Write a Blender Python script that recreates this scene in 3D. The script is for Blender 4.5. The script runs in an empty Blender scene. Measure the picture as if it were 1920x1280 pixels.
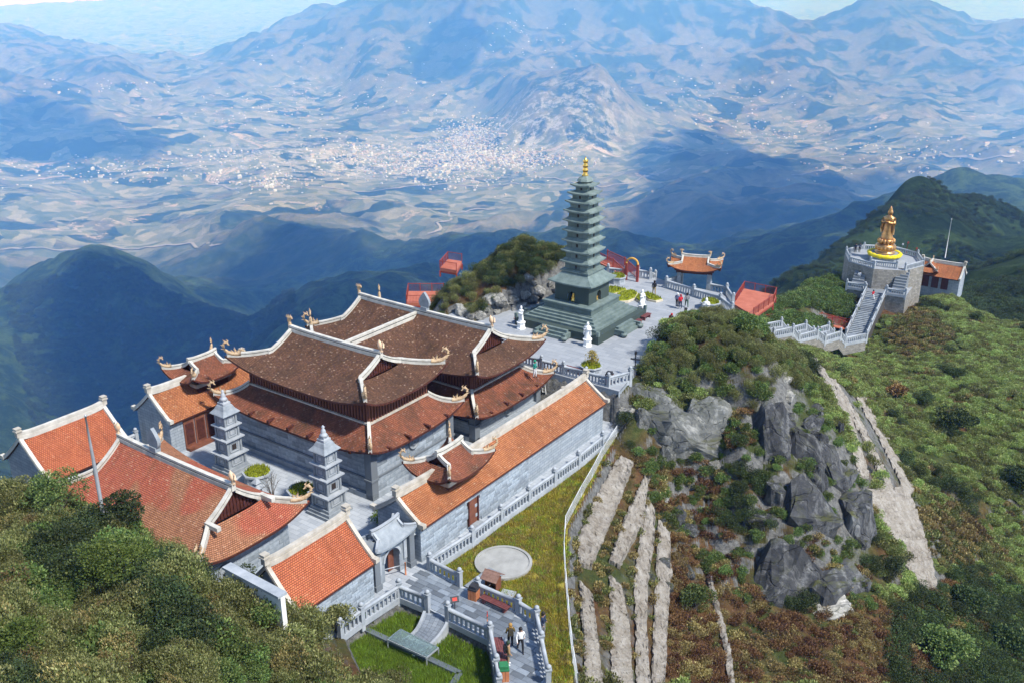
import bpy, bmesh, math, random
import numpy as np
from mathutils import Vector, Matrix, noise as mnoise

random.seed(7); RNG = np.random.default_rng(11)
SC = bpy.context.scene
COL = SC.collection
R = math.radians

# ------------------------------------------------------------------ camera
FPX = 1800.0                      # focal length in pixels of the 1920 px wide photograph
PITCH = math.atan(700.0 / 1800.0)
CAMZ = 36.0
cam = bpy.data.cameras.new('camera')
cam.sensor_width = 36.0
cam.lens = 36.0 * FPX / 1920.0
cam.clip_start = 0.5
cam.clip_end = 90000.0
camo = bpy.data.objects.new('camera', cam)
camo.location = (0, 0, CAMZ)
camo.rotation_euler = (math.pi / 2 - PITCH, 0, 0)
COL.objects.link(camo)
SC.camera = camo

# ------------------------------------------------------------------ sky and sun
SUN_EL, SUN_AZ = R(52), R(128)     # azimuth clockwise from the view direction (+Y)
sun_dir = Vector((math.sin(SUN_AZ) * math.cos(SUN_EL), math.cos(SUN_AZ) * math.cos(SUN_EL), math.sin(SUN_EL)))
world = bpy.data.worlds.new('World')
SC.world = world
world.use_nodes = True
wn = world.node_tree
wn.nodes.clear()
sky = wn.nodes.new('ShaderNodeTexSky')
sky.sky_type = 'NISHITA'
sky.sun_disc = False
sky.sun_elevation = SUN_EL
sky.sun_rotation = SUN_AZ
sky.altitude = 1500
sky.air_density = 1.0
sky.dust_density = 0.6
sky.ozone_density = 1.0
bg = wn.nodes.new('ShaderNodeBackground')
bg.inputs['Strength'].default_value = 0.15
wo = wn.nodes.new('ShaderNodeOutputWorld')
wn.links.new(sky.outputs[0], bg.inputs[0])
wn.links.new(bg.outputs[0], wo.inputs[0])
sl = bpy.data.lights.new('sun', 'SUN')
sl.energy = 3.6
sl.angle = R(4.5)
sl.color = (1.0, 0.95, 0.87)
so = bpy.data.objects.new('sun', sl)
so.rotation_euler = sun_dir.to_track_quat('Z', 'Y').to_euler()
COL.objects.link(so)
SC.view_settings.view_transform = 'Standard'
SC.view_settings.look = 'None'
SC.view_settings.gamma = 1.0
SC.view_settings.use_curve_mapping = False
SC.view_settings.exposure = 0.78
SC.render.engine = 'CYCLES'
cy = SC.cycles
cy.use_denoising = True
cy.max_bounces = 6
cy.diffuse_bounces = 3
cy.glossy_bounces = 2
cy.transmission_bounces = 4
cy.transparent_max_bounces = 8
cy.volume_bounces = 4
cy.use_adaptive_sampling = False
cy.sample_clamp_indirect = 6.0

# ------------------------------------------------------------------ maths: pixels of the photograph to places
CP, SP = math.cos(PITCH), math.sin(PITCH)
AZ = R(35.3)                       # direction of the temple axis
UX, UY = math.sin(AZ), math.cos(AZ)
VX, VY = math.cos(AZ), -math.sin(AZ)
def ray(px, py):
    a = (px - 960) / FPX; b = -(py - 640) / FPX
    return a, CP + b * SP, -SP + b * CP
def atz(px, py, z):
    r = ray(px, py); t = (z - CAMZ) / r[2]
    return Vector((r[0] * t, r[1] * t, z))
def aty(px, py, y):
    r = ray(px, py); t = y / r[1]
    return Vector((r[0] * t, y, CAMZ + r[2] * t))
def tw(u, v, z=0.0):               # temple frame to world
    return Vector((u * UX + v * VX, u * UY + v * VY, z))
TEMPLE_ROT = -AZ                   # a local frame with x along v and y along u
def lrp(a, b, t): return a + (b - a) * t
def sstep(a, b, x):
    t = np.clip((x - a) / (b - a), 0, 1)
    return t * t * (3 - 2 * t)

# ------------------------------------------------------------------ mesh helpers
class MB:
    def __init__(self): self.v = []; self.f = []; self.m = []; self.uv = {}; self.smooth = []
    def add(self, verts, faces, mi=0, uvs=None, smooth=False):
        o = len(self.v); self.v.extend([tuple(p) for p in verts])
        for k, f in enumerate(faces):
            self.f.append([i + o for i in f]); self.m.append(mi); self.smooth.append(smooth)
            if uvs is not None: self.uv[len(self.f) - 1] = [uvs[i] for i in f]
        return self
    def box(self, c, s, mi=0, rz=0.0, taper=1.0):
        cx, cy_, cz = c; hx, hy, hz = s[0] / 2, s[1] / 2, s[2] / 2
        ca, sa = math.cos(rz), math.sin(rz); vs = []
        for z, k in ((-hz, 1.0), (hz, taper)):
            for x, y in ((-hx, -hy), (hx, -hy), (hx, hy), (-hx, hy)):
                x2, y2 = x * k, y * k
                vs.append((cx + x2 * ca - y2 * sa, cy_ + x2 * sa + y2 * ca, cz + z))
        return self.add(vs, [(3, 2, 1, 0), (4, 5, 6, 7), (0, 1, 5, 4), (1, 2, 6, 5), (2, 3, 7, 6), (3, 0, 4, 7)], mi)
    def tube(self, pts, rads, n=8, mi=0, cap=True, smooth=True):
        pts = [Vector(p) for p in pts]; rings = []
        if not isinstance(rads, (list, tuple)): rads = [rads] * len(pts)
        for i, p in enumerate(pts):
            d = (pts[min(i + 1, len(pts) - 1)] - pts[max(i - 1, 0)])
            if d.length < 1e-9: d = Vector((0, 0, 1))
            d.normalize()
            a = Vector((0, 0, 1)) if abs(d.z) < 0.9 else Vector((1, 0, 0))
            x = d.cross(a).normalized(); y = d.cross(x).normalized()
            rings.append([p + (x * math.cos(2 * math.pi * k / n) + y * math.sin(2 * math.pi * k / n)) * rads[i] for k in range(n)])
        vs = [q for r in rings for q in r]; fs = []
        for i in range(len(pts) - 1):
            for k in range(n):
                fs.append((i * n + k, i * n + (k + 1) % n, (i + 1) * n + (k + 1) % n, (i + 1) * n + k))
        if cap:
            fs.append(tuple(range(n))); fs.append(tuple((len(pts) - 1) * n + k for k in range(n))[::-1])
        return self.add(vs, fs, mi, smooth=smooth)
    def lathe(self, prof, n=16, c=(0, 0, 0), mi=0, smooth=True, rot=0.0, sq=None):
        vs = []; fs = []
        for r, z in prof:
            for k in range(n):
                a = 2 * math.pi * k / n + rot
                vs.append((c[0] + r * math.cos(a), c[1] + r * math.sin(a), c[2] + z))
        for i in range(len(prof) - 1):
            for k in range(n):
                fs.append((i * n + k, i * n + (k + 1) % n, (i + 1) * n + (k + 1) % n, (i + 1) * n + k))
        fs.append(tuple(range(n))[::-1]); fs.append(tuple((len(prof) - 1) * n + k for k in range(n)))
        return self.add(vs, fs, mi, smooth=smooth)
    def prism(self, poly, z0, z1, mi=0):
        n = len(poly)
        vs = [(p[0], p[1], z0) for p in poly] + [(p[0], p[1], z1) for p in poly]
        area = sum(poly[i][0] * poly[(i + 1) % n][1] - poly[(i + 1) % n][0] * poly[i][1] for i in range(n))
        idx = list(range(n))
        fs = []
        if area < 0: idx = idx[::-1]
        fs.append(tuple(idx[::-1])); fs.append(tuple(i + n for i in idx))
        for k in range(n):
            a, b = idx[k], idx[(k + 1) % n]; fs.append((a, b, b + n, a + n))
        return self.add(vs, fs, mi)
    def grid(self, G, mi=0, uv=None, smooth=True, flip=False):
        G = np.asarray(G); a, b = G.shape[:2]
        vs = [tuple(p) for p in G.reshape(-1, 3)]
        fs = []
        for i in range(a - 1):
            for j in range(b - 1):
                q = (i * b + j, i * b + j + 1, (i + 1) * b + j + 1, (i + 1) * b + j)
                fs.append(q[::-1] if flip else q)
        u = None if uv is None else [tuple(p) for p in np.asarray(uv).reshape(-1, 2)]
        return self.add(vs, fs, mi, u, smooth)
    def mesh(self, name, mats):
        me = bpy.data.meshes.new(name)
        me.from_pydata(self.v, [], self.f)
        for m in mats: me.materials.append(m)
        me.polygons.foreach_set('material_index', self.m)
        me.polygons.foreach_set('use_smooth', self.smooth)
        if self.uv:
            lay = me.uv_layers.new(name='UVMap')
            for fi, us in self.uv.items():
                p = me.polygons[fi]
                for k, li in enumerate(p.loop_indices): lay.data[li].uv = us[k]
        me.update()
        return me
    def build(self, name, mats, parent=None, loc=None, rz=None):
        if not isinstance(mats, (list, tuple)): mats = [mats]
        o = bpy.data.objects.new(name, self.mesh(name, mats)); COL.objects.link(o)
        if parent is not None: o.parent = parent
        if loc is not None: o.location = loc
        if rz is not None: o.rotation_euler = (0, 0, rz)
        return o
def obj(name, me, parent=None, loc=None, rot=None, scale=None):
    o = bpy.data.objects.new(name, me); COL.objects.link(o)
    if parent is not None: o.parent = parent
    if loc is not None: o.location = loc
    if rot is not None: o.rotation_euler = rot
    if scale is not None: o.scale = scale
    return o
def tag(o, label=None, cat=None, group=None, kind=None):
    if label: o['label'] = label
    if cat: o['category'] = cat
    if group: o['group'] = group
    if kind: o['kind'] = kind
    return o
def empty(name, label, cat, loc=(0, 0, 0), rz=0.0, group=None):
    o = bpy.data.objects.new(name, None); COL.objects.link(o)
    o.empty_display_size = 0.5
    o.location = loc; o.rotation_euler = (0, 0, rz)
    return tag(o, label, cat, group)
def copy_tree(o, parent=None):
    c = o.copy(); COL.objects.link(c); c.parent = parent
    for ch in list(o.children): copy_tree(ch, c)
    return c

# ------------------------------------------------------------------ materials
MATS = {}
class NT:
    def __init__(self, name):
        self.mat = bpy.data.materials.new(name); self.mat.use_nodes = True
        self.t = self.mat.node_tree; self.n = self.t.nodes; self.n.clear()
        self.out = self.n.new('ShaderNodeOutputMaterial')
        self.p = self.n.new('ShaderNodeBsdfPrincipled')
        self.t.links.new(self.p.outputs[0], self.out.inputs[0])
    def node(self, typ, **kw):
        nd = self.n.new(typ)
        for k, v in kw.items():
            if k.startswith('i_'):
                nd.inputs[k[2:].replace('_', ' ')].default_value = v
            else: setattr(nd, k, v)
        return nd
    def link(self, a, b): self.t.links.new(a, b)
    def coord(self, which='Object', scale=None):
        tc = self.node('ShaderNodeTexCoord')
        if scale is None: return tc.outputs[which]
        mp = self.node('ShaderNodeMapping'); mp.inputs['Scale'].default_value = scale
        self.link(tc.outputs[which], mp.inputs[0]); return mp.outputs[0]
    def noise(self, vec, scale, detail=4, rough=0.6, dist=0.0):
        nd = self.node('ShaderNodeTexNoise'); nd.inputs['Scale'].default_value = scale
        nd.inputs['Detail'].default_value = detail; nd.inputs['Roughness'].default_value = rough
        nd.inputs['Distortion'].default_value = dist
        if vec is not None: self.link(vec, nd.inputs['Vector'])
        return nd.outputs['Fac']
    def ramp(self, fac, stops, interp='LINEAR'):
        nd = self.node('ShaderNodeValToRGB'); cr = nd.color_ramp; cr.interpolation = interp
        while len(cr.elements) < len(stops): cr.elements.new(0.5)
        for e, (p, c) in zip(cr.elements, stops):
            e.position = p; e.color = (*c, 1) if len(c) == 3 else c
        self.link(fac, nd.inputs[0]); return nd.outputs[0]
    def mix(self, fac, a, b, mode='MIX'):
        nd = self.node('ShaderNodeMix', data_type='RGBA', blend_type=mode)
        for s, val in ((nd.inputs[0], fac), (nd.inputs[6], a), (nd.inputs[7], b)):
            if isinstance(val, (int, float)): s.default_value = val
            elif isinstance(val, (tuple, list)): s.default_value = (*val, 1) if len(val) == 3 else val
            else: self.link(val, s)
        return nd.outputs[2]
    def math(self, op, a, b=0.5):
        nd = self.node('ShaderNodeMath', operation=op)
        for s, val in ((nd.inputs[0], a), (nd.inputs[1], b)):
            if isinstance(val, (int, float)): s.default_value = val
            else: self.link(val, s)
        return nd.outputs[0]
    def maprange(self, fac, a, b, c=0.0, d=1.0):
        nd = self.node('ShaderNodeMapRange')
        for i, val in enumerate((fac, a, b, c, d)):
            if isinstance(val, (int, float)): nd.inputs[i].default_value = val
            else: self.link(val, nd.inputs[i])
        return nd.outputs[0]
    def bump(self, h, strength=0.4, dist=0.05):
        nd = self.node('ShaderNodeBump'); nd.inputs['Strength'].default_value = strength
        nd.inputs['Distance'].default_value = dist
        self.link(h, nd.inputs['Height']); self.link(nd.outputs[0], self.p.inputs['Normal'])
    def done(self, color=None, rough=0.8, spec=0.3, metal=0.0):
        if color is not None:
            if isinstance(color, (tuple, list)): self.p.inputs['Base Color'].default_value = (*color, 1)
            else: self.link(color, self.p.inputs['Base Color'])
        self.p.inputs['Roughness'].default_value = rough
        self.p.inputs['Specular IOR Level'].default_value = spec
        self.p.inputs['Metallic'].default_value = metal
        MATS[self.mat.name] = self.mat
        return self.mat
def mottled(name, c1, c2, scale=1.5, rough=0.85, bump=0.3, bscale=12.0, spec=0.25, metal=0.0, rand=0.0, detail=6):
    k = NT(name); co = k.coord('Object')
    f = k.noise(co, scale, detail, 0.65)
    col = k.ramp(f, [(0.3, c1), (0.7, c2)])
    if rand:
        oi = k.node('ShaderNodeObjectInfo')
        v = k.maprange(oi.outputs['Random'], 0, 1, 1 - rand, 1 + rand)
        hs = k.node('ShaderNodeHueSaturation'); k.link(v, hs.inputs['Value']); k.link(col, hs.inputs['Color'])
        col = hs.outputs[0]
    if bump: k.bump(k.noise(co, bscale, 5, 0.7), bump, 0.04)
    return k.done(col, rough, spec, metal)

# ------------------------------------------------------------------ terrain
# control points: (px, py, Y) for ground the photograph shows, ('h', px, Y, z) for ground it hides
CTRL_PY = [
 # skyline of the far ranges
 (840,-4,13500),(780,8,13500),(640,35,14000),(500,62,15000),(430,92,16000),(360,120,17500),
 (900,-22,13800),(1000,-20,14500),(1100,-14,14500),(1200,-18,14500),(1300,-10,14500),(1400,14,14500),(1490,30,14500),
 (1570,24,14500),(1645,2,14500),(1700,20,14500),(1750,18,14500),(1800,40,14500),(1865,66,14500),(1920,46,14500),(2050,40,14500),
 (0,57,17000),(80,74,17000),(150,84,17000),(-120,40,17000),
 (230,92,12000),(330,140,12000),(430,172,11500),(150,115,12200),(250,200,10500),(450,215,10000),(300,170,11300),
 (0,152,9500),(100,188,9300),(200,232,9000),(300,262,8700),(100,292,8300),(-120,130,9500),(0,290,8300),
 (600,150,12000),(800,100,12000),(700,200,10500),(900,170,10800),(1000,110,12000),(1200,120,11800),(1400,168,10600),(1600,180,10500),(1800,190,10200),
 (1500,80,12700),(1700,100,12400),(1300,70,13000),(1000,50,13300),
 (1120,138,9000),(1000,190,9000),(1060,160,9000),(1250,165,9400),(1000,290,8000),(1150,280,8000),(1350,245,8000),(1500,260,8000),(1700,250,8400),(1700,310,7000),(1850,280,7500),(1600,330,6400),
 (1330,300,6500),(1400,400,4600),(1300,450,3800),(1240,490,3200),(1180,470,3800),(1480,360,5200),(1250,360,5600),
 (800,280,8600),(600,300,8200),(200,310,8000),(1000,330,7500),(400,300,8200),(480,240,9500),(700,250,9400),(900,230,9700),
 (100,450,5300),(300,400,6100),(300,470,5000),(600,350,7000),(850,420,5500),(950,400,5800),(0,500,4600),(450,380,6400),(100,380,6400),
 (750,500,3600),(700,485,3800),(600,460,4300),(560,412,5100),(480,500,3900),(350,520,3800),(640,530,2600),(740,540,2100),(560,560,2000),
 (1100,480,3000),(1150,520,2000),
 # right-hand mountain and the ridges behind it
 (1450,548,420),(1560,466,520),(1650,392,620),(1700,318,690),(1750,300,720),(1830,356,760),(1920,410,760),(2050,470,700),
 (1850,450,600),(1700,470,540),(1850,540,360),(1920,480,480),(1600,520,430),
 (1800,356,2600),(1860,375,2400),(1920,400,2200),
 (1870,562,235),(1920,532,270),(2000,500,300),
 # left-hand mountain
 (180,484,2400),(240,500,2380),(120,560,2320),(60,640,2150),(0,668,2050),(-120,730,1950),(300,580,2330),(400,604,2250),(480,622,2150),
 (200,620,2250),(200,760,1950),(100,850,1750),(350,710,1950),(20,770,1800),(300,660,2150),
]
CTRL_H = [
 ('h',-120,46500,-900),('h',-120,34000,-1450),('h',400,46500,-900),('h',400,34000,-1450),('h',960,46500,-900),('h',960,34000,-1450),('h',1500,46500,-900),('h',1500,34000,-1450),('h',2050,46500,-900),('h',2050,34000,-1450),
 ('h',-120,25000,-1850),('h',400,25000,-1850),('h',960,25000,-1850),('h',1500,25000,-1850),('h',2050,25000,-1850),
 ('h',0,21000,-1600),('h',400,21500,-1650),('h',960,19500,-1300),('h',1500,19500,-1300),('h',1920,19500,-1300),
 ('h',230,14000,-1250),('h',0,11200,-1400),('h',1120,10400,-1180),
 ('h',1450,750,-330),('h',1750,1150,-420),('h',1920,1150,-430),('h',1600,850,-350),('h',1300,1200,-560),('h',1800,4200,-1100),('h',1920,4200,-1050),
 ('h',180,3400,-1180),('h',500,3000,-1080),('h',0,3200,-1150),('h',-120,3200,-1150),
 ('h',0,140,-55),('h',200,140,-50),('h',400,150,-45),('h',0,300,-190),('h',300,300,-180),('h',0,700,-430),('h',300,700,-420),('h',0,1250,-720),('h',300,1250,-700),
 ('h',600,170,-50),('h',900,170,-48),('h',1200,170,-45),('h',600,350,-190),('h',900,350,-190),('h',1200,350,-170),
 ('h',600,800,-380),('h',900,800,-430),('h',1200,800,-400),('h',1000,1700,-640),
 ('h',1400,190,-45),('h',1400,300,-110),
 ('h',-200,60,-2),('h',-200,90,-25),
]
# near ground, (px, py, z)
CTRL_Z = [
 # knoll beside the plaza and the cliff under it
 (1320,612,3.0),(1250,640,2.2),(1390,612,2.6),(1440,640,1.5),(1220,690,0.2),(1330,680,1.6),(1400,720,0.6),(1470,690,-0.5),
 (1180,730,-0.6),(1150,770,-1.6),(1300,740,-1.0),(1200,860,-4.2),(1280,865,-5.0),(1340,830,-4.5),(1400,800,-2.5),(1500,760,-3.2),
 (1330,900,-6.0),(1420,930,-6.5),(1450,850,-4.2),(1560,880,-6.5),(1620,960,-10.5),(1500,980,-7.8),(1400,1040,-9.3),(1500,1120,-11.6),(1600,1100,-12.2),
 (1330,1000,-8.6),(1280,950,-7.4),
 # terraces with pale stone strips left of the cliff
 (1150,830,-3.6),(1100,930,-3.9),(1065,1000,-3.9),(1062,1100,-4.1),(1075,1200,-4.3),(1090,1290,-4.4),
 (1140,950,-5.0),(1190,900,-5.2),(1120,1100,-5.3),(1180,1050,-6.4),(1160,1200,-6.2),(1220,1100,-7.6),(1240,1250,-8.4),(1270,1050,-8.4),(1330,1250,-10.2),(1420,1200,-11.2),
 (1550,1260,-12.8),(1700,1240,-15.5),(1850,1260,-19.0),(1950,1260,-21.0),
 # strips right of the cliff, green slope beyond
 (1490,680,-2.2),(1540,720,-4.2),(1600,800,-7.8),(1660,900,-11.0),(1700,1000,-13.5),(1750,1100,-16.5),(1640,1150,-13.2),
 (1560,690,-9.5),(1640,800,-13.0),(1720,900,-16.5),(1800,1000,-20.0),(1850,1110,-22.0),(1920,1120,-24.0),(1950,1000,-25.0),
]
CTRL_NY = [
 (1480,645,125),(1560,665,131),(1640,690,128),(1760,720,118),(1880,760,112),(1950,800,108),
 (1800,620,146),(1700,620,146),(1900,640,142),(1950,690,130),
 (1850,590,158),(1920,605,156),(2000,640,150),(1790,555,176),(1740,560,168),(1590,560,162),(1560,590,152),(1500,560,150),(1440,575,142),(1420,600,126),
]
_PC = aty(1657, 487, 166.0); _T = atz(1641, 549, _PC.z - 3.6); _B = aty(1604, 632, _T.y - 10.5)
CTRL_NY += [(1470,642,121),(1520,650,127),(1570,655,133),(1605,660,138)]
CTRL_NH = [tuple(_T.lerp(_B, t_) + Vector((dx_, 0, -1.5))) for t_ in (0.3, 0.65, 1.0) for dx_ in (-2.5, 2.5)] + [  # (x, y, z) near ground given straight in the world frame
 (-75,20,9),(-40,15,10),(0,12,6),(30,15,-6),(70,20,-22),
 (-42,30,7.5),(-28,30,6.8),(-14,30,4.5),(-4,32,-1.0),(6,30,-5.0),(16,32,-8.5),
 (-48,42,6.0),(-34,42,5.0),(-24,40,4.6),(-16,40,2.6),(-10,41,-1.5),(-3,42,-5.6),(4,42,-5.6),
 (-52,52,3.2),(-42,52,3.0),(-34,51,3.0),(-28.2,53.4,2.3),(-20.5,48.2,2.6),(-27,47,3.6),(-17,45.8,2.3),(-13,44.5,0.4),(-36,59.3,0.9),(-24.5,50.8,2.5),(-32,56.3,1.7),
 (-50,62,-1),(-56,72,-12),(-48,80,-20),(-42,92,-28),(-30,108,-28),(-18,116,-22),
 (-13,112,-9),(-4,102,0.6),(-4,119,-7),(2,124,-12),(12,126,-14),(-9,104,-0.8),
 (3.5,108.5,5.2),(-1.0,107.5,4.2),(6.5,110,4.6),(1.2,112,5.6),(-4.9,109,2.8),(8.5,109.5,2.6),(-7.6,107,0.6),(-1,115,2.5),(6,116,1.5),(0.5,103.5,2.0),(4.0,105.2,2.6),
 (24,128,-24),(36,122,-16),(30,114,-9.0),(34,106,-7.5),
 (27,95,-2.5),(20.5,88.0,3.6),(24,90,2.2),
 (50,180,-38),(75,190,-42),(95,170,-40),(38,160,-36),(62,165,-13.5),(58,172,-18),(76,178,-28),
]
def _q(px, py): r = ray(px, py); return r[0] / r[1], -r[2] / r[1]
pts = []
for px, py, y in CTRL_PY + CTRL_NY:
    a, q = _q(px, py); pts.append((a, math.log(y), q))
for _, px, y, z in CTRL_H:
    pts.append(((px - 960) / FPX * 0.98, math.log(y), (CAMZ - z) / y))
for px, py, z in CTRL_Z:
    p = atz(px, py, z); pts.append((p.x / p.y, math.log(p.y), (CAMZ - z) / p.y))
for x, y, z in CTRL_NH:
    pts.append((x / y, math.log(y), (CAMZ - z) / y))
pts = np.array(pts)
WA = 2.6                            # weight of azimuth against log-distance
def _feat(a, l): return np.stack([a * WA, l], -1)
_F = _feat(pts[:, 0], pts[:, 1])
def _kern(d): return np.sqrt(d * d + 0.0009)
_D = np.sqrt(((_F[:, None] - _F[None]) ** 2).sum(-1))
_n = len(pts)
_A = np.zeros((_n + 3, _n + 3)); _A[:_n, :_n] = -_kern(_D) + np.diag(np.where(pts[:, 1] < math.log(230), 0.012, 0.002))
_A[:_n, _n] = 1; _A[:_n, _n + 1:] = _F; _A[_n, :_n] = 1; _A[_n + 1:, :_n] = _F.T
_w = np.linalg.solve(_A, np.concatenate([pts[:, 2], np.zeros(3)]))
def rbf_z(x, y):
    sh = np.shape(x); x = np.ravel(x); y = np.ravel(y); out = np.empty(len(x))
    for s in range(0, len(x), 20000):
        xs, ys = x[s:s + 20000], np.maximum(y[s:s + 20000], 5.0)
        f = _feat(xs / ys, np.log(ys))
        d2 = (f ** 2).sum(-1)[:, None] + (_F ** 2).sum(-1)[None] - 2 * f @ _F.T
        k = -_kern(np.sqrt(np.maximum(d2, 0)))
        q = k @ _w[:_n] + _w[_n] + f @ _w[_n + 1:]
        out[s:s + 20000] = CAMZ - q * ys
    return out.reshape(sh)
_perm = np.random.default_rng(3).permutation(4096).astype(np.int64)
_grad = np.stack([np.cos(np.linspace(0, 2 * np.pi, 64, endpoint=False)), np.sin(np.linspace(0, 2 * np.pi, 64, endpoint=False))], -1)
def perlin(x, y):
    xi = np.floor(x).astype(np.int64); yi = np.floor(y).astype(np.int64); xf = x - xi; yf = y - yi
    def g(ix, iy, dx, dy):
        h = _perm[(_perm[ix & 4095] + iy) & 4095] & 63
        return _grad[h, 0] * dx + _grad[h, 1] * dy
    u = xf ** 3 * (xf * (xf * 6 - 15) + 10); v = yf ** 3 * (yf * (yf * 6 - 15) + 10)
    a = g(xi, yi, xf, yf); b = g(xi + 1, yi, xf - 1, yf); c = g(xi, yi + 1, xf, yf - 1); d = g(xi + 1, yi + 1, xf - 1, yf - 1)
    return (a + (b - a) * u) * (1 - v) + (c + (d - c) * u) * v * 1.0
def fbm(x, y, lam, oct=4, gain=0.5):
    s = 0; a = 1.0
    for k in range(oct):
        s = s + a * perlin(x / lam + 17.3 * k, y / lam - 9.1 * k); lam *= 0.5; a *= gain
    return s

# flat pads cut into the ground (world xy polygons with a height)
def in_poly(x, y, poly):
    r = np.zeros(np.shape(x), bool); n = len(poly)
    for i in range(n):
        x1, y1 = poly[i][0], poly[i][1]; x2, y2 = poly[(i + 1) % n][0], poly[(i + 1) % n][1]
        if y1 == y2: continue
        c = ((y1 > y) != (y2 > y)) & (x < (x2 - x1) * (y - y1) / (y2 - y1) + x1)
        r ^= c
    return r
def dist_poly(x, y, poly):
    d = np.full(np.shape(x), 1e9); n = len(poly)
    for i in range(n):
        x1, y1 = poly[i][0], poly[i][1]; x2, y2 = poly[(i + 1) % n][0], poly[(i + 1) % n][1]
        dx, dy = x2 - x1, y2 - y1; L = dx * dx + dy * dy + 1e-9
        t = np.clip(((x - x1) * dx + (y - y1) * dy) / L, 0, 1)
        d = np.minimum(d, np.hypot(x - x1 - t * dx, y - y1 - t * dy))
    return np.where(in_poly(x, y, poly), -d, d)
COURT_Z = -3.0
COURT = [tw(30.0, -71.0), tw(30.4, -38.0), tw(39, -37.4), tw(70.9, -37.4), tw(70.9, -71.5)]
LAWN = [tw(40.5, -37.9), tw(70.5, -37.9), atz(1152, 822, -3.4), atz(1065, 985, -3.4), atz(1058, 1100, -3.4), atz(1076, 1290, -3.4), atz(1030, 1300, -3.3), atz(1000, 1180, -3.3), atz(890, 1110, -3.3)]
PATH = [atz(*p, -3) for p in [(740,1110),(788,1052),(812,1070),(866,1098),(898,1112),(972,1150),(1008,1172),(1016,1220),(1030,1300),(935,1300),(930,1262),(920,1202),(840,1162),(802,1140),(749,1120),(700,1150)]]
PLAZA = [tw(71.0, -64), tw(71.0, -38.2)] + [atz(*p, 0) for p in [(1160,735),(1192,697),(1222,660),(1265,622),(1330,606),(1384,592),(1372,566),(1352,550),(1250,528),(1226,519),(1196,508),(1150,516),(1060,556),(960,580),(890,604)]] + [tw(79, -64)]
LOWLAWN = [atz(*p, -4.1) for p in [(690,1165),(760,1125),(800,1150),(838,1168),(918,1208),(932,1300),(700,1300),(640,1170)]]
PADS = [(LAWN, -3.45, 0.8), (LOWLAWN, -4.2, 0.5), (COURT, COURT_Z - 0.35, 0.8), (PATH, -3.3, 0.3), (PLAZA, -0.35, 0.7)]
def ground_z(x, y, detail=True):
    x = np.asarray(x, float); y = np.asarray(y, float)
    z = rbf_z(x, y)
    r = np.hypot(x, y)
    if detail:
        # relief, coarser further out
        for lam, amp in ((3400, 360), (1700, 250), (850, 120), (420, 66), (200, 31), (95, 13), (45, 5.0)):
            w = sstep(0.9 * lam, 2.4 * lam, r) * sstep(190, 300, r)
            if not w.any(): continue
            n = perlin(x / lam + lam, y / lam - lam); n2 = perlin(x / lam * 1.7 + 31, y / lam * 1.7 + 5)
            rid = (0.20 - np.abs(n + 0.15 * n2)) * 1.5
            floor = sstep(-1520, -1050, z)                # valley floors stay gentle
            z = z + w * amp * rid * (0.34 + 0.66 * floor)
        nr = 1 - sstep(250, 500, r)
        cm = np.exp(-(((x - 19.5) / 7.5) ** 2 + ((y - 72) / 9.5) ** 2) ** 2)
        z = z + cm * (np.abs(perlin(x / 3.1 + 7, y / 3.1)) * 2.6 - 0.5 + np.abs(perlin(x / 1.3, y / 1.3 + 3)) * 0.9)
        z = z + nr * (fbm(x, y, 7.0, 4) * 0.55 + fbm(x + 50, y, 2.0, 2) * 0.18)
    near = r < 200
    if near.any():
        for poly, pz, w in PADS:
            d = dist_poly(x[near], y[near], poly)
            k = 1 - sstep(0.0, w, d)
            z[near] = z[near] * (1 - k) + pz * k
    return z
def gz(x, y): return float(ground_z(np.array([x]), np.array([y]))[0])

def polar_mesh(name, mat, r0, r1, nr, a0, a1, na, parent=None):
    rr = np.exp(np.linspace(math.log(r0), math.log(r1), nr)); aa = np.linspace(a0, a1, na)
    A, Rr = np.meshgrid(aa, rr)
    X = Rr * np.sin(A); Y = Rr * np.cos(A); Z = ground_z(X.ravel(), Y.ravel()).reshape(X.shape)
    me = bpy.data.meshes.new(name)
    co = np.stack([X, Y, Z], -1).reshape(-1, 3).astype(np.float32)
    i = np.arange((nr - 1) * (na - 1)); rI, cI = i // (na - 1), i % (na - 1)
    v0 = rI * na + cI
    quads = np.stack([v0, v0 + 1, v0 + na + 1, v0 + na], -1)[:, ::-1].astype(np.int32)
    me.vertices.add(len(co)); me.vertices.foreach_set('co', co.ravel())
    me.loops.add(quads.size); me.loops.foreach_set('vertex_index', quads.ravel())
    me.polygons.add(len(quads)); me.polygons.foreach_set('loop_start', np.arange(len(quads), dtype=np.int32) * 4)
    me.polygons.foreach_set('use_smooth', np.ones(len(quads), bool))
    me.update(calc_edges=True); me.validate()
    me.materials.append(mat)
    o = bpy.data.objects.new(name, me); COL.objects.link(o)
    return o, co

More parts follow.
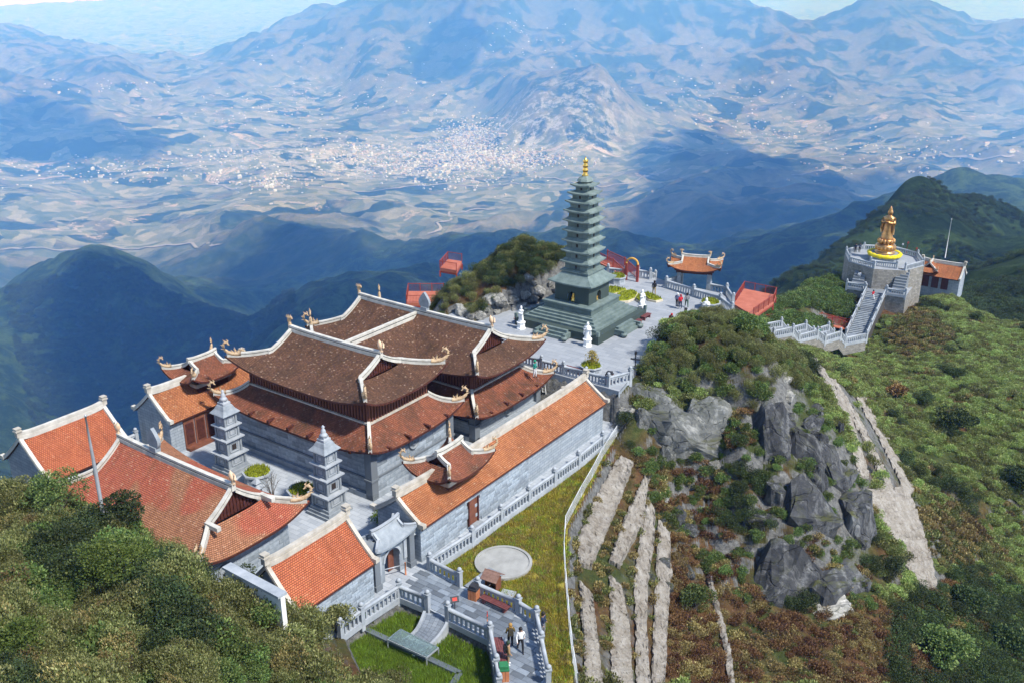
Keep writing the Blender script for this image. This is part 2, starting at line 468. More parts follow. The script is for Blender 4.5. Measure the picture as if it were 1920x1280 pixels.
# land cover of the valley and far ranges
def valley_material():
    k = NT('valley_cover'); co = k.coord('Object')
    big = k.noise(co, 0.0005, 5, 0.6, 0.3)
    mid = k.noise(co, 0.0024, 6, 0.62, 0.3)
    fine = k.noise(co, 0.016, 7, 0.75)
    def vor(sc):
        v = k.node('ShaderNodeTexVoronoi', feature='F1', voronoi_dimensions='2D'); v.inputs['Scale'].default_value = sc
        wn_ = k.node('ShaderNodeTexNoise'); wn_.inputs['Scale'].default_value = sc * 0.8; k.link(co, wn_.inputs['Vector'])
        ad = k.node('ShaderNodeVectorMath', operation='MULTIPLY_ADD'); ad.inputs[1].default_value = (0.9 / sc,) * 3; k.link(wn_.outputs['Color'], ad.inputs[0]); k.link(co, ad.inputs[2]); k.link(ad.outputs[0], v.inputs['Vector'])
        sp = k.node('ShaderNodeSeparateColor'); k.link(v.outputs['Color'], sp.inputs[0]); return sp.outputs[0]
    v1, v2 = vor(0.0055), vor(0.014)
    forest = k.ramp(fine, [(0.35, (0.012, 0.024, 0.012)), (0.55, (0.03, 0.05, 0.02)), (0.75, (0.07, 0.085, 0.04))])
    scrub = k.ramp(fine, [(0.3, (0.08, 0.09, 0.048)), (0.5, (0.15, 0.135, 0.078)), (0.72, (0.22, 0.19, 0.12))])
    fields = k.ramp(k.math('ADD', k.math('MULTIPLY', v2, 0.55), k.math('MULTIPLY', fine, 0.45)), [(0.22, (0.085, 0.11, 0.056)), (0.42, (0.145, 0.158, 0.085)), (0.56, (0.2, 0.195, 0.118)), (0.76, (0.3, 0.275, 0.185))])
    geo = k.node('ShaderNodeNewGeometry'); sep = k.node('ShaderNodeSeparateXYZ'); k.link(geo.outputs['Position'], sep.inputs[0])
    zf = k.math('ADD', sep.outputs[2], k.math('MULTIPLY', k.math('SUBTRACT', mid, 0.5), 700.0))
    lo = k.maprange(zf, -1330, -1080, 1, 0)
    col = k.mix(k.maprange(k.math('ADD', mid, k.math('MULTIPLY', k.math('SUBTRACT', v1, 0.5), 0.16)), 0.45, 0.52), forest, scrub)
    col = k.mix(k.math('MULTIPLY', lo, k.maprange(k.math('ADD', v1, k.math('MULTIPLY', fine, 0.3)), 0.42, 0.5)), col, fields)
    hi = k.maprange(sep.outputs[2], -900, -420)
    nearw = k.maprange(k.math('ADD', sep.outputs[1], k.math('MULTIPLY', mid, 2500.0)), 5600, 6300, 1, 0)  # near valley forest, spread wider so its dark colour deepens the cloud shade
    col = k.mix(k.math('MAXIMUM', k.math('MULTIPLY', nearw, 0.9), k.math('MULTIPLY', hi, 0.5)), col, forest)
    earth = k.math('MULTIPLY', k.maprange(k.noise(co, 0.0021, 6, 0.75, 1.0), 0.60, 0.625), k.maprange(sep.outputs[2], -1180, -1280))
    earth = k.math('MULTIPLY', earth, k.maprange(sep.outputs[1], 4600, 5600))
    col = k.mix(earth, col, k.ramp(fine, [(0.35, (0.3, 0.21, 0.14)), (0.6, (0.46, 0.38, 0.29))]))
    sx = k.math('DIVIDE', k.math('ADD', sep.outputs[0], 800.0), 2200.0); sy = k.math('DIVIDE', k.math('SUBTRACT', sep.outputs[1], 8300.0), 1300.0)
    rad = k.math('ADD', k.math('MULTIPLY', sx, sx), k.math('MULTIPLY', sy, sy))
    town = k.math('MULTIPLY', k.maprange(rad, 1.0, 0.15), k.maprange(k.noise(co, 0.009, 5, 0.8), 0.5, 0.56))
    col = k.mix(k.math('MULTIPLY', town, 0.7), col, (0.5, 0.47, 0.44))
    return k.done(col, 0.95, 0.1)
def slope_forest_material():
    k = NT('slope_forest'); co = k.coord('Object')
    f = k.noise(co, 0.016, 7, 0.7, 0.4); g = k.noise(co, 0.11, 10, 0.85)
    a = k.ramp(g, [(0.3, (0.006, 0.014, 0.006)), (0.55, (0.022, 0.042, 0.014)), (0.75, (0.045, 0.075, 0.024))])
    b = k.ramp(g, [(0.3, (0.025, 0.045, 0.015)), (0.55, (0.07, 0.115, 0.035)), (0.75, (0.15, 0.17, 0.06))])
    col = k.mix(k.maprange(f, 0.42, 0.58), a, b)
    k.bump(g, 1.0, 7.0)
    return k.done(col, 0.95, 0.1)
def hill_material():
    k = NT('hillside_earth'); co = k.coord('Object')
    f = k.noise(co, 0.12, 5, 0.6, 0.5); g = k.noise(co, 1.6, 6, 0.75)
    gr = k.ramp(g, [(0.3, (0.02, 0.03, 0.01)), (0.55, (0.06, 0.075, 0.022)), (0.75, (0.12, 0.115, 0.04))])
    br = k.ramp(g, [(0.3, (0.045, 0.022, 0.012)), (0.55, (0.12, 0.065, 0.03)), (0.75, (0.2, 0.13, 0.06))])
    col = k.mix(k.maprange(f, 0.46, 0.6), gr, br)
    geo = k.node('ShaderNodeNewGeometry'); sep = k.node('ShaderNodeSeparateXYZ'); k.link(geo.outputs['True Normal'], sep.inputs[0])
    rock = k.ramp(k.noise(co, 2.2, 7, 0.75), [(0.3, (0.05, 0.05, 0.05)), (0.6, (0.2, 0.2, 0.19)), (0.75, (0.36, 0.35, 0.32))])
    col = k.mix(k.maprange(k.math('ADD', sep.outputs[2], k.math('MULTIPLY', g, 0.25)), 0.93, 0.80), col, rock)
    k.bump(k.noise(co, 3.0, 7, 0.8), 0.9, 0.3)
    return k.done(col, 0.95, 0.15)

A0, A1 = R(-44), R(44)
hill, hill_co = polar_mesh('hillside', hill_material(), 14, 215, 420, A0, A1, 640)
tag(hill, 'steep hilltop ground of earth, grass and rock under the temple', kind='structure')
slopes, slopes_co = polar_mesh('mountain_slopes', slope_forest_material(), 205, 3600, 330, A0, A1, 560)
tag(slopes, 'dark forested mountain slopes falling away behind the temple', kind='structure')
valley, valley_co = polar_mesh('valley', valley_material(), 3500, 46000, 450, A0, A1, 660)
tag(valley, 'wide hazy valley with farmland, a town and far mountain ranges', kind='structure')

# ------------------------------------------------------------------ building materials
def tile_material(name, c1, c2, stain, stain_amt=0.5, lich=(0.45, 0.38, 0.28), lich_amt=0.3, patch=None):
    k = NT(name); uv = k.coord('UV')
    br = k.node('ShaderNodeTexBrick', offset=0.5)
    for n_, v_ in (('Scale', 1.0), ('Mortar Size', 0.022), ('Mortar Smooth', 0.6), ('Bias', 0.0), ('Brick Width', 0.17), ('Row Height', 0.14)):
        br.inputs[n_].default_value = v_
    br.inputs['Color1'].default_value = (0, 0, 0, 1); br.inputs['Color2'].default_value = (1, 1, 1, 1); br.inputs['Mortar'].default_value = (0.5, 0.5, 0.5, 1)
    k.link(uv, br.inputs['Vector'])
    vor = k.node('ShaderNodeTexWhiteNoise', noise_dimensions='2D')
    sn = k.node('ShaderNodeVectorMath', operation='SNAP'); sn.inputs[1].default_value = (0.17, 0.14, 1); k.link(uv, sn.inputs[0]); k.link(sn.outputs[0], vor.inputs['Vector'])
    col = k.mix(k.math('ADD', k.math('MULTIPLY', br.outputs['Color'], 0.5), k.math('MULTIPLY', vor.outputs['Value'], 0.5)), c1, c2)
    ob = k.coord('Object')
    if patch:
        col = k.mix(k.maprange(k.noise(ob, 0.16, 2, 0.5, 0.3), 0.5, 0.54), col, k.mix(vor.outputs['Value'], patch, tuple(x * 1.5 for x in patch)))
    col = k.mix(k.math('MULTIPLY', k.maprange(k.noise(ob, 0.55, 6, 0.7, 0.4), 0.42, 0.68), stain_amt), col, stain)
    mp = k.node('ShaderNodeMapping'); mp.inputs['Scale'].default_value = (1.6, 0.14, 1); k.link(uv, mp.inputs[0])
    col = k.mix(k.math('MULTIPLY', k.maprange(k.noise(mp.outputs[0], 1.0, 5, 0.7), 0.5, 0.7), 0.45), col, tuple(x * 0.5 for x in stain))
    col = k.mix(k.math('MULTIPLY', k.maprange(k.noise(ob, 2.2, 6, 0.75), 0.6, 0.7), 0.4), col, (0.10, 0.095, 0.05))
    sp = k.math('MULTIPLY', k.maprange(vor.outputs['Value'], 0.9, 0.95), k.maprange(k.noise(ob, 1.3, 5, 0.7), 0.4, 0.6))
    col = k.mix(k.math('MULTIPLY', sp, lich_amt), col, lich)
    col = k.mix(k.math('MULTIPLY', br.outputs['Fac'], 0.65), col, (0.05, 0.025, 0.018))
    sep = k.node('ShaderNodeSeparateXYZ'); k.link(uv, sep.inputs[0])
    rowh = k.math('FRACT', k.math('DIVIDE', sep.outputs[1], 0.14))
    h = k.math('SUBTRACT', k.math('MULTIPLY', k.math('SUBTRACT', 1.0, rowh), 0.7), k.math('MULTIPLY', br.outputs['Fac'], 0.7))
    k.bump(k.math('ADD', h, k.math('MULTIPLY', vor.outputs['Value'], 0.35)), 0.9, 0.05)
    return k.done(col, 0.85, 0.2)
TILE_BROWN = tile_material('tile_weathered_brown', (0.085, 0.042, 0.027), (0.2, 0.1, 0.057), (0.05, 0.033, 0.022), 0.7, (0.5, 0.36, 0.26), 0.5)
TILE_MIX = tile_material('tile_red_and_brown', (0.21, 0.068, 0.038), (0.34, 0.118, 0.062), (0.075, 0.048, 0.03), 0.85, (0.5, 0.4, 0.3), 0.3)
TILE_ORANGE = tile_material('tile_bright_orange', (0.40, 0.105, 0.048), (0.56, 0.175, 0.078), (0.27, 0.075, 0.038), 0.5, (0.7, 0.4, 0.25), 0.25)
TILE_GALLERY = tile_material('tile_orange_weathered', (0.36, 0.12, 0.05), (0.56, 0.22, 0.09), (0.19, 0.075, 0.035), 0.6, (0.62, 0.42, 0.26), 0.4)
TILE_FRONT = tile_material('tile_front_hall', (0.36, 0.085, 0.05), (0.5, 0.15, 0.085), (0.3, 0.12, 0.065), 0.5, (0.62, 0.42, 0.28), 0.4, patch=(0.30, 0.14, 0.075))

def stone_material(name, c1, c2, joint, bw=0.7, bh=0.28, vary=0.5, wet=0.45):
    k = NT(name); uv = k.coord('UV'); ob = k.coord('Object')
    br = k.node('ShaderNodeTexBrick', offset=0.5)
    for n_, v_ in (('Scale', 1.0), ('Mortar Size', 0.012), ('Mortar Smooth', 0.3), ('Brick Width', bw), ('Row Height', bh)):
        br.inputs[n_].default_value = v_
    br.inputs['Color1'].default_value = (0, 0, 0, 1); br.inputs['Color2'].default_value = (1, 1, 1, 1)
    k.link(uv, br.inputs['Vector'])
    col = k.mix(k.math('ADD', k.math('MULTIPLY', br.outputs['Color'], vary), k.math('MULTIPLY', k.noise(ob, 0.9, 6, 0.7), 1 - vary)), c1, c2)
    col = k.mix(br.outputs['Fac'], col, joint)
    st = k.maprange(k.noise(k.coord('Object', (1.2, 1.2, 0.25)), 0.8, 6, 0.7), 0.5, 0.72)
    col = k.mix(k.math('MULTIPLY', st, wet), col, tuple(x * 0.35 for x in c1))
    k.bump(k.math('SUBTRACT', k.noise(ob, 9, 5, 0.7), k.math('MULTIPLY', br.outputs['Fac'], 1.2)), 0.5, 0.03)
    return k.done(col, 0.75, 0.35)
STONE = stone_material('stone_blue_grey', (0.215, 0.255, 0.295), (0.385, 0.425, 0.465), (0.11, 0.13, 0.15))
STONE_FINE = stone_material('stone_ashlar_fine', (0.24, 0.28, 0.32), (0.33, 0.365, 0.40), (0.15, 0.17, 0.19), 1.1, 0.5, 0.4)
STONE_ROUGH = stone_material('stone_rubble_wall', (0.16, 0.15, 0.13), (0.36, 0.34, 0.30), (0.07, 0.065, 0.06), 0.5, 0.3, 0.6, 0.5)
STONE_PLAIN = mottled('stone_plain_grey', (0.17, 0.195, 0.22), (0.30, 0.33, 0.355), 1.6, 0.75, 0.35, 10)
STONE_BLOCK = mottled('stone_block', (0.185, 0.225, 0.265), (0.37, 0.415, 0.46), 1.8, 0.7, 0.4, 9, rand=0.26)
STONE_RAIL = mottled('stone_rail', (0.25, 0.28, 0.31), (0.42, 0.445, 0.47), 1.2, 0.75, 0.3, 14)
SLAB_M = mottled('paving_slab_stone', (0.12, 0.145, 0.175), (0.22, 0.25, 0.285), 1.0, 0.55, 0.25, 12, spec=0.4, rand=0.42)
PAVE = stone_material('paving_stone', (0.27, 0.30, 0.335), (0.43, 0.46, 0.49), (0.21, 0.235, 0.26), 0.9, 0.45, 0.6, 0.12)
PAVE_L = stone_material('paving_pale', (0.22, 0.24, 0.265), (0.36, 0.38, 0.40), (0.18, 0.2, 0.22), 1.4, 0.7, 0.45, 0.15)
PLASTER = mottled('ridge_plaster', (0.38, 0.36, 0.31), (0.62, 0.6, 0.54), 1.4, 0.85, 0.35, 8)
PLASTER_D = mottled('ridge_plaster_aged', (0.30, 0.27, 0.22), (0.56, 0.52, 0.45), 1.3, 0.9, 0.35, 8)
GROOVE = mottled('ridge_groove_dark', (0.05, 0.055, 0.055), (0.11, 0.115, 0.11), 2.0, 0.9, 0.2)
WOOD = mottled('dark_red_wood', (0.045, 0.014, 0.010), (0.10, 0.032, 0.022), 3.0, 0.6, 0.3, 20)
WOOD_B = mottled('brown_door_wood', (0.12, 0.045, 0.028), (0.22, 0.085, 0.05), 2.0, 0.6, 0.3, 20)
CERAMIC = mottled('ochre_dragon_ceramic', (0.22, 0.13, 0.07), (0.62, 0.46, 0.28), 5.0, 0.6, 0.5, 16, spec=0.4)
CERAMIC_P = mottled('pale_peach_ceramic', (0.55, 0.34, 0.2), (0.78, 0.6, 0.42), 3.0, 0.55, 0.3, 16)
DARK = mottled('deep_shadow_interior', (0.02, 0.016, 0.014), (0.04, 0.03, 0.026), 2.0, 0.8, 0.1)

# ------------------------------------------------------------------ shared small meshes
def bevel_box_mesh(name, mat, bev=0.08):
    bm = bmesh.new(); bmesh.ops.create_cube(bm, size=1.0)
    bmesh.ops.bevel(bm, geom=[e for e in bm.edges], offset=bev * 0.5, segments=1, affect='EDGES')
    me = bpy.data.meshes.new(name); bm.to_mesh(me); bm.free(); me.materials.append(mat); return me
BLOCK = bevel_box_mesh('wall_block', STONE_BLOCK, 0.07)
SLAB = bevel_box_mesh('paving_slab', SLAB_M, 0.04)

def ridge_beam(mb, pts, w=0.42, h=0.55, drop=0.12):
    pts = [Vector(p) for p in pts]; n = len(pts)
    prof = [(-.5, -drop / h), (-.5, .42), (-.40, .42), (-.40, .62), (-.46, .62), (-.46, 1), (.46, 1), (.46, .62), (.40, .62), (.40, .42), (.5, .42), (.5, -drop / h)]
    vs = []
    for i, p in enumerate(pts):
        d = pts[min(i + 1, n - 1)] - pts[max(i - 1, 0)]; d.z = 0
        if d.length < 1e-6: d = Vector((1, 0, 0))
        d.normalize(); s = Vector((d.y, -d.x, 0))
        for o, z in prof: vs.append(p + s * (o * w) + Vector((0, 0, z * h)))
    m = len(prof)
    for k in range(m):
        fs = [(i * m + k, (i + 1) * m + k, (i + 1) * m + (k + 1) % m, i * m + (k + 1) % m) for i in range(n - 1)]
        mb.add(vs, fs, 1 if k in (2, 8) else 0)
    mb.add(vs[:m], [tuple(range(m))]); mb.add(vs[-m:], [tuple(range(m))[::-1]])
    return mb
def _curl_mesh():
    mb = MB()
    sp = [(-1.25, 0.06), (-0.8, 0.02), (-0.35, 0.06), (0.05, 0.2), (0.36, 0.46), (0.5, 0.8), (0.46, 1.1), (0.28, 1.28), (0.06, 1.26), (-0.02, 1.1)]
    mb.tube([(x, 0, z) for x, z in sp], [0.24, 0.24, 0.23, 0.2, 0.17, 0.14, 0.12, 0.15, 0.13, 0.05], 8)
    for x, z, l, a in ((0.62, 0.95, 0.3, 0.3), (0.6, 0.6, 0.28, -0.2), (0.42, 1.4, 0.28, 0.9), (0.15, 1.45, 0.22, 1.5)):
        mb.tube([(x - 0.16, 0, z - 0.05), (x + l * math.cos(a) * 0.6, 0.03, z + l * math.sin(a) * 0.6 + 0.06)], [0.09, 0.015], 5)
    mb.tube([(0.1, 0, 1.12), (-0.14, 0, 1.0)], [0.1, 0.04], 6)
    for sx, hh, ln in ((-0.95, 0.62, -0.12), (-0.7, 0.8, 0.12), (-0.5, 0.5, 0.28)):
        mb.tube([(sx, 0, 0.1), (sx + ln * 0.4, 0.02, hh * 0.55), (sx + ln, -0.02, hh)], [0.13, 0.1, 0.02], 6)
        mb.tube([(sx, 0.02, hh * 0.45), (sx + 0.2, 0.06, hh * 0.75)], [0.07, 0.02], 5)
    return mb.mesh('dragon_finial', [CERAMIC])
CURL = _curl_mesh()
def _bud_mesh():
    mb = MB()
    mb.lathe([(0.16, 0), (0.2, 0.15), (0.13, 0.3), (0.2, 0.42), (0.3, 0.62), (0.3, 0.82), (0.2, 1.05), (0.06, 1.22), (0.01, 1.3)], 10)
    vs = [Vector(v) for v in mb.v]; mb.v = [(v.x + max(0, v.z - 0.4) * -0.22, v.y * 0.75, v.z) for v in vs]
    mb.tube([(0.1, 0, 0.35), (0.34, 0, 0.6), (0.36, 0, 0.95), (0.2, 0, 1.2)], [0.12, 0.1, 0.07, 0.02], 6)
    return mb.mesh('ridge_bud', [CERAMIC_P])
BUD = _bud_mesh()
def _dragonhead_mesh():
    mb = MB()
    mb.tube([(0, 0, -0.05), (0.02, 0, 0.35), (0.1, 0, 0.6), (0.0, 0, 0.85), (-0.25, 0, 0.95), (-0.42, 0, 0.8)], [0.2, 0.17, 0.2, 0.22, 0.17, 0.06], 8)
    for a in (0.4, 0.9, 1.5, 2.1): mb.tube([(0.05, 0, 0.8), (0.05 + 0.5 * math.cos(a), 0.05, 0.8 + 0.5 * math.sin(a))], [0.12, 0.02], 5)
    for s in (-1, 1): mb.tube([(-0.1, 0.08 * s, 0.9), (0.1, 0.26 * s, 1.15)], [0.07, 0.02], 5)
    return mb.mesh('ridge_dragon', [CERAMIC])
DHEAD = _dragonhead_mesh()
def _plaque_mesh():
    mb = MB(); pr = []
    for i in range(24):
        a = 2 * math.pi * i / 24; r = 0.62
        x = r * math.cos(a); z = r * math.sin(a) + 0.75
        if z > 0.95: z += (z - 0.95) * 0.9 * max(0, 1 - abs(x) / 0.5)
        pr.append((x, z))
    n = len(pr)
    vs = [(x, -0.14, z) for x, z in pr] + [(x, 0.14, z) for x, z in pr]
    mb.add(vs, [tuple(range(n)), tuple(range(n, 2 * n))[::-1]] + [(i, i + n, (i + 1) % n + n, (i + 1) % n) for i in range(n)])
    mb.box((0, 0, 0.12), (0.7, 0.45, 0.35))
    return mb.mesh('ridge_plaque', [STONE_PLAIN])
PLAQUE = _plaque_mesh()
def _vblock_mesh():
    mb = MB(); mb.box((0, 0, 0.28), (0.42, 0.42, 0.56)); mb.box((0, 0, 0.62), (0.6, 0.6, 0.12)); mb.box((0, 0, 0.76), (0.44, 0.44, 0.16)); mb.box((0, 0, 0.88), (0.54, 0.54, 0.08))
    return mb.mesh('gable_finial', [PLASTER_D])
VBLOCK = _vblock_mesh()

# ------------------------------------------------------------------ roofs
def patch(mb, f, ns, nt, thick=0.16, uvf=None, eave=True, flip=False):
    S = np.linspace(-1, 1, ns); T = np.linspace(0, 1, nt)
    G = np.array([[f(s, t) for s in S] for t in T])
    d = np.concatenate([[0], np.cumsum(np.linalg.norm(np.diff(G[:, ns // 2], axis=0), axis=1))])
    L = np.linalg.norm(G[0, -1, :2] - G[0, 0, :2]) / 2
    Wd = np.linalg.norm(G - G[:, ns // 2:ns // 2 + 1], axis=-1) * np.sign(S)[None]
    UV = np.stack([Wd + 50, np.repeat(d[:, None], ns, 1) + 20], -1)
    mb.grid(G, 0, UV, flip=flip)
    B = G.copy(); B[..., 2] -= thick
    mb.grid(B, 1, flip=not flip)
    if eave:
        rim = np.stack([B[0], G[0]]); mb.grid(rim, 1, smooth=False, flip=flip)
    return G
def prof_z(ze, zr, t, c=0.35): return ze + (zr - ze) * ((1 - c) * t + c * t * t)

def xieshan(parent, a, b, g, tg, ze, zr, up, tile, plaster=PLASTER, curls=True, bw=0.33, ends='bud', gable=WOOD, name='roof', ns=31, nt=16, csc=0.82, under=None):
    """hip-and-gable roof with swept-up corners; ridge along local x; returns the roof mesh object"""
    mb = MB()
    P4 = 3.2
    def up_(s, t): return up * (abs(s) ** P4) * (1 - t) ** 2.2
    def front(sy):
        def f(s, t):
            w = a + (g - a) * min(t / tg, 1.0)
            e = 0.10 * up * abs(s) ** P4 * (1 - t) ** 2
            return (s * (w + e), sy * (-b * (1 - t) - e), prof_z(ze, zr, t) + up_(s, t))
        return f
    def side(sx):
        def f(s, t):
            tt = t * tg; e = 0.10 * up * abs(s) ** P4 * (1 - tt) ** 2
            return (sx * (a - (a - g) * t + e), s * (b * (1 - tt) + e), prof_z(ze, zr, tt) + up_(s, tt))
        return f
    patch(mb, front(1), ns, nt); patch(mb, front(-1), ns, nt, flip=True)
    patch(mb, side(1), ns, 9); patch(mb, side(-1), ns, 9, flip=True)
    roof = mb.build(name, [tile, under or WOOD], parent)
    # gable panels, set back from the verge
    yb = b * (1 - tg); zb = prof_z(ze, zr, tg)
    for sx in (-1, 1):
        m = MB(); x = sx * (g - 0.35)
        vs = [(x, -yb, zb - 0.1)] + [(x, y_, prof_z(ze, zr, 1 - abs(y_) / b) - 0.12) for y_ in np.linspace(-yb, yb, 15)] + [(x, yb, zb - 0.1)]
        m.add(vs, [tuple(range(len(vs)))[::sx]])
        nb = int(2 * yb / 0.28)
        for i in range(nb):
            y_ = -yb + (i + 0.5) * 2 * yb / nb; zt = prof_z(ze, zr, 1 - abs(y_) / b) - 0.16
            if zt > zb + 0.1: m.box((x + sx * 0.04, y_, (zb + zt) / 2), (0.06, 0.12, zt - zb))
        m.build('gable_panel', gable, roof)
    # ridges
    m = MB(); ridge_beam(m, [(x, 0, zr - 0.05 + 0.12 * (abs(x) / g) ** 3) for x in np.linspace(-g - 0.1, g + 0.1, 13)], bw, bw * 1.35)
    m.build('main_ridge', [plaster, GROOVE], roof)
    for sx in (-1, 1):
        for sy in (-1, 1):
            f = front(-sy if sy > 0 else 1)
            f = front(1) if sy < 0 else front(-1)
            m = MB(); ridge_beam(m, [Vector(f(sx, t)) for t in np.linspace(0.03, tg, 12)], bw * 0.85, bw)
            m.build('hip_ridge', [plaster, GROOVE], roof)
            m = MB(); ridge_beam(m, [Vector(f(sx, t)) + Vector((-sx * 0.12, 0, 0)) for t in np.linspace(tg - 0.03, 0.97, 10)], bw * 0.9, bw)
            m.build('verge_ridge', [plaster, GROOVE], roof)
            if curls:
                p = Vector(f(sx, 0.05)); q = Vector(f(sx, 0.16)); d = p - q
                obj('dragon_finial', CURL, roof, (p.x, p.y, p.z + bw * 0.45), (0, -math.atan2(d.z, math.hypot(d.x, d.y)) * 0.6, math.atan2(d.y, d.x)), (csc, csc, csc))
        if ends:
            me = BUD if (ends == 'bud' or sx > 0 and ends == 'mix') else DHEAD
            obj('ridge_finial', me, roof, (sx * (g + 0.05), 0, zr + bw * 1.2), (0, 0, 0 if sx > 0 else math.pi), (csc, csc, csc))
    return roof
def skirt(parent, A, B, a2, b2, ze, zt, up, tile, plaster=PLASTER, bw=0.28, csc=0.78, name='lower_roof', curls=True):
    mb = MB(); P4 = 3.4
    def fr(sy):
        def f(s, t):
            e = 0.12 * up * abs(s) ** P4 * (1 - t) ** 2
            return (s * (A + (a2 - A) * t + e), sy * (-(B + (b2 - B) * t) - e), prof_z(ze, zt, t) + up * abs(s) ** P4 * (1 - t) ** 2)
        return f
    def sd(sx):
        def f(s, t):
            e = 0.12 * up * abs(s) ** P4 * (1 - t) ** 2
            return (sx * (A + (a2 - A) * t + e), s * (B + (b2 - B) * t + e), prof_z(ze, zt, t) + up * abs(s) ** P4 * (1 - t) ** 2)
        return f
    patch(mb, fr(1), 41, 9); patch(mb, fr(-1), 41, 9, flip=True); patch(mb, sd(1), 31, 9); patch(mb, sd(-1), 31, 9, flip=True)
    roof = mb.build(name, [tile, WOOD], parent)
    for sx in (-1, 1):
        for sy in (-1, 1):
            f = fr(1) if sy < 0 else fr(-1)
            m = MB(); ridge_beam(m, [Vector(f(sx, t)) for t in np.linspace(0.03, 1, 10)], bw, bw * 1.1)
            m.build('hip_ridge', [plaster, GROOVE], roof)
            if curls:
                p = Vector(f(sx, 0.06)); q = Vector(f(sx, 0.25)); d = p - q
                obj('dragon_finial', CURL, roof, (p.x, p.y, p.z + bw * 0.45), (0, -math.atan2(d.z, math.hypot(d.x, d.y)) * 0.6, math.atan2(d.y, d.x)), (csc, csc, csc))
    return roof
def wall_box(mb, x0, x1, y0, y1, z0, z1, mi=0, top=True):
    for (xa, ya, xb, yb) in ((x0, y0, x1, y0), (x1, y0, x1, y1), (x1, y1, x0, y1), (x0, y1, x0, y0)):
        L = math.hypot(xb - xa, yb - ya)
        mb.add([(xa, ya, z0), (xb, yb, z0), (xb, yb, z1), (xa, ya, z1)], [(0, 1, 2, 3)], mi, [(0, z0), (L, z0), (L, z1), (0, z1)])
    if top: mb.add([(x0, y0, z1), (x1, y0, z1), (x1, y1, z1), (x0, y1, z1)], [(0, 1, 2, 3)], mi, [(x0, y0), (x1, y0), (x1, y1), (x0, y1)])
    return mb
def block_wall(parent, p0, p1, z0, z1, bw, bh, out, top_fn=None, skip=None, name='stone_block', dep=0.09):
    """courses of single stone blocks on the face from p0 to p1 (local xy); out = unit normal"""
    p0 = Vector((p0[0], p0[1], 0)); p1 = Vector((p1[0], p1[1], 0)); L = (p1 - p0).length; d = (p1 - p0) / L
    rot = math.atan2(d.y, d.x); rows = max(1, round((z1 - z0) / bh)); bh = (z1 - z0) / rows; n = 0
    for r_ in range(rows):
        x = -bw * 0.5 * (r_ % 2)
        while x < L - 0.02:
            wv = bw * random.uniform(0.7, 1.3); a, b = max(0, x), min(L, x + wv); x += wv
            if b - a < 0.06: continue
            zc = z0 + (r_ + 0.5) * bh; c = p0 + d * ((a + b) / 2)
            if top_fn and zc + bh / 2 > top_fn((a + b) / 2): continue
            if skip and skip(a, b, zc): continue
            o = obj(name, BLOCK, parent, (c.x + out[0] * 0.0, c.y + out[1] * 0.0, zc), (0, 0, rot), (b - a - 0.014, dep * 2 + random.uniform(0, 0.035), bh - 0.014))
            n += 1
    return n

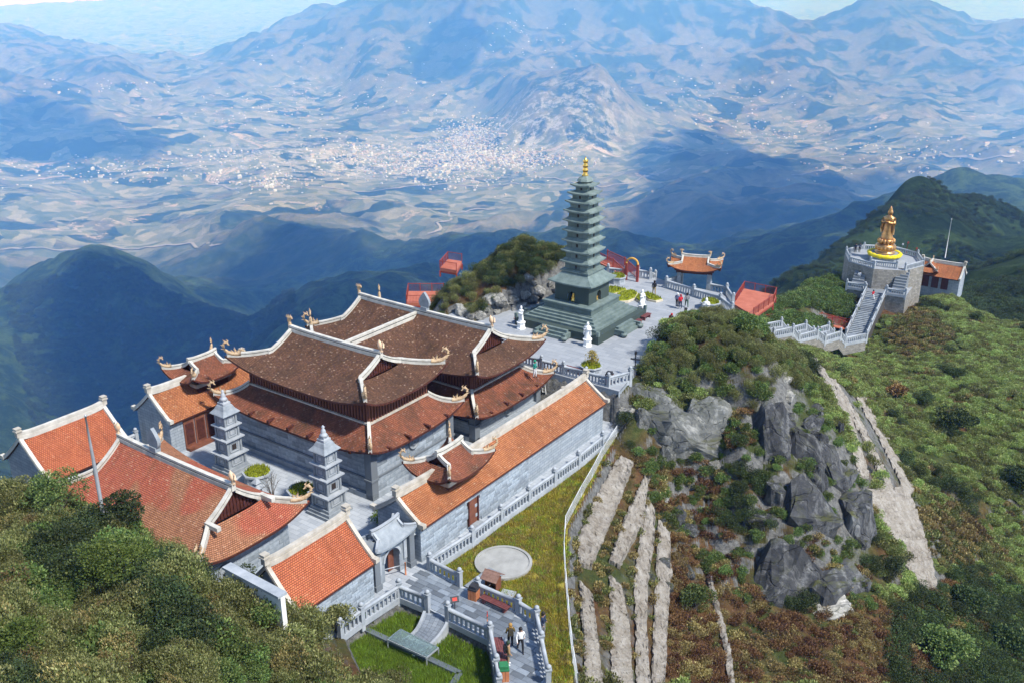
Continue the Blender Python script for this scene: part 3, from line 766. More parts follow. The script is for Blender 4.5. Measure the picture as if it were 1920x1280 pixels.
# ------------------------------------------------------------------ double-roofed halls
def medallion(parent, x, y, z, nx, ny, r=0.62):
    mb = MB(); rot = math.atan2(ny, nx)
    mb.lathe([(r, 0), (r, 0.1), (r * 0.86, 0.13), (r * 0.8, 0.06), (r * 0.5, 0.06), (r * 0.45, 0.12), (r * 0.2, 0.12), (r * 0.1, 0.03)], 24)
    vs = []
    for vx, vy, vz in mb.v:   # axis z -> outward normal
        vs.append((vz * math.cos(rot) - vx * math.sin(rot), vz * math.sin(rot) + vx * math.cos(rot), vy))
    mb.v = vs
    return mb.build('round_window', STONE_PLAIN, parent, (x, y, z))
def double_hall(name, label, u0, v0, wx, wy, oh, ze1, up1, zt1, in_x, in_y, ax, by, gx, tg, ze2, zr, up2, ends, blocks=True):
    e = empty(name, label, 'temple hall', tw(u0, v0, 0), TEMPLE_ROT)
    zb = COURT_Z
    mb = MB(); wall_box(mb, -wx, wx, -wy, wy, zb, ze1 + 0.3); w = mb.build('wall', STONE, e)
    mb = MB(); wall_box(mb, -wx - 0.35, wx + 0.35, -wy - 0.35, wy + 0.35, zb - 0.3, zb + 0.42); mb.build('plinth', STONE_FINE, e)
    mb = MB()
    for sx in (-1, 1):
        for sy in (-1, 1): mb = MB(); mb.box((sx * wx, sy * wy, (zb + ze1 + 0.2) / 2), (0.7, 0.7, ze1 + 0.2 - zb)); mb.box((sx * wx, sy * wy, zb + 1.7), (0.85, 0.85, 0.16)); mb.build('corner_pier', STONE_FINE, e)
    for (x, y, sx, sy) in ((0, -wy - 0.06, 2 * wx - 0.8, 0.3), (wx + 0.06, 0, 0.3, 2 * wy - 0.8)):
        MB().box((x, y, zb + 1.72), (sx, sy, 0.14)).build('string_course', STONE_FINE, e)
    if blocks:
        block_wall(e, (-wx + 0.36, -wy), (wx - 0.36, -wy), zb + 0.44, ze1 + 0.25, 1.15, 0.42, (0, -1))
        block_wall(e, (wx, -wy + 0.36), (wx, wy - 0.36), zb + 0.44, ze1 + 0.25, 1.15, 0.42, (1, 0))
    medallion(e, wx + 0.1, 0.2, ze1 - 1.0, 1, 0)
    skirt(e, wx + oh, wy + oh, in_x, in_y, ze1, zt1, up1, TILE_MIX)
    mb = MB(); wall_box(mb, -in_x + 0.1, in_x - 0.1, -in_y + 0.1, in_y - 0.1, zt1 - 0.6, ze2 + 0.3); uw = mb.build('upper_wall', WOOD, e)
    for fx, n, ln in (('y', -1, in_x), ('x', 1, in_y)):
        k_ = int(2 * ln / 0.32)
        m = MB()
        for i in range(k_):
            p = -ln + (i + 0.5) * 2 * ln / k_
            c = (p, n * in_y - n * 0.06, (zt1 + ze2) / 2) if fx == 'y' else (n * in_x - n * 0.06, p, (zt1 + ze2) / 2)
            m.box(c, (0.13, 0.1, ze2 - zt1 + 0.4) if fx == 'y' else (0.1, 0.13, ze2 - zt1 + 0.4))
        m = m.build('wall_battens', WOOD_B, uw); m['kind'] = 'stuff'
    # plaster flashing where the lower roof meets the upper wall
    for (x, y, sx, sy) in ((0, -in_y - 0.02, 2 * in_x, 0.2), (in_x + 0.02, 0, 0.2, 2 * in_y), (0, in_y + 0.02, 2 * in_x, 0.2), (-in_x - 0.02, 0, 0.2, 2 * in_y)):
        MB().box((x, y, zt1 + 0.06), (sx, sy, 0.14)).build('flashing', PLASTER_D, uw)
    r_ = xieshan(e, ax, by, gx, tg, ze2, zr, up2, TILE_BROWN, ends=ends, name='upper_roof')
    # bracket ends under the eaves
    for i in range(7):
        x = -wx + (i + 0.5) * 2 * wx / 7
        MB().box((x, -wy - 0.5, ze1 + 0.25), (0.22, 1.2, 0.24)).build('eave_bracket', WOOD, e)
    for i in range(4):
        y = -wy + (i + 0.5) * 2 * wy / 4
        MB().box((wx + 0.5, y, ze1 + 0.25), (1.2, 0.22, 0.24)).build('eave_bracket', WOOD, e)
    return e
MH = double_hall('main_hall', 'large two-tier brown tiled temple hall in the middle of the stone courtyard', 52.4, -55.3,
                 8.1, 4.75, 1.0, 0.95, 0.95, 2.65, 7.0, 3.6, 8.05, 4.85, 5.25, 0.5, 4.35, 6.8, 1.05, 'mix')
RH = double_hall('rear_hall', 'two-tier brown tiled rear temple hall beside the pale pagoda plaza', 64.9, -56.3,
                 9.7, 4.8, 1.2, -0.7, 0.9, 1.05, 8.6, 3.7, 10.4, 5.2, 8.1, 0.5, 2.7, 5.6, 1.0, 'mix', blocks=False)
obj('ridge_plaque', PLAQUE, RH, (0.3, 0, 6.0))
# connecting wing between the two halls
e = empty('connecting_wing', 'brown tiled wing roof joining the main hall to the rear hall', 'temple wing', tw(58.6, -57.0, 0), TEMPLE_ROT)
mb = MB()
def wing(sx):
    def f(s, t): return (sx * 5.2 * (1 - t), s * 6.0, prof_z(2.4, 5.2, t))
    return f
patch(mb, wing(1), 9, 8); patch(mb, wing(-1), 9, 8, flip=True); mb.build('roof', [TILE_BROWN, WOOD], e)
m = MB(); ridge_beam(m, [(0, y, 5.2) for y in np.linspace(-6.2, 6.4, 6)], 0.33, 0.46); m.build('main_ridge', [PLASTER, GROOVE], e)
mb = MB(); wall_box(mb, -4.2, 4.2, -3.0, 3.0, COURT_Z, 2.5); mb.build('wall', STONE, e)

# ------------------------------------------------------------------ front hall
e = empty('front_hall', 'single-storey red tiled front hall with a bare timber gable facing the shrubs', 'temple hall', tw(35.2, -54.2, 0), TEMPLE_ROT)
mb = MB(); wall_box(mb, -7.4, 7.4, -3.4, 3.4, COURT_Z, 0.35); mb.build('wall', STONE, e)
block_wall(e, (7.4, -3.4), (7.4, 3.4), COURT_Z + 0.1, 0.15, 1.0, 0.4, (1, 0))
medallion(e, 7.5, -2.2, -1.3, 1, 0, 0.6)
fr = xieshan(e, 8.3, 4.7, 6.4, 0.52, 0.1, 3.45, 0.9, TILE_FRONT, ends='bud', gable=WOOD)
obj('ridge_plaque', PLAQUE, fr, (-2.0, 0, 3.9))
for sy in (-1, 1):
    MB().box((6.9, sy * 2.3, 1.95), (1.3, 0.32, 0.3)).build('gable_beam', PLASTER, fr)

# ------------------------------------------------------------------ gable-roofed houses and galleries
def gable_house(name, label, u0, u1, v0, hw, zb, ze, zr, tile, oh=0.35, plaster=PLASTER, blocks=None, cat='house', top=None, wood_side=None, wallmat=STONE, base_skip=None):
    L = (u1 - u0) / 2
    e = empty(name, label, cat, tw((u0 + u1) / 2, v0, 0), TEMPLE_ROT + math.pi / 2)   # local x = along u, local y = -v
    w = MB()
    xs = L - 0.15
    for sy in (-1, 1):
        y = sy * hw; vs = [(-xs, y, zb), (xs, y, zb), (xs, y, ze - 0.14), (-xs, y, ze - 0.14)]
        w.add(vs, [(0, 1, 2, 3)[::-sy]], 0, [(-xs, zb), (xs, zb), (xs, ze), (-xs, ze)])
    for sx in (-1, 1):
        x = sx * xs; vs = [(x, -hw, zb), (x, hw, zb), (x, hw, ze - 0.12), (x, 0, zr - 0.18), (x, -hw, ze - 0.12)]
        w.add(vs, [tuple(range(5))[::sx]], 0, [(-hw, zb), (hw, zb), (hw, ze), (0, zr), (-hw, ze)])
    w.build('wall', wallmat, e)
    B = hw + oh; slope = (zr - ze) / hw; zee = ze - slope * oh * 0.6
    mb = MB()
    def f_(sy):
        def f(s, t): return (s * L, sy * -B * (1 - t), prof_z(zee, zr, t, 0.18))
        return f
    patch(mb, f_(1), 9, 8, 0.12); patch(mb, f_(-1), 9, 8, 0.12, flip=True)
    rf = mb.build('roof', [tile, WOOD], e)
    m = MB(); ridge_beam(m, [(x, 0, zr + 0.25 * (abs(x) / L) ** 6 * 0.8) for x in np.linspace(-L, L, 25)], 0.34, 0.5); m.build('main_ridge', [plaster, plaster], rf)
    for sx in (-1, 1):
        for sy in (-1, 1):
            m = MB(); pts = [Vector(f_(1)(sx, t)) for t in np.linspace(0, 1, 8)]
            pts = [Vector((p.x - sx * 0.12, p.y if sy < 0 else -p.y, p.z + 0.02)) for p in pts]
            m = MB(); ridge_beam(m, pts, 0.3, 0.24); m.build('verge', [plaster, plaster], rf)
            p = pts[0]; MB().box((p.x, p.y - 0.05 * (1 if sy > 0 else -1), p.z + 0.22), (0.36, 0.5, 0.3)).build('verge_stop', plaster, rf)
        obj('gable_finial', VBLOCK, rf, (sx * (L - 0.05), 0, zr + 0.25), None, (0.85, 0.85, 0.8))
    return e, rf, L
NEARH, _, NL = gable_house('gatehouse_wing', 'bright orange tiled house beside the arched stone gate', 31.5, 38.5, -40.6, 2.15, COURT_Z, -0.05, 2.2, TILE_ORANGE, plaster=PLASTER_D)
block_wall(NEARH, (-NL + 0.15, -2.15), (NL - 0.15, -2.15), COURT_Z - 1.2, -0.25, 0.62, 0.235, (0, -1))
LEFTH, _, _ = gable_house('gable_house', 'orange tiled gable house at the far left edge of the courtyard', 31.6, 38.9, -68.3, 2.6, COURT_Z - 1.0, 0.3, 2.6, TILE_ORANGE, oh=0.7)
GAL, GALR, GL = gable_house('gallery', 'long orange tiled gallery along the lawn with a stone wall', 43.0, 68.6, -40.4, 1.95, COURT_Z, 0.0, 1.5, TILE_GALLERY, plaster=PLASTER_D)
def gal_skip(a, b, z): return abs((a + b) / 2 - 6.0) < 0.62 and z < -0.75
block_wall(GAL, (-GL + 0.15, -1.95), (-GL + 13.5, -1.95), COURT_Z, -0.2, 0.85, 0.27, (0, -1), skip=gal_skip)
d = MB(); d.box((0, 0, 1.05), (1.0, 0.1, 2.1)); d = d.build('door', WOOD_B, GAL, (-GL + 6.15, -1.98, COURT_Z + 0.1))
for x in (-0.56, 0.56): MB().box((x, -0.04, 1.08), (0.12, 0.22, 2.2)).build('door_frame', WOOD, d)
MB().box((0, -0.3, -0.02), (1.3, 0.6, 0.16)).build('door_step', STONE_PLAIN, d)
LGAL, LGALR, LL = gable_house('gallery', 'short orange tiled gallery with brown timber doors behind the left stone stupa', 42.8, 53.0, -68.2, 2.2, COURT_Z, 0.3, 2.2, TILE_GALLERY, plaster=PLASTER)
# timber front of the left gallery (faces the court, local -y)
for i in range(8):
    x = -LL + 2.0 + i * 1.15
    mb = MB(); mb.box((x, -2.24, COURT_Z + 1.5), (1.05, 0.12, 2.7)); dl = mb.build('door', WOOD_B, LGAL)
    MB().box((x, -2.32, COURT_Z + 1.5), (0.75, 0.06, 1.9)).build('door_panel', WOOD, dl)
MB().box((0.4, -2.5, COURT_Z + 0.12), (2 * LL - 2.2, 0.55, 0.3)).build('timber_sill', WOOD_B, LGAL)
def roof_pavilion(name, label, u0, v0, z0, parent_l):
    e = empty(name, label, 'pavilion', tw(u0, v0, 0), TEMPLE_ROT + math.pi / 2)
    mb = MB(); wall_box(mb, -1.6, 1.6, -1.15, 1.15, z0 - 1.2, z0 + 0.75); mb.build('wall', WOOD, e)
    for (x, y, sx, sy) in ((0, -1.25, 3.6, 0.3), (0, 1.25, 3.6, 0.3), (-1.75, 0, 0.3, 2.7), (1.75, 0, 0.3, 2.7)):
        MB().box((x, y, z0 - 0.1), (sx, sy, 0.35)).build('curb', PLASTER_D, e)
    xieshan(e, 2.7, 2.15, 1.45, 0.5, z0 + 0.35, z0 + 1.75, 0.85, TILE_MIX, bw=0.26, csc=0.62, ends=None, ns=21, nt=10)
    return e
roof_pavilion('roof_pavilion', 'small swept-roof pavilion riding on the long right gallery', 48.9, -40.3, 1.25, GAL)
roof_pavilion('roof_pavilion', 'small swept-roof pavilion riding on the short left gallery', 48.6, -68.2, 2.0, LGAL)

# ------------------------------------------------------------------ courtyard, plaza and paths (setting)
def paved(name, poly, z, mat, thick, label, side=STONE_FINE, rot=TEMPLE_ROT, loc=None):
    P = [(p[0], p[1]) for p in poly]; mb = MB(); n = len(P)
    area = sum(P[i][0] * P[(i + 1) % n][1] - P[(i + 1) % n][0] * P[i][1] for i in range(n))
    if area < 0: P = P[::-1]
    ca, sa = math.cos(-rot), math.sin(-rot)
    uv = [(x * ca - y * sa, x * sa + y * ca) for x, y in P]
    mb.add([(x, y, z) for x, y in P], [tuple(range(n))], 0, uv)
    for i in range(n):
        a, b = P[i], P[(i + 1) % n]; L = math.hypot(b[0] - a[0], b[1] - a[1])
        mb.add([(a[0], a[1], z - thick), (b[0], b[1], z - thick), (b[0], b[1], z), (a[0], a[1], z)], [(0, 1, 2, 3)], 1, [(0, 0), (L, 0), (L, thick), (0, thick)])
    o = mb.build(name, [mat, side])
    return tag(o, label, kind='structure')
paved('courtyard', COURT, COURT_Z, PAVE, 3.0, 'grey stone paved temple courtyard')
paved('plaza', PLAZA, 0.0, PAVE_L, 3.2, 'pale stone plaza around the green pagoda')
# lower path in front of the gate, single slabs
path_o = paved('footpath', PATH, COURT_Z + 0.02, PAVE, 1.6, 'blue grey slab path leading from the arched gate')
def slabs_in(poly, z, parent, bw=1.0, bh=0.5, limit=290, rot=TEMPLE_ROT, name='paving_slab', mesh=SLAB):
    P = [(p[0], p[1]) for p in poly]; ca, sa = math.cos(-rot), math.sin(-rot)
    Q = [(x * ca - y * sa, x * sa + y * ca) for x, y in P]
    x0, x1 = min(q[0] for q in Q), max(q[0] for q in Q); y0, y1 = min(q[1] for q in Q), max(q[1] for q in Q)
    cand = []; r_ = 0; y = y0
    while y < y1:
        x = x0 - (r_ % 2) * bw * 0.5
        while x < x1:
            w = bw * random.uniform(0.75, 1.35); c = (x + w / 2, y + bh / 2)
            cs = [(x + 0.04, y + 0.04), (x + w - 0.04, y + 0.04), (x + w - 0.04, y + bh - 0.04), (x + 0.04, y + bh - 0.04)]
            if all(in_poly(np.array([q[0]]), np.array([q[1]]), Q)[0] for q in cs): cand.append((c, w))
            x += w
        y += bh; r_ += 1
    cand.sort(key=lambda q: q[0][0] ** 2 + q[0][1] ** 2)
    for (c, w) in cand[:limit]:
        wx, wy = c[0] * ca + c[1] * sa, -c[0] * sa + c[1] * ca
        obj(name, mesh, parent, (wx, wy, z + random.uniform(-0.004, 0.006)), (0, 0, rot), (w - 0.02, bh - 0.02, 0.06))
slabs_in(PATH, COURT_Z + 0.03, path_o, 0.85, 0.42, 300, TEMPLE_ROT)
LAWN_M = mottled('dry_lawn', (0.22, 0.18, 0.035), (0.36, 0.30, 0.06), 0.8, 0.95, 0.6, 8, spec=0.1)
LAWN_G = mottled('green_lawn', (0.09, 0.15, 0.018), (0.2, 0.28, 0.04), 0.9, 0.95, 0.6, 8, spec=0.1)
paved('lawn', LAWN, -3.38, LAWN_M, 0.6, 'sloping yellow green lawn between the gallery and the wire fence', side=LAWN_M)
paved('lower_lawn', LOWLAWN, -4.1, LAWN_G, 0.6, 'bright green lawn below the footpath', side=LAWN_G)
# round stone patch on the lawn
c0 = atz(944, 1056, -3.36)
mb = MB(); mb.lathe([(2.05, 0), (2.05, 0.2), (1.85, 0.2), (1.85, 0.12), (0.01, 0.12)], 40, smooth=False)
rt = mb.build('round_terrace', [mottled('round_terrace_stone', (0.24, 0.24, 0.225), (0.37, 0.37, 0.35), 0.9, 0.8, 0.2)], None, c0)
tag(rt, 'round pale paved terrace with a low rim on the lawn', 'terrace')
a_, b_ = atz(893, 1100, -3.3), atz(922, 1078, -3.3); d_ = (b_ - a_)
mb = MB(); mb.box((0, 0, 0), (d_.length + 1.0, 1.3, 0.16))
tag(mb.build('garden_walk', PAVE, None, (a_ + b_) / 2 + Vector((0, 0, 0.06)), math.atan2(d_.y, d_.x)), 'short pale walk from footpath to round terrace', kind='structure')

# ------------------------------------------------------------------ balustrades
def _post_mesh(h=1.2):
    mb = MB(); mb.box((0, 0, h / 2 - 0.3), (0.3, 0.3, h + 0.6)); mb.box((0, 0, h + 0.02), (0.38, 0.38, 0.08))
    mb.lathe([(0.1, h + 0.06), (0.16, h + 0.14), (0.17, h + 0.22), (0.12, h + 0.3), (0.02, h + 0.36)], 8)
    return mb.mesh('post', [STONE_RAIL])
POST = _post_mesh()
BALUSTER = MB().box((0, 0, 0.32), (0.13, 0.12, 0.66)).mesh('baluster', [STONE_RAIL])
RED = mottled('red_painted_steel', (0.2, 0.035, 0.026), (0.34, 0.065, 0.046), 2.0, 0.55, 0.1)
REDDECK = mottled('orange_red_deck', (0.34, 0.095, 0.055), (0.48, 0.16, 0.1), 0.8, 0.7, 0.15)
REDPOST = MB().box((0, 0, 0.55), (0.1, 0.1, 1.2)).mesh('post', [RED])
def _tube_between(mb, a, b, w, h, mi=0):
    a = Vector(a); b = Vector(b); d = b - a; s = Vector((d.y, -d.x, 0)).normalized() * w / 2
    vs = [a - s, a + s, b + s, b - s]
    vs = vs + [v + Vector((0, 0, h)) for v in vs]
    mb.add(vs, [(3, 2, 1, 0), (4, 5, 6, 7), (0, 1, 5, 4), (1, 2, 6, 5), (2, 3, 7, 6), (3, 0, 4, 7)], mi)
def balustrade(pts, label, group=None, fine=True, red=False, space=0.36, scale=1.0, name='balustrade', cat='balustrade', first=True, last=True):
    pts = [Vector(p) for p in pts]; b0 = pts[0].copy()
    e = empty(name, label, cat, b0, 0.0, group)
    for i, p in enumerate(pts):
        if (i == 0 and not first) or (i == len(pts) - 1 and not last): continue
        a = pts[min(i + 1, len(pts) - 1)] - pts[max(i - 1, 0)]
        obj('post', REDPOST if red else POST, e, p - b0, (0, 0, math.atan2(a.y, a.x)), (scale, scale, scale))
    for a, b in zip(pts[:-1], pts[1:]):
        a = a - b0; b = b - b0; L = (b - a).length; dz = Vector((0, 0, 1)); ang = math.atan2((b - a).y, (b - a).x)
        if red:
            m = MB(); _tube_between(m, a + dz * 1.0 * scale, b + dz * 1.0 * scale, 0.09, 0.07); m.build('top_rail', RED, e)
            m = MB(); _tube_between(m, a + dz * 0.12, b + dz * 0.12, 0.06, 0.06)
            n = max(2, int(L / 0.17))
            for k in range(1, n):
                p = a.lerp(b, k / n); m.box((p.x, p.y, p.z + 0.55 * scale), (0.03, 0.03, 0.9 * scale))
            o = m.build('infill', RED, e); o['kind'] = 'stuff'
        else:
            m = MB(); m.tube([a + dz * 0.92 * scale, b + dz * 0.92 * scale], 0.13 * scale, 8); m.build('top_rail', STONE_RAIL, e)
            m = MB(); _tube_between(m, a + dz * -0.3, b + dz * -0.3, 0.26 * scale, 0.3 + 0.13 * scale); _tube_between(m, a + dz * 0.73 * scale, b + dz * 0.73 * scale, 0.16 * scale, 0.08 * scale); m.build('base_rail', STONE_RAIL, e)
            n = max(2, int(L / (space * scale)))
            if fine:
                for k in range(1, n):
                    p = a.lerp(b, k / n); obj('baluster', BALUSTER, e, p + dz * 0.12 * scale, (0, 0, ang), (scale, scale, scale))
            else:
                m = MB()
                for k in range(1, n):
                    p = a.lerp(b, k / n); m.box((p.x, p.y, p.z + 0.45 * scale), (0.15 * scale, 0.13 * scale, 0.6 * scale), 0, ang)
                o = m.build('baluster_row', STONE_RAIL, e); o['kind'] = 'stuff'
    return e
Z3 = COURT_Z
balustrade([atz(x, y, Z3) for x, y in [(806,1069),(885,1018),(939,977),(991,940),(1039,906),(1084,873),(1129,836)]], 'long stone balustrade between the gallery wall and the lawn')
balustrade([atz(x, y, Z3) for x, y in [(806,1069),(862,1099)]], 'short stone balustrade from the gallery corner down to the garden walk', first=False)
balustrade([atz(x, y, Z3) for x, y in [(896,1116),(972,1150),(1006,1172),(1015,1220),(1028,1285)]], 'bending stone balustrade along the lawn side of the footpath')
balustrade([atz(x, y, Z3) for x, y in [(802,1142),(749,1120),(679,1166),(640,1195)]], 'stone balustrade around the upper corner of the green lawn')
balustrade([atz(x, y, Z3) for x, y in [(840,1163),(919,1202),(931,1264),(936,1300)]], 'stone balustrade with a wooden bench between the footpath and the green lawn')
# plaza balustrades
balustrade([tw(71.3, v, 0) for v in (-52, -49.5, -47, -44.5, -42, -39.6)], 'stone balustrade at the plaza edge above the rear hall', fine=True, scale=0.95)
balustrade([tw(71.3, -39.6, 0), tw(73.6, -38.6, 0)], 'short stone balustrade end beside the bin on the plaza', fine=False, first=False)
pf = [atz(x, y, 0) for x, y in [(1249,540),(1300,556),(1350,572),(1372,590)]]
balustrade(pf, 'stone balustrade on the near side of the roofed stair gate', fine=False)
balustrade([pf[0], atz(1278, 528, 0), atz(1276, 512, -0.5)], 'stone balustrade left of the roofed stair gate', fine=False, first=False)
balustrade([atz(1196, 520, 0), atz(1219, 524, 0), atz(1228, 528, -0.6)], 'short stone balustrade beside the red bridge arch', fine=False)
balustrade([atz(1330, 546, -0.6), atz(1362, 553, -0.6), atz(1374, 572, -0.2)], 'pale stone balustrade behind the octagonal planter on the plaza', fine=False)
balustrade([atz(1140, 516, 0.0), atz(1172, 520, 0)], 'stone balustrade behind the green pagoda', fine=False)
# stone kerb wall of the left court edge
balustrade([tw(39.0, -70.6, Z3), tw(40.6, -70.6, Z3), tw(42.6, -70.6, Z3)], 'stone parapet between the left house and the left gallery', fine=False)
balustrade([tw(27.5, -70.5, Z3), tw(30.5, -71.3, Z3)], 'bit of stone balustrade at the left edge beyond the gable house', fine=False)

# ------------------------------------------------------------------ arched gate
ge = empty('arched_gate', 'grey stone gate with an arched doorway between two tiled buildings', 'gate', tw(40.75, -39.4, COURT_Z), TEMPLE_ROT + math.pi / 2)   # local x=u, y=-v
def arch_wall(mb, w, h, aw, ah, y0, y1):
    pr = [(-w, 0), (-aw, 0)]
    for i in range(13):
        a = math.pi * (1 - i / 12); pr.append((aw * math.cos(a), ah + aw * math.sin(a)))
    pr += [(aw, 0), (w, 0), (w, h), (-w, h)]
    # build as quads between arch edge and outline
    arch = pr[1:15]; arch = [(-aw, 0)] + [(aw * math.cos(math.pi * (1 - i / 12)), ah + aw * math.sin(math.pi * (1 - i / 12))) for i in range(13)] + [(aw, 0)]
    top = [(-w, 0)] + [(-w + 2 * w * i / 12, h) for i in range(13)] + [(w, 0)]
    for y, fl in ((y0, 1), (y1, -1)):
        vs = [(x, y, z) for x, z in arch] + [(x, y, z) for x, z in top]; n = len(arch)
        mb.add(vs, [(i, i + 1, i + 1 + n, i + n)[::fl] for i in range(n - 1)])
    n = len(arch)
    mb.add([(x, y0, z) for x, z in arch] + [(x, y1, z) for x, z in arch], [(i, i + n, i + 1 + n, i + 1) for i in range(n - 1)])
mb = MB(); arch_wall(mb, 2.1, 2.9, 0.75, 1.5, -0.5, 0.5); mb.build('wall', STONE_PLAIN, ge)
for sx in (-1, 1):
    mb = MB(); mb.box((sx * 1.75, -0.62, 1.45), (0.5, 0.4, 2.9)); mb.box((sx * 1.75, -0.66, 0.2), (0.62, 0.5, 0.4)); mb.box((sx * 1.75, -0.66, 2.75), (0.62, 0.5, 0.2)); mb.build('pilaster', STONE_FINE, ge)
    MB().box((sx * 1.28, -0.55, 1.6), (0.3, 0.12, 1.5)).build('carved_panel', STONE_RAIL, ge)
    mb = MB(); mb.box((sx * 0.55, 0.1, 1.15), (0.7, 0.1, 2.2)); mb.build('door', WOOD_B, ge)
mb = MB()
for i in range(14):
    a0 = math.pi * i / 13; a1 = math.pi * (i + 1) / 13
    if i < 13:
        for r0, r1, y in ((0.75, 0.92, -0.56),):
            vs = [(r * math.cos(a), yy, 1.5 + r * math.sin(a)) for a in (a0, a1) for r in (r0, r1) for yy in (-0.58, -0.48)]
            mb.add(vs, [(0, 2, 6, 4), (1, 5, 7, 3), (2, 3, 7, 6), (0, 4, 5, 1)])
mb.build('arch_trim', STONE_RAIL, ge)
def stone_roof(parent, a, b, g, ze, zr, up):
    rf = xieshan(parent, a, b, g, 0.5, ze, zr, up, STONE_PLAIN, plaster=STONE_RAIL, bw=0.2, csc=0.4, curls=False, ends=None, gable=STONE_FINE, ns=15, nt=8, under=STONE_FINE)
    return rf
stone_roof(ge, 2.0, 1.05, 1.3, 2.95, 3.85, 0.35)
for sx in (-1, 1):
    mb = MB(); mb.add([(sx * 2.0, -0.8, 2.35), (sx * 2.7, -0.8, 2.25), (sx * 2.7, 0.8, 2.25), (sx * 2.0, 0.8, 2.35), (sx * 2.0, 0, 2.95), (sx * 2.7, 0, 2.85)], [(0, 1, 5, 4), (3, 4, 5, 2), (1, 2, 5), (0, 4, 3), (0, 3, 2, 1)])
    mb.build('side_roof', STONE_PLAIN, ge)

# ------------------------------------------------------------------ stone stupas and planters in the court
def stupa(label, u, v):
    e = empty('stone_stupa', label, 'stupa', tw(u, v, COURT_Z), TEMPLE_ROT, 'stone stupas in the courtyard')
    mb = MB(); z = 0
    for i, w in enumerate((2.9, 2.6, 2.3)): mb.box((0, 0, z + 0.14), (w, w, 0.28)); z += 0.28
    mb.build('stepped_base', STONE_PLAIN, e)
    lv = [(1.9, 1.05, 2.3), (1.55, 1.35, 1.95), (1.4, 1.05, 1.75), (1.25, 0.95, 1.5)]
    for i, (w, h, cw) in enumerate(lv):
        mb = MB(); mb.box((0, 0, z + h / 2), (w, w, h))
        for sx in (-1, 1):
            for sy in (-1, 1): mb.box((sx * w / 2, sy * w / 2, z + h / 2), (0.2, 0.2, h))
        t = mb.build('tier', STONE_PLAIN, e)
        for (nx, ny) in ((0, -1), (1, 0), (-1, 0), (0, 1)):
            m = MB(); fw, fh = w * 0.62, h * 0.66
            c = Vector((nx * w / 2, ny * w / 2, z + h / 2)); tx = Vector((-ny, nx, 0))
            for k in (-1, 1):
                q = c + tx * (k * fw / 2); m.box(q, (0.08 if nx == 0 else 0.12, 0.12 if nx == 0 else 0.08, fh), 0)
                m.box(c + Vector((0, 0, k * fh / 2)), (fw if nx == 0 else 0.12, 0.12 if nx == 0 else fw, 0.08), 0)
            m.box(c, (fw * 0.5 if nx == 0 else 0.08, 0.08 if nx == 0 else fw * 0.5, fh * 0.6), 1 if (i == 1 and nx == 1) else 0)
            m.build('carved_frame', [STONE_RAIL, DARK], t)
        z += h
        mb = MB(); mb.box((0, 0, z + 0.06), (cw, cw, 0.12)); mb.box((0, 0, z + 0.17), (cw + 0.28, cw + 0.28, 0.12)); mb.build('cornice', STONE_RAIL, e); z += 0.22
    mb = MB(); prof = [(1.42, 0), (1.36, 0.08), (0.95, 0.4), (0.72, 0.75), (0.55, 0.85)]
    mb.lathe(prof, 4, (0, 0, z), rot=math.pi / 4, smooth=False); mb.build('roof', STONE_PLAIN, e); z += 0.85
    mb = MB(); mb.box((0, 0, z + 0.1), (0.85, 0.85, 0.18)); mb.box((0, 0, z + 0.3), (0.6, 0.6, 0.22)); mb.lathe([(0.42, 0.4), (0.3, 0.62), (0.2, 0.7), (0.24, 0.85), (0.14, 1.05), (0.1, 1.1), (0.16, 1.25), (0.02, 1.42)], 8, (0, 0, z))
    mb.build('finial', STONE_RAIL, e)
    e.scale = (0.86, 0.86, 0.88)
    return e
stupa('left of the two tiered stone stupas, beside the timber-fronted gallery', 44.2, -59.9)
stupa('right of the two tiered stone stupas, nearer to the arched gate', 44.3, -48.6)
GRASSY = mottled('planter_moss', (0.16, 0.19, 0.015), (0.32, 0.35, 0.03), 3.0, 0.9, 0.8, 14, spec=0.1)
def planter(label, p, r=1.25, h=1.0, sides=8, plant=None):
    e = empty('octagonal_planter', label, 'planter', p, R(10))
    mb = MB(); mb.lathe([(r * 0.92, 0), (r * 0.9, h * 0.2), (r * 0.86, h * 0.8), (r, h * 0.86), (r, h), (r * 0.84, h), (r * 0.84, h * 0.8), (0.01, h * 0.8)], sides, smooth=False)
    mb.build('tub', STONE_RAIL, e)
    for i in range(8):
        a = 2 * math.pi * (i + 0.5) / 8; q = r * 0.88 * math.cos(math.pi / 8)
        MB().box((math.cos(a) * q, math.sin(a) * q, h * 0.5), (0.05, r * 0.42, h * 0.4), 0, a).build('carved_panel', STONE_PLAIN, e)
    mb = MB(); N = 18
    g = np.zeros((7, N + 1, 3))
    for i in range(7):
        for k in range(N + 1):
            a = 2 * math.pi * k / N; q = r * 0.82 * i / 6
            g[i, k] = (q * math.cos(a), q * math.sin(a), h * 0.9 + 0.22 * (1 - (i / 6) ** 2) + random.uniform(0, 0.05))
    mb.grid(g); mb.build('moss', GRASSY, e)
    tufts(e, r * 0.8, h * 0.95, 260, GRASSY)
    return e
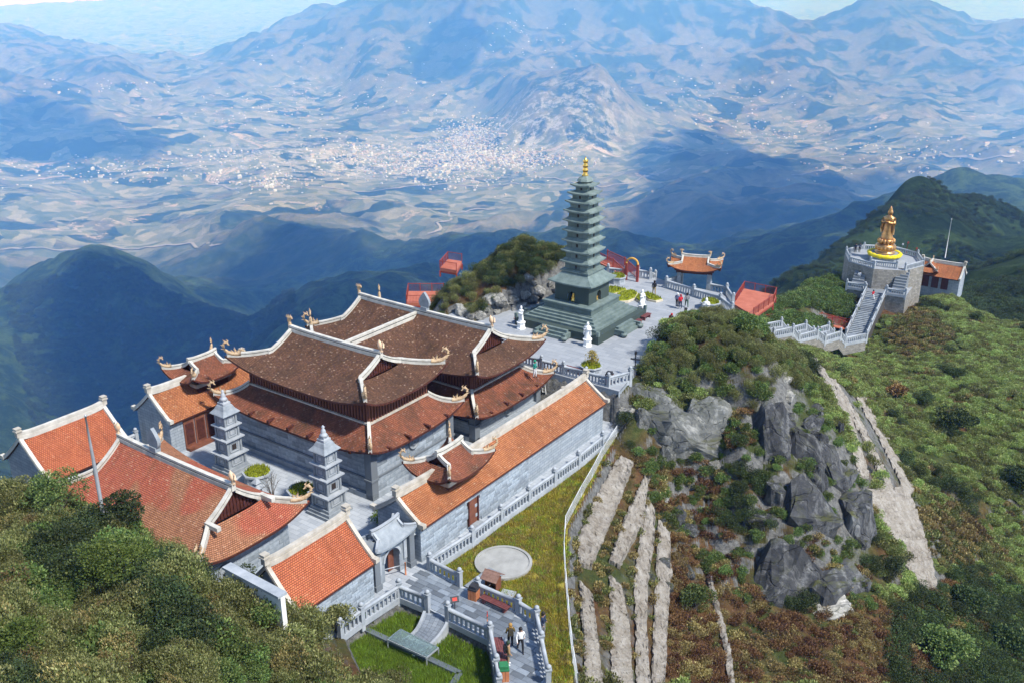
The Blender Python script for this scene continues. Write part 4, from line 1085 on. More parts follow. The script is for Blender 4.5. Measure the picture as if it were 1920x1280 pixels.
def tufts(parent, r, z, n, mat, hh=0.28):
    mb = MB(); rg = random.Random(n)
    for i in range(n):
        a = rg.uniform(0, 6.283); q = r * math.sqrt(rg.random()); x, y = q * math.cos(a), q * math.sin(a)
        zz = z + 0.2 * (1 - (q / r) ** 2)
        for k in range(2):
            b = rg.uniform(0, 6.283); w = 0.05; l = hh * rg.uniform(0.6, 1.3)
            mb.add([(x - w * math.cos(b), y - w * math.sin(b), zz - 0.05), (x + w * math.cos(b), y + w * math.sin(b), zz - 0.05), (x + rg.uniform(-.15, .15), y + rg.uniform(-.15, .15), zz + l)], [(0, 1, 2)])
    o = mb.build('grass_tufts', mat, parent); o['kind'] = 'stuff'
planter('octagonal stone planter of moss beside the left stupa', tw(44.2, -56.6, COURT_Z))
planter('octagonal stone planter of moss beside the right stupa', tw(44.3, -51.5, COURT_Z))
planter('octagonal planter of grass by the red bridge arch behind the pagoda', atz(1158, 530, 0), 1.1, 0.85)
planter('octagonal planter of grass in front of the roofed stair gate', atz(1331, 578, 0), 1.25, 0.8)

# ------------------------------------------------------------------ green stone pagoda
GREEN = stone_material('green_stone', (0.075, 0.108, 0.1), (0.175, 0.225, 0.21), (0.045, 0.065, 0.058), 1.2, 0.6, 0.6, 0.4)
GREEN_P = mottled('green_stone_plain', (0.085, 0.12, 0.112), (0.19, 0.24, 0.225), 1.3, 0.6, 0.35, 8, spec=0.4)
GOLD = mottled('polished_gold', (0.75, 0.42, 0.08), (0.95, 0.62, 0.16), 3.0, 0.28, 0.1, metal=1.0)
BRONZE = mottled('golden_bronze', (0.36, 0.18, 0.065), (0.64, 0.37, 0.15), 1.5, 0.36, 0.25, 6, metal=0.85)
WHITE = mottled('white_marble', (0.72, 0.72, 0.70), (0.84, 0.84, 0.82), 2.0, 0.5, 0.1)
pe = empty('pagoda', 'tall eleven-tier dark green stone pagoda with a golden finial on the plaza', 'pagoda', tw(85.0, -50.9, 0), TEMPLE_ROT)
mb = MB(); z = 0
mb.box((0, 0, 0.45), (10.4, 10.4, 0.9)); mb.build('platform', GREEN, pe)
for i, (w, h) in enumerate(((8.9, 0.24), (8.2, 0.24), (7.5, 0.24), (6.9, 0.24))):
    MB().box((0, 0, 0.9 + 0.24 * i + 0.12), (w, w, 0.24)).build('step', GREEN_P, pe)
z = 0.9 + 0.96
mb = MB(); wall_box(mb, -2.95, 2.95, -2.95, 2.95, z - 0.05, z + 0.75); mb.build('plinth', GREEN, pe)
mb = MB(); mb.box((0, 0, z + 0.80), (6.15, 6.15, 0.14)); mb.box((0, 0, z + 0.02), (6.2, 6.2, 0.16)); mb.build('plinth_moulding', GREEN_P, pe)
z += 0.87; zb0 = z
BW = 2.12
# body with arched niches: four walls with openings
for k in range(4):
    ang = k * math.pi / 2
    mb = MB(); arch_wall(mb, BW, 2.0, 0.42, 0.75, -0.3, 0.3)
    o = mb.build('body_wall', GREEN, pe, (math.sin(ang) * (BW - 0.3), -math.cos(ang) * (BW - 0.3), z), ang)
    mb = MB(); mb.lathe([(0.3, 0), (0.34, 0.12), (0.24, 0.2), (0.3, 0.42), (0.16, 0.62), (0.19, 0.78), (0.1, 0.95), (0.02, 1.02)], 10)
    mb.build('seated_buddha', GOLD, pe, (math.sin(ang) * (BW - 0.45), -math.cos(ang) * (BW - 0.45), z + 0.02))
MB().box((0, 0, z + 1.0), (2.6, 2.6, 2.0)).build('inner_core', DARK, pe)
z += 2.0
def pag_roof(parent, z, w_in, w_eave, w_top, h, up=0.12):
    mb = MB()
    def f(k):
        c, s = math.cos(k * math.pi / 2), math.sin(k * math.pi / 2)
        def g(sv, t):
            w = (w_eave + (w_top - w_eave) * t) / 2; x = sv * w; y = -w; zz = z + 0.14 + (h - 0.14) * (0.6 * t + 0.4 * t * t) + up * abs(sv) ** 3 * (1 - t) ** 2
            return (x * c - y * s, x * s + y * c, zz)
        return g
    for k in range(4): patch(mb, f(k), 13, 6, 0.14)
    mb.lathe([(w_in * 0.7071, -0.12), (w_eave * 0.62, 0.02), (w_eave * 0.62, 0.06)], 4, (0, 0, z), 0, False, math.pi / 4)
    return mb.build('tier_roof', [GREEN_P, GREEN_P], parent)
pag_roof(pe, z, 4.3, 5.4, 3.1, 1.15, 0.16); z += 1.15
zs = []
# (eave side, storey height)
tiers = [(3.6, 1.22), (3.5, 1.14), (3.4, 1.1), (3.34, 1.08), (3.28, 1.05), (3.2, 1.0), (3.0, 0.92), (2.7, 0.86), (2.25, 0.8)]
mb = MB(); mb.box((0, 0, z + 0.08), (3.5, 3.5, 0.16)); mb.box((0, 0, z + 0.2), (3.2, 3.2, 0.14)); mb.build('moulding', GREEN_P, pe); z += 0.2
for i, (we, h) in enumerate(tiers):
    wb = we - 0.86; wallh = h * 0.62
    mb = MB(); wall_box(mb, -wb / 2, wb / 2, -wb / 2, wb / 2, z - 0.05, z + wallh); t = mb.build('storey', GREEN, pe)
    for (nx, ny) in ((0, -1), (1, 0), (-1, 0), (0, 1)):
        MB().box((nx * wb / 2, ny * wb / 2, z + wallh * 0.45), (0.22 if nx == 0 else 0.06, 0.06 if nx == 0 else 0.22, wallh * 0.5)).build('window', DARK, t)
    z += wallh
    nb = tiers[i + 1][0] - 0.86 if i < len(tiers) - 1 else 1.15
    pag_roof(pe, z, wb + 0.1, we, nb + 0.12, h - wallh + 0.04); z += h - wallh
mb = MB(); mb.lathe([(0.6, 0), (0.72, 0.18), (0.9, 0.2), (0.78, 0.42), (0.48, 0.62), (0.32, 0.72)], 8, (0, 0, z), smooth=False); mb.build('cap_roof', GREEN_P, pe); z += 0.7
mb = MB(); mb.lathe([(0.32, 0), (0.36, 0.1), (0.23, 0.2), (0.27, 0.5), (0.32, 0.62), (0.22, 0.74), (0.26, 0.98), (0.31, 1.08), (0.2, 1.18), (0.24, 1.42), (0.29, 1.55), (0.16, 1.72), (0.05, 1.95)], 12, (0, 0, z)); mb.build('golden_finial', GOLD, pe)
PAG_TOP = z + 1.95
# low stone cheek walls with scrolls on the steps
for k in range(4):
    a = k * math.pi / 2
    st = MB()
    for j in range(3): st.box((0, -5.2 - 0.33 * (2 - j) - 0.16, 0.15 + 0.3 * j * 0.5), (3.2, 0.36, 0.3 * (j + 1) * 0.98))
    for s in (-1, 1):
        st.box((s * 1.75, -5.7, 0.4), (0.26, 1.3, 0.55)); st.lathe([(0.34, -0.15), (0.34, 0.15)], 12, (s * 1.75, -6.3, 0.3))
    st.build('stair', GREEN_P, pe, (0, 0, 0), a)
for sx in (-1, 1):
    for sy in (-1, 1): MB().box((sx * 5.1, sy * 5.1, 1.1), (0.3, 0.3, 0.5)).build('corner_post', GREEN_P, pe)

# ------------------------------------------------------------------ statues
def figure_mesh(name, mat, h=1.0, fold=0.05):
    mb = MB(); n = 20
    prof = [(0.20, 0), (0.215, 0.04), (0.18, 0.12), (0.165, 0.3), (0.15, 0.42), (0.135, 0.52), (0.15, 0.6), (0.165, 0.68), (0.15, 0.745), (0.075, 0.79), (0.055, 0.815), (0.075, 0.84), (0.088, 0.885), (0.08, 0.93), (0.07, 0.955), (0.05, 0.99), (0.012, 1.03)]
    for i, (r, z) in enumerate(prof): pass
    vs = []; fs = []
    for r, z in prof:
        for k in range(n):
            a = 2 * math.pi * k / n
            f = 1 + (fold * math.sin(a * 7 + z * 9) if z < 0.75 else 0)
            ex = 1.15 if 0.5 < z < 0.78 else 1.0
            vs.append((r * f * math.cos(a) * ex * h, r * f * math.sin(a) * 0.8 * h, z * h))
    for i in range(len(prof) - 1):
        for k in range(n): fs.append((i * n + k, i * n + (k + 1) % n, (i + 1) * n + (k + 1) % n, (i + 1) * n + k))
    mb.add(vs, fs, 0, None, True)
    for s in (-1, 1):
        mb.tube([(s * 0.165 * h, 0, 0.72 * h), (s * 0.21 * h, -0.02 * h, 0.56 * h), (s * 0.1 * h, -0.15 * h, 0.58 * h), (s * 0.015 * h, -0.16 * h, 0.62 * h)], [0.055 * h, 0.05 * h, 0.04 * h, 0.03 * h], 8)
        mb.tube([(s * 0.17 * h, -0.04 * h, 0.56 * h), (s * 0.2 * h, -0.06 * h, 0.38 * h), (s * 0.21 * h, -0.03 * h, 0.2 * h)], [0.05 * h, 0.045 * h, 0.02 * h], 6)
    mb.tube([(0, -0.075 * h, 0.885 * h), (0, -0.095 * h, 0.875 * h)], [0.015 * h, 0.01 * h], 5)
    return mb.mesh(name, [mat])
FIG_W = figure_mesh('standing_figure', WHITE, 1.75)
def white_statue(label, p, rz):
    e = empty('white_statue', label, 'statue', p, rz, 'white statues on the plaza')
    mb = MB(); mb.lathe([(0.5, 0), (0.5, 0.12), (0.42, 0.16), (0.42, 0.62), (0.48, 0.66), (0.5, 0.78), (0.4, 0.8)], 8, smooth=False); mb.build('pedestal', WHITE, e)
    obj('figure', FIG_W, e, (0, 0, 0.8))
    return e
white_statue('white marble statue beside the bench left of the pagoda', atz(977, 616, 0), R(-60))
white_statue('white marble statue at the near corner of the pagoda platform', atz(1101, 648, 0), R(-20))
white_statue('white marble statue right of the pagoda beside the leaf-shaped beds', atz(1203, 584, 0), R(40))
white_statue('white statue at the plaza edge behind the knoll shrubs', atz(1322, 600, 0), R(0))


# ------------------------------------------------------------------ roofed stair gate on the plaza edge
gp = atz(1300, 548, -1.0)
e = empty('roofed_gate', 'orange tiled gate pavilion on four stone posts at the top of the stairs', 'gate', gp, R(-16))
e.scale = (0.94, 0.94, 0.8)
for sx in (-1, 1):
    for sy in (-1, 1):
        mb = MB(); mb.box((sx * 1.9, sy * 0.75, 1.15), (0.5, 0.5, 4.3)); mb.build('post', STONE_PLAIN, e)
for sy in (-1, 1): MB().box((0, sy * 0.75, 3.45), (4.6, 0.3, 0.5)).build('beam', WOOD, e)
for sx in (-1, 1): MB().box((sx * 1.9, 0, 3.4), (0.3, 1.9, 0.4)).build('beam', WOOD, e)
MB().box((0, 0, 3.85), (5.0, 2.4, 0.35)).build('bracket_tier', WOOD, e)
xieshan(e, 3.3, 2.0, 1.75, 0.5, 4.0, 5.7, 0.95, TILE_GALLERY, bw=0.24, csc=0.6, ends='dragon', ns=25, nt=12)
# red bridge with arch
e = empty('red_arch', 'red archway with a golden hoop leading to the red bridge', 'archway', atz(1184, 527, 0), R(-30))
for sx in (-1, 1): MB().box((sx * 0.75, 0, 1.1), (0.28, 0.28, 2.2)).build('post', RED, e)
mb = MB(); mb.tube([(0.75 * math.cos(a), 0, 2.2 + 0.7 * math.sin(a)) for a in np.linspace(0, math.pi, 12)], 0.13, 6); mb.build('hoop', mottled('ochre_hoop', (0.5, 0.26, 0.05), (0.65, 0.38, 0.09), 3), e)
br_pts = [atz(1182, 524, 0), aty(1160, 503, 119), aty(1128, 488, 124)]
for side, lab in ((-0.8, 'red railing on the left side of the bridge behind the pagoda'), (0.8, 'red railing on the right side of the bridge behind the pagoda')):
    d = (br_pts[-1] - br_pts[0]); n = Vector((d.y, -d.x, 0)).normalized() * side
    balustrade([p + n for p in br_pts] , lab, red=True, scale=1.25, name='red_railing', cat='railing')
mb = MB()
for a, b in zip(br_pts[:-1], br_pts[1:]): _tube_between(mb, a - Vector((0, 0, 0.25)), b - Vector((0, 0, 0.25)), 1.7, 0.22)
tag(mb.build('red_bridge', REDDECK), 'red deck of the sloping footbridge behind the pagoda', 'footbridge')
# red viewing decks
def red_deck(label, pts, railseg, z=None, thick=0.35):
    e = empty('viewing_deck', label, 'viewing deck', pts[0])
    mb = MB(); mb.prism([(p.x - pts[0].x, p.y - pts[0].y) for p in pts], -thick, 0.0); mb.build('deck', REDDECK, e)
    mb = MB(); mb.prism([((p.x - pts[0].x) * 1.0, (p.y - pts[0].y) * 1.0) for p in pts], -thick - 0.25, -thick); mb.build('deck_edge', RED, e)
    for k, p in enumerate(pts):
        MB().box((p.x - pts[0].x, p.y - pts[0].y, -0.75), (0.2, 0.2, 0.8)).build('support', RED, e)
    for a, b in railseg:
        pa, pb = pts[a] - pts[0], pts[b] - pts[0]; n = max(1, round((pb - pa).length / 1.7))
        for k in range(n + 1): obj('post', REDPOST, e, pa.lerp(pb, k / n), None, (0.9, 0.9, 0.95))
        m = MB(); _tube_between(m, pa + Vector((0, 0, 0.98)), pb + Vector((0, 0, 0.98)), 0.08, 0.06); m.build('top_rail', RED, e)
        m = MB(); nn = int((pb - pa).length / 0.18)
        for k in range(1, nn): q = pa.lerp(pb, k / nn); m.box((q.x, q.y, 0.52), (0.025, 0.025, 0.9))
        o = m.build('infill', RED, e); o['kind'] = 'stuff'
    return e
zd = aty(762, 569, 112).z
red_deck('red viewing deck hanging over the drop left of the green knoll', [atz(762,569,zd),atz(826,568,zd),atz(832,546,zd),atz(766,546,zd)], [(0,1),(3,2),(0,3)])
zd = aty(825, 503, 121).z
red_deck('higher small red viewing deck behind the green knoll', [atz(825,503,zd),atz(856,508,zd),atz(866,490,zd),atz(840,486,zd)], [(0,1),(0,3),(3,2)])
zd = aty(1380, 570, 119).z
red_deck('wide red viewing deck between roofed gate and shrub hill', [atz(1376,570,zd),atz(1412,592,zd),atz(1450,566,zd),atz(1455,553,zd),atz(1395,541,zd)], [(0,4),(4,3),(1,2),(2,3)])
zw = [aty(x, y, Y) for x, y, Y in ((1425,606,131),(1462,602,139),(1492,612,142),(1540,600,150),(1590,612,153))]
balustrade(zw, 'zigzag red railing above the pale stone steps', red=True, scale=1.2, name='red_railing', cat='railing')
zw2 = [aty(x, y, Y) for x, y, Y in ((1500,606,145),(1535,613,146),(1560,606,150),(1590,618,151))]
balustrade(zw2, 'lower red railing between stone steps and the shrub hill', red=True, scale=1.2, name='red_railing', cat='railing')
mb = MB()
for a, b in zip(zw[1:-1], zw[2:]): _tube_between(mb, a + Vector((0.3, -1.2, -0.3)), b + Vector((0.3, -1.2, -0.3)), 2.2, 0.2)
tag(mb.build('red_walkway', REDDECK), 'red deck walkway beside the zigzag railing', 'walkway')

# ------------------------------------------------------------------ stone steps down to the golden statue
segs = [((1450,632),(1486,625)),((1497,639),(1532,630)),((1546,641),(1575,632)),((1584,644),(1624,636))]
Y = 121.0; near_pts = []
for (a, b) in segs:
    p = aty(*a, Y); q = atz(*b, p.z); near_pts += [p, q]; Y = q.y + 0.6
off = Vector((-0.9, 2.6, 0))
balustrade(near_pts, 'stepped white stone balustrade on the near side of the steps', fine=False, scale=0.95)
balustrade([p + off for p in near_pts[:-1]], 'stepped white stone balustrade on the far side of the steps', fine=False, scale=0.95)
e = empty('stone_steps', 'pale stone steps and landings leading down from the plaza to the statue', 'steps', near_pts[0])
b0 = near_pts[0]
for i in range(0, len(near_pts) - 1):
    a, b = near_pts[i] - b0, near_pts[i + 1] - b0
    if i % 2 == 0:
        mb = MB(); P4 = [a, b, b + off, a + off]; mb.prism([(p.x, p.y) for p in P4], a.z - 1.5, a.z); mb.build('landing', PAVE_L, e)
    else:
        for k in range(6):
            t0, t1 = k / 6, (k + 1) / 6; p, q = a.lerp(b, t0), a.lerp(b, t1); z = lrp(a.z, b.z, t1)
            mb = MB(); mb.prism([(p.x, p.y), (q.x, q.y), (q.x + off.x, q.y + off.y), (p.x + off.x, p.y + off.y)], z - 1.4, z); mb.build('step', PAVE_L, e)
# retaining wall under the steps
mb = MB()
for a, b in zip(near_pts[:-1], near_pts[1:]):
    mb.add([a + Vector((0, -0.1, -1.7)), b + Vector((0, -0.1, -1.7)), b + Vector((0, -0.1, -0.2)), a + Vector((0, -0.1, -0.2))], [(0, 1, 2, 3)], 0, [(0, 0), ((b - a).length, 0), ((b - a).length, 3), (0, 3)])
tag(mb.build('retaining_wall', STONE_ROUGH), 'rough stone retaining wall under the pale steps', 'wall')

# ------------------------------------------------------------------ golden statue platform
PC = aty(1657, 487, 166.0); PZ = PC.z
T = atz(1641, 549, PZ - 3.6); Bm = aty(1604, 632, T.y - 10.5)
dv = Vector((Bm.x - T.x, Bm.y - T.y, 0)).normalized(); sv = Vector((-dv.y, dv.x, 0))
e = empty('statue_platform', 'octagonal stone platform carrying the golden statue', 'platform', PC)
oc = [(6.9 * math.cos(math.pi / 4 * k + 0.2), 6.9 * math.sin(math.pi / 4 * k + 0.2)) for k in range(8)]
mb = MB()
for i in range(8):
    a, b = oc[i], oc[(i + 1) % 8]; L = math.hypot(a[0] - b[0], a[1] - b[1])
    mb.add([(a[0], a[1], -13), (b[0], b[1], -13), (b[0], b[1], 0), (a[0], a[1], 0)], [(0, 1, 2, 3)], 1, [(0, 0), (L, 0), (L, 13), (0, 13)])
mb.add([(x, y, 0) for x, y in oc], [tuple(range(8))], 0, [(x, y) for x, y in oc]); mb.build('terrace', [PAVE_L, STONE_ROUGH], e)
mb = MB(); mb.lathe([(2.6, 0), (2.6, 1.25), (2.45, 1.3), (0.1, 1.3)], 16, smooth=False); mb.build('drum', STONE_PLAIN, e)
# forward landing with two flanking flights
lx = T - PC
for nm, c, s in (('landing', lx + dv * -2.3, (3.4, 5.0)),):
    P4 = [lx + sv * 1.7, lx - sv * 1.7, lx - sv * 1.7 - dv * 4.0, lx + sv * 1.7 - dv * 4.0]
    mb = MB(); mb.prism([(p.x, p.y) for p in P4], -12, lx.z); mb.build('landing', [PAVE_L], e)
for s in (-1, 1):
    P4 = [lx + sv * (s * 1.75), lx + sv * (s * 5.0), lx + sv * (s * 5.0) - dv * 6.0, lx + sv * (s * 1.75) - dv * 6.0]
    ms = MB()
    order = P4 if s < 0 else P4[::-1]
    for i in range(4):
        a, b = order[i], order[(i + 1) % 4]; L = (b - a).length
        ms.add([(a.x, a.y, -12), (b.x, b.y, -12), (b.x, b.y, lx.z + 0.2), (a.x, a.y, lx.z + 0.2)], [(0, 1, 2, 3)], 1, [(0, 0), (L, 0), (L, 9), (0, 9)])
    ms.add([(p.x, p.y, lx.z + 0.2) for p in order], [(0, 1, 2, 3)], 0, [(0, 0), (3, 0), (3, 6), (0, 6)])
    ms.build('bastion', [PAVE_L, STONE_ROUGH], e)
    for k in range(9):
        q = lx + sv * (s * 3.4) - dv * (1.0 + 0.45 * k); z0 = lx.z + 0.2; h = (k + 1) * (-lx.z - 0.2) / 9
        MB().box((q.x, q.y, z0 + h / 2), (2.0, 0.46, h), 0, math.atan2(sv.y, sv.x)).build('step', PAVE_L, e)
mw = lx - dv * 4.1
MB().box((mw.x, mw.y, lx.z / 2), (4.4, 0.4, -lx.z), 0, math.atan2(sv.y, sv.x)).build('facing_wall', STONE, e)
nst = 26
se = empty('grand_stair', 'steep straight grey stone stair climbing to the golden statue', 'stair', T)
run = (Vector((Bm.x - T.x, Bm.y - T.y, 0))).length; dz = Bm.z - T.z
for k in range(nst):
    t = (k + 0.5) / nst; land = abs(k - 9) < 2
    q = dv * (run * t); zz = dz * (k + 1) / nst
    MB().box((q.x, q.y, zz - 0.9), (2.9, run / nst + 0.01, 1.8), 0, math.atan2(sv.y, sv.x)).build('step', STONE_PLAIN if not land else PAVE_L, se)
for s, lab in ((-1, 'left'), (1, 'right')):
    p0, p1 = T + sv * (s * 1.6), Bm + sv * (s * 1.6); p0.z = T.z; p1.z = Bm.z
    balustrade([p0.lerp(p1, k / 4) for k in range(5)], f'stone balustrade on the {"right" if s > 0 else "left"} of the steep statue stair', fine=False, scale=0.95)
    m = MB(); _tube_between(m, p0 - Vector((0, 0, 3.0)) - T, p1 - Vector((0, 0, 3.0)) - T, 0.35, 3.0); m.build('cheek_wall', STONE_ROUGH, se)
fr_ = [PC + Vector((oc[i][0] * 0.97, oc[i][1] * 0.97, 0)) for i in range(8)]
order = sorted(range(8), key=lambda i: math.atan2(oc[i][1], oc[i][0]))
front = sorted(range(8), key=lambda i: oc[i][0] * dv.x + oc[i][1] * dv.y)[-2:]
ring = []; i = max(front) if abs(front[0] - front[1]) == 1 else 0
ring = [fr_[(i + k) % 8] for k in range(8)]
balustrade(ring, 'stone balustrade around the rim of the statue platform', fine=False, scale=0.95)
q0, q1 = PC + lx - dv * 4.1 + sv * 2.2, PC + lx - dv * 4.1 - sv * 2.2; q0.z = q1.z = PZ
balustrade([q0, q1], 'stone balustrade in front of the golden statue drum', fine=False)
for s in (-1, 1):
    a, b = T + sv * (s * 1.8), T + sv * (s * 4.9); a.z = b.z = T.z + 0.2
    balustrade([a, b], f'stone balustrade on the {"right" if s > 0 else "left"} bastion below the statue', fine=False)
# ring of yellow flowers
YEL = mottled('yellow_flowers', (0.55, 0.42, 0.01), (0.8, 0.66, 0.03), 4.0, 0.9, 0.8, 10)
mb = MB()
for k in range(40):
    a0, a1 = 2 * math.pi * k / 40, 2 * math.pi * (k + 1) / 40
ptsr = [(2.62 * math.cos(2 * math.pi * k / 40), 2.62 * math.sin(2 * math.pi * k / 40), 1.12 + 0.05 * (k % 2)) for k in range(41)]
mb.tube(ptsr, [0.3 + 0.06 * (k % 3) for k in range(41)], 8, cap=False)
tag(mb.build('flower_ring', YEL, None, PC), 'ring of yellow flowers around the foot of the golden statue', 'flowers')
st = empty('golden_statue', 'tall golden bronze standing figure on a lotus pedestal above the stair', 'statue', PC + Vector((0, 0, 1.3)), math.atan2(dv.y, dv.x) + math.pi / 2 - 0.25)
mb = MB(); mb.lathe([(1.9, 0), (2.0, 0.15), (1.75, 0.3), (1.5, 0.45), (1.75, 0.65), (1.95, 1.0), (1.9, 1.25), (1.55, 1.45), (1.3, 1.5), (1.25, 1.7), (1.5, 2.0), (1.45, 2.15), (0.8, 2.2)], 24); mb.build('lotus_pedestal', BRONZE, st)
for ring_, (r_, z_, n_) in enumerate(((1.75, 0.85, 16), (1.45, 1.85, 14))):
    for k in range(n_):
        a = 2 * math.pi * k / n_; m = MB(); m.lathe([(0.05, -0.32), (0.26, -0.15), (0.3, 0.1), (0.16, 0.34), (0.02, 0.44)], 8)
        m.build('lotus_petal', BRONZE, st, (r_ * math.cos(a), r_ * math.sin(a), z_))
st.scale = (0.9, 0.9, 0.9)
for c_ in list(st.children): c_.scale = (1, 1, 1.3); c_.location.z *= 1.3
fig = figure_mesh('bronze_figure', BRONZE, 6.0, 0.06)
obj('figure', fig, st, (0, 0, 2.75))
m = MB(); m.lathe([(0.32, 0), (0.36, 0.15), (0.25, 0.45), (0.1, 0.75), (0.02, 0.9)], 10); m.build('crown', BRONZE, st, (0, 0, 2.75 + 5.78))

# ------------------------------------------------------------------ small temple beside the statue
te, _, _ = gable_house('small_temple', 'small tiled temple with grey gable wall right of the golden statue', 0, 7.6, 0, 2.1, -4.2, 0.0, 1.9, TILE_GALLERY)
tp = aty(1766, 512, 172.0); te.location = tp; te.rotation_euler = (0, 0, R(-36))
for i in range(3):
    x = -2.2 + i * 1.7
    MB().box((x, -2.2, -1.3), (1.2, 0.16, 2.2)).build('door', WOOD, te)
pr_ = xieshan(te, 2.2, 1.7, 1.2, 0.5, 0.3, 1.9, 0.6, TILE_GALLERY, bw=0.22, csc=0.5, ends='dragon', ns=15, nt=8, name='porch_roof')
pr_.location = (-1.9, -1.2, 0.3); pr_.rotation_euler = (0, 0, math.pi / 2)
mb = MB(); mb.tube([(0, 0, 0), (0, 0, 7.5)], [0.07, 0.04], 6); mb.lathe([(0.09, 7.45), (0.12, 7.55), (0.02, 7.65)], 8)
tag(mb.build('flagpole', mottled('white_metal', (0.6, 0.6, 0.6), (0.7, 0.7, 0.7), 1, 0.4, 0), None, aty(1772, 484, 176.0)), 'white pole standing behind the small temple', 'pole')
for i, (x, y) in enumerate(((1701, 462), (1691, 465), (1717, 473))):
    p = aty(x, y, 176 - 2 * i); mb = MB(); mb.tube([(0, 0, -2.5), (0, 0, 0.6)], 0.05, 6); mb.box((0.1, 0, 0.7), (0.3, 0.06, 0.35))
    tag(mb.build('banner_pole', [RED, STONE_RAIL][i % 2], None, p), ['red banner pole just right of the golden statue', 'pale banner pole behind the statue platform', 'red banner pole between platform and small temple'][i], 'banner pole')

# ------------------------------------------------------------------ flagpole, beds, benches, bins and other small things
STEEL = mottled('grey_steel', (0.32, 0.34, 0.36), (0.46, 0.48, 0.5), 2, 0.45, 0.05, metal=0.4)
fp0 = aty(190, 945, 53.0); fh = aty(158, 780, 53.0).z - fp0.z
mb = MB(); mb.tube([(0, 0, -6.0), (0, 0, fh * 0.4), (-0.01, 0, fh * 0.7), (-0.02, 0, fh)], [0.13, 0.12, 0.08, 0.05], 10); mb.lathe([(0.06, fh - 0.05), (0.09, fh + 0.05), (0.02, fh + 0.15)], 8)
tag(mb.build('flagpole', STEEL, None, fp0), 'tapered grey flagpole in front of the front hall roof', 'flagpole')
def leaf_bed(label, pix, z=0.0):
    P = [atz(x, y, z) for x, y in pix]; c = sum(P, Vector()) / len(P)
    e = empty('leaf_bed', label, 'flower bed', c, 0, 'leaf-shaped beds beside the pagoda')
    mb = MB(); mb.prism([(p.x - c.x, p.y - c.y) for p in P], 0, 0.22); mb.build('kerb', mottled('pale_kerb', (0.5, 0.44, 0.32), (0.62, 0.56, 0.44), 2), e)
    mb = MB(); mb.prism([((p.x - c.x) * 0.9, (p.y - c.y) * 0.9) for p in P], 0.18, 0.34); mb.build('turf', GRASSY, e)
    tuft = MB(); rg = random.Random(len(pix))
    Q = [((p.x - c.x) * 0.88, (p.y - c.y) * 0.88) for p in P]
    for i in range(700):
        x = rg.uniform(min(q[0] for q in Q), max(q[0] for q in Q)); y = rg.uniform(min(q[1] for q in Q), max(q[1] for q in Q))
        if not in_poly(np.array([x]), np.array([y]), Q)[0]: continue
        b = rg.uniform(0, 6.28); w = 0.07
        tuft.add([(x - w * math.cos(b), y - w * math.sin(b), 0.3), (x + w * math.cos(b), y + w * math.sin(b), 0.3), (x + rg.uniform(-.1, .1), y + rg.uniform(-.1, .1), 0.3 + rg.uniform(0.1, 0.3))], [(0, 1, 2)])
    o = tuft.build('grass_tufts', GRASSY, e); o['kind'] = 'stuff'
leaf_bed('oval leaf-shaped bed of grass, the largest beside the pagoda', [(1152,562),(1158,553),(1172,548),(1188,547),(1197,553),(1192,562),(1178,568),(1160,569)])
leaf_bed('long leaf-shaped bed pointing toward the walkers', [(1204,554),(1215,552),(1228,558),(1243,565),(1230,568),(1216,565)])
leaf_bed('small leaf-shaped bed behind the white statue', [(1192,564),(1196,556),(1204,556),(1207,565),(1202,571)])
leaf_bed('leaf-shaped bed tucked against the pagoda body', [(1138,548),(1142,541),(1158,542),(1176,546),(1160,552),(1142,556)])
planter('octagonal planter with a clipped bush at the near plaza edge', tw(73.4, -42.7, 0), 1.15, 0.7)
BENCHW = mottled('maroon_bench_wood', (0.11, 0.035, 0.035), (0.2, 0.07, 0.065), 3, 0.55, 0.2)
def bench(label, p, rz, L=1.9):
    e = empty('bench', label, 'bench', p, rz)
    for k in range(4): MB().box((0, -0.21 + 0.14 * k, 0.44), (L, 0.12, 0.06)).build('seat_slat', BENCHW, e)
    for sx in (-1, 1):
        MB().box((sx * L * 0.38, 0, 0.2), (0.12, 0.44, 0.42)).build('leg', BENCHW, e)
    return e
def ang(a, b): d = b - a; return math.atan2(d.y, d.x)
a, b = atz(907, 1128, Z3), atz(950, 1148, Z3); bench('maroon bench against the balustrade by the bin and kiosk', (a + b) / 2, ang(a, b), 2.2)
a, b = atz(934, 1207, Z3), atz(945, 1247, Z3); bench('maroon bench beside the walker in tan', (a + b) / 2, ang(a, b), 2.2)
a, b = atz(1184, 615, 0), atz(1203, 604, 0); bench('maroon bench on the right of the pagoda steps, nearer one', (a + b) / 2, ang(a, b), 1.7)
a, b = atz(1203, 603, 0), atz(1219, 593, 0); bench('maroon bench on the right of the pagoda steps, farther one', (a + b) / 2, ang(a, b), 1.6)
a, b = atz(965, 606, 0), atz(985, 596, 0); bench('maroon bench left of the pagoda beside a white statue', (a + b) / 2, ang(a, b), 1.8)
a, b = tw(70.0, -45.2, -0.02), tw(70.0, -42.6, -0.02); 
a, b = atz(1058, 705, 0), atz(1084, 712, 0); bench('maroon bench on the plaza behind the balustrade', (a + b) / 2 + Vector((0.3, 1.4, 0)), ang(a, b), 1.8)
BINW = mottled('orange_wood_bin', (0.36, 0.13, 0.06), (0.5, 0.2, 0.09), 3, 0.6, 0.2)
BLACK = mottled('black_metal', (0.02, 0.02, 0.022), (0.045, 0.045, 0.05), 3, 0.5, 0.1)
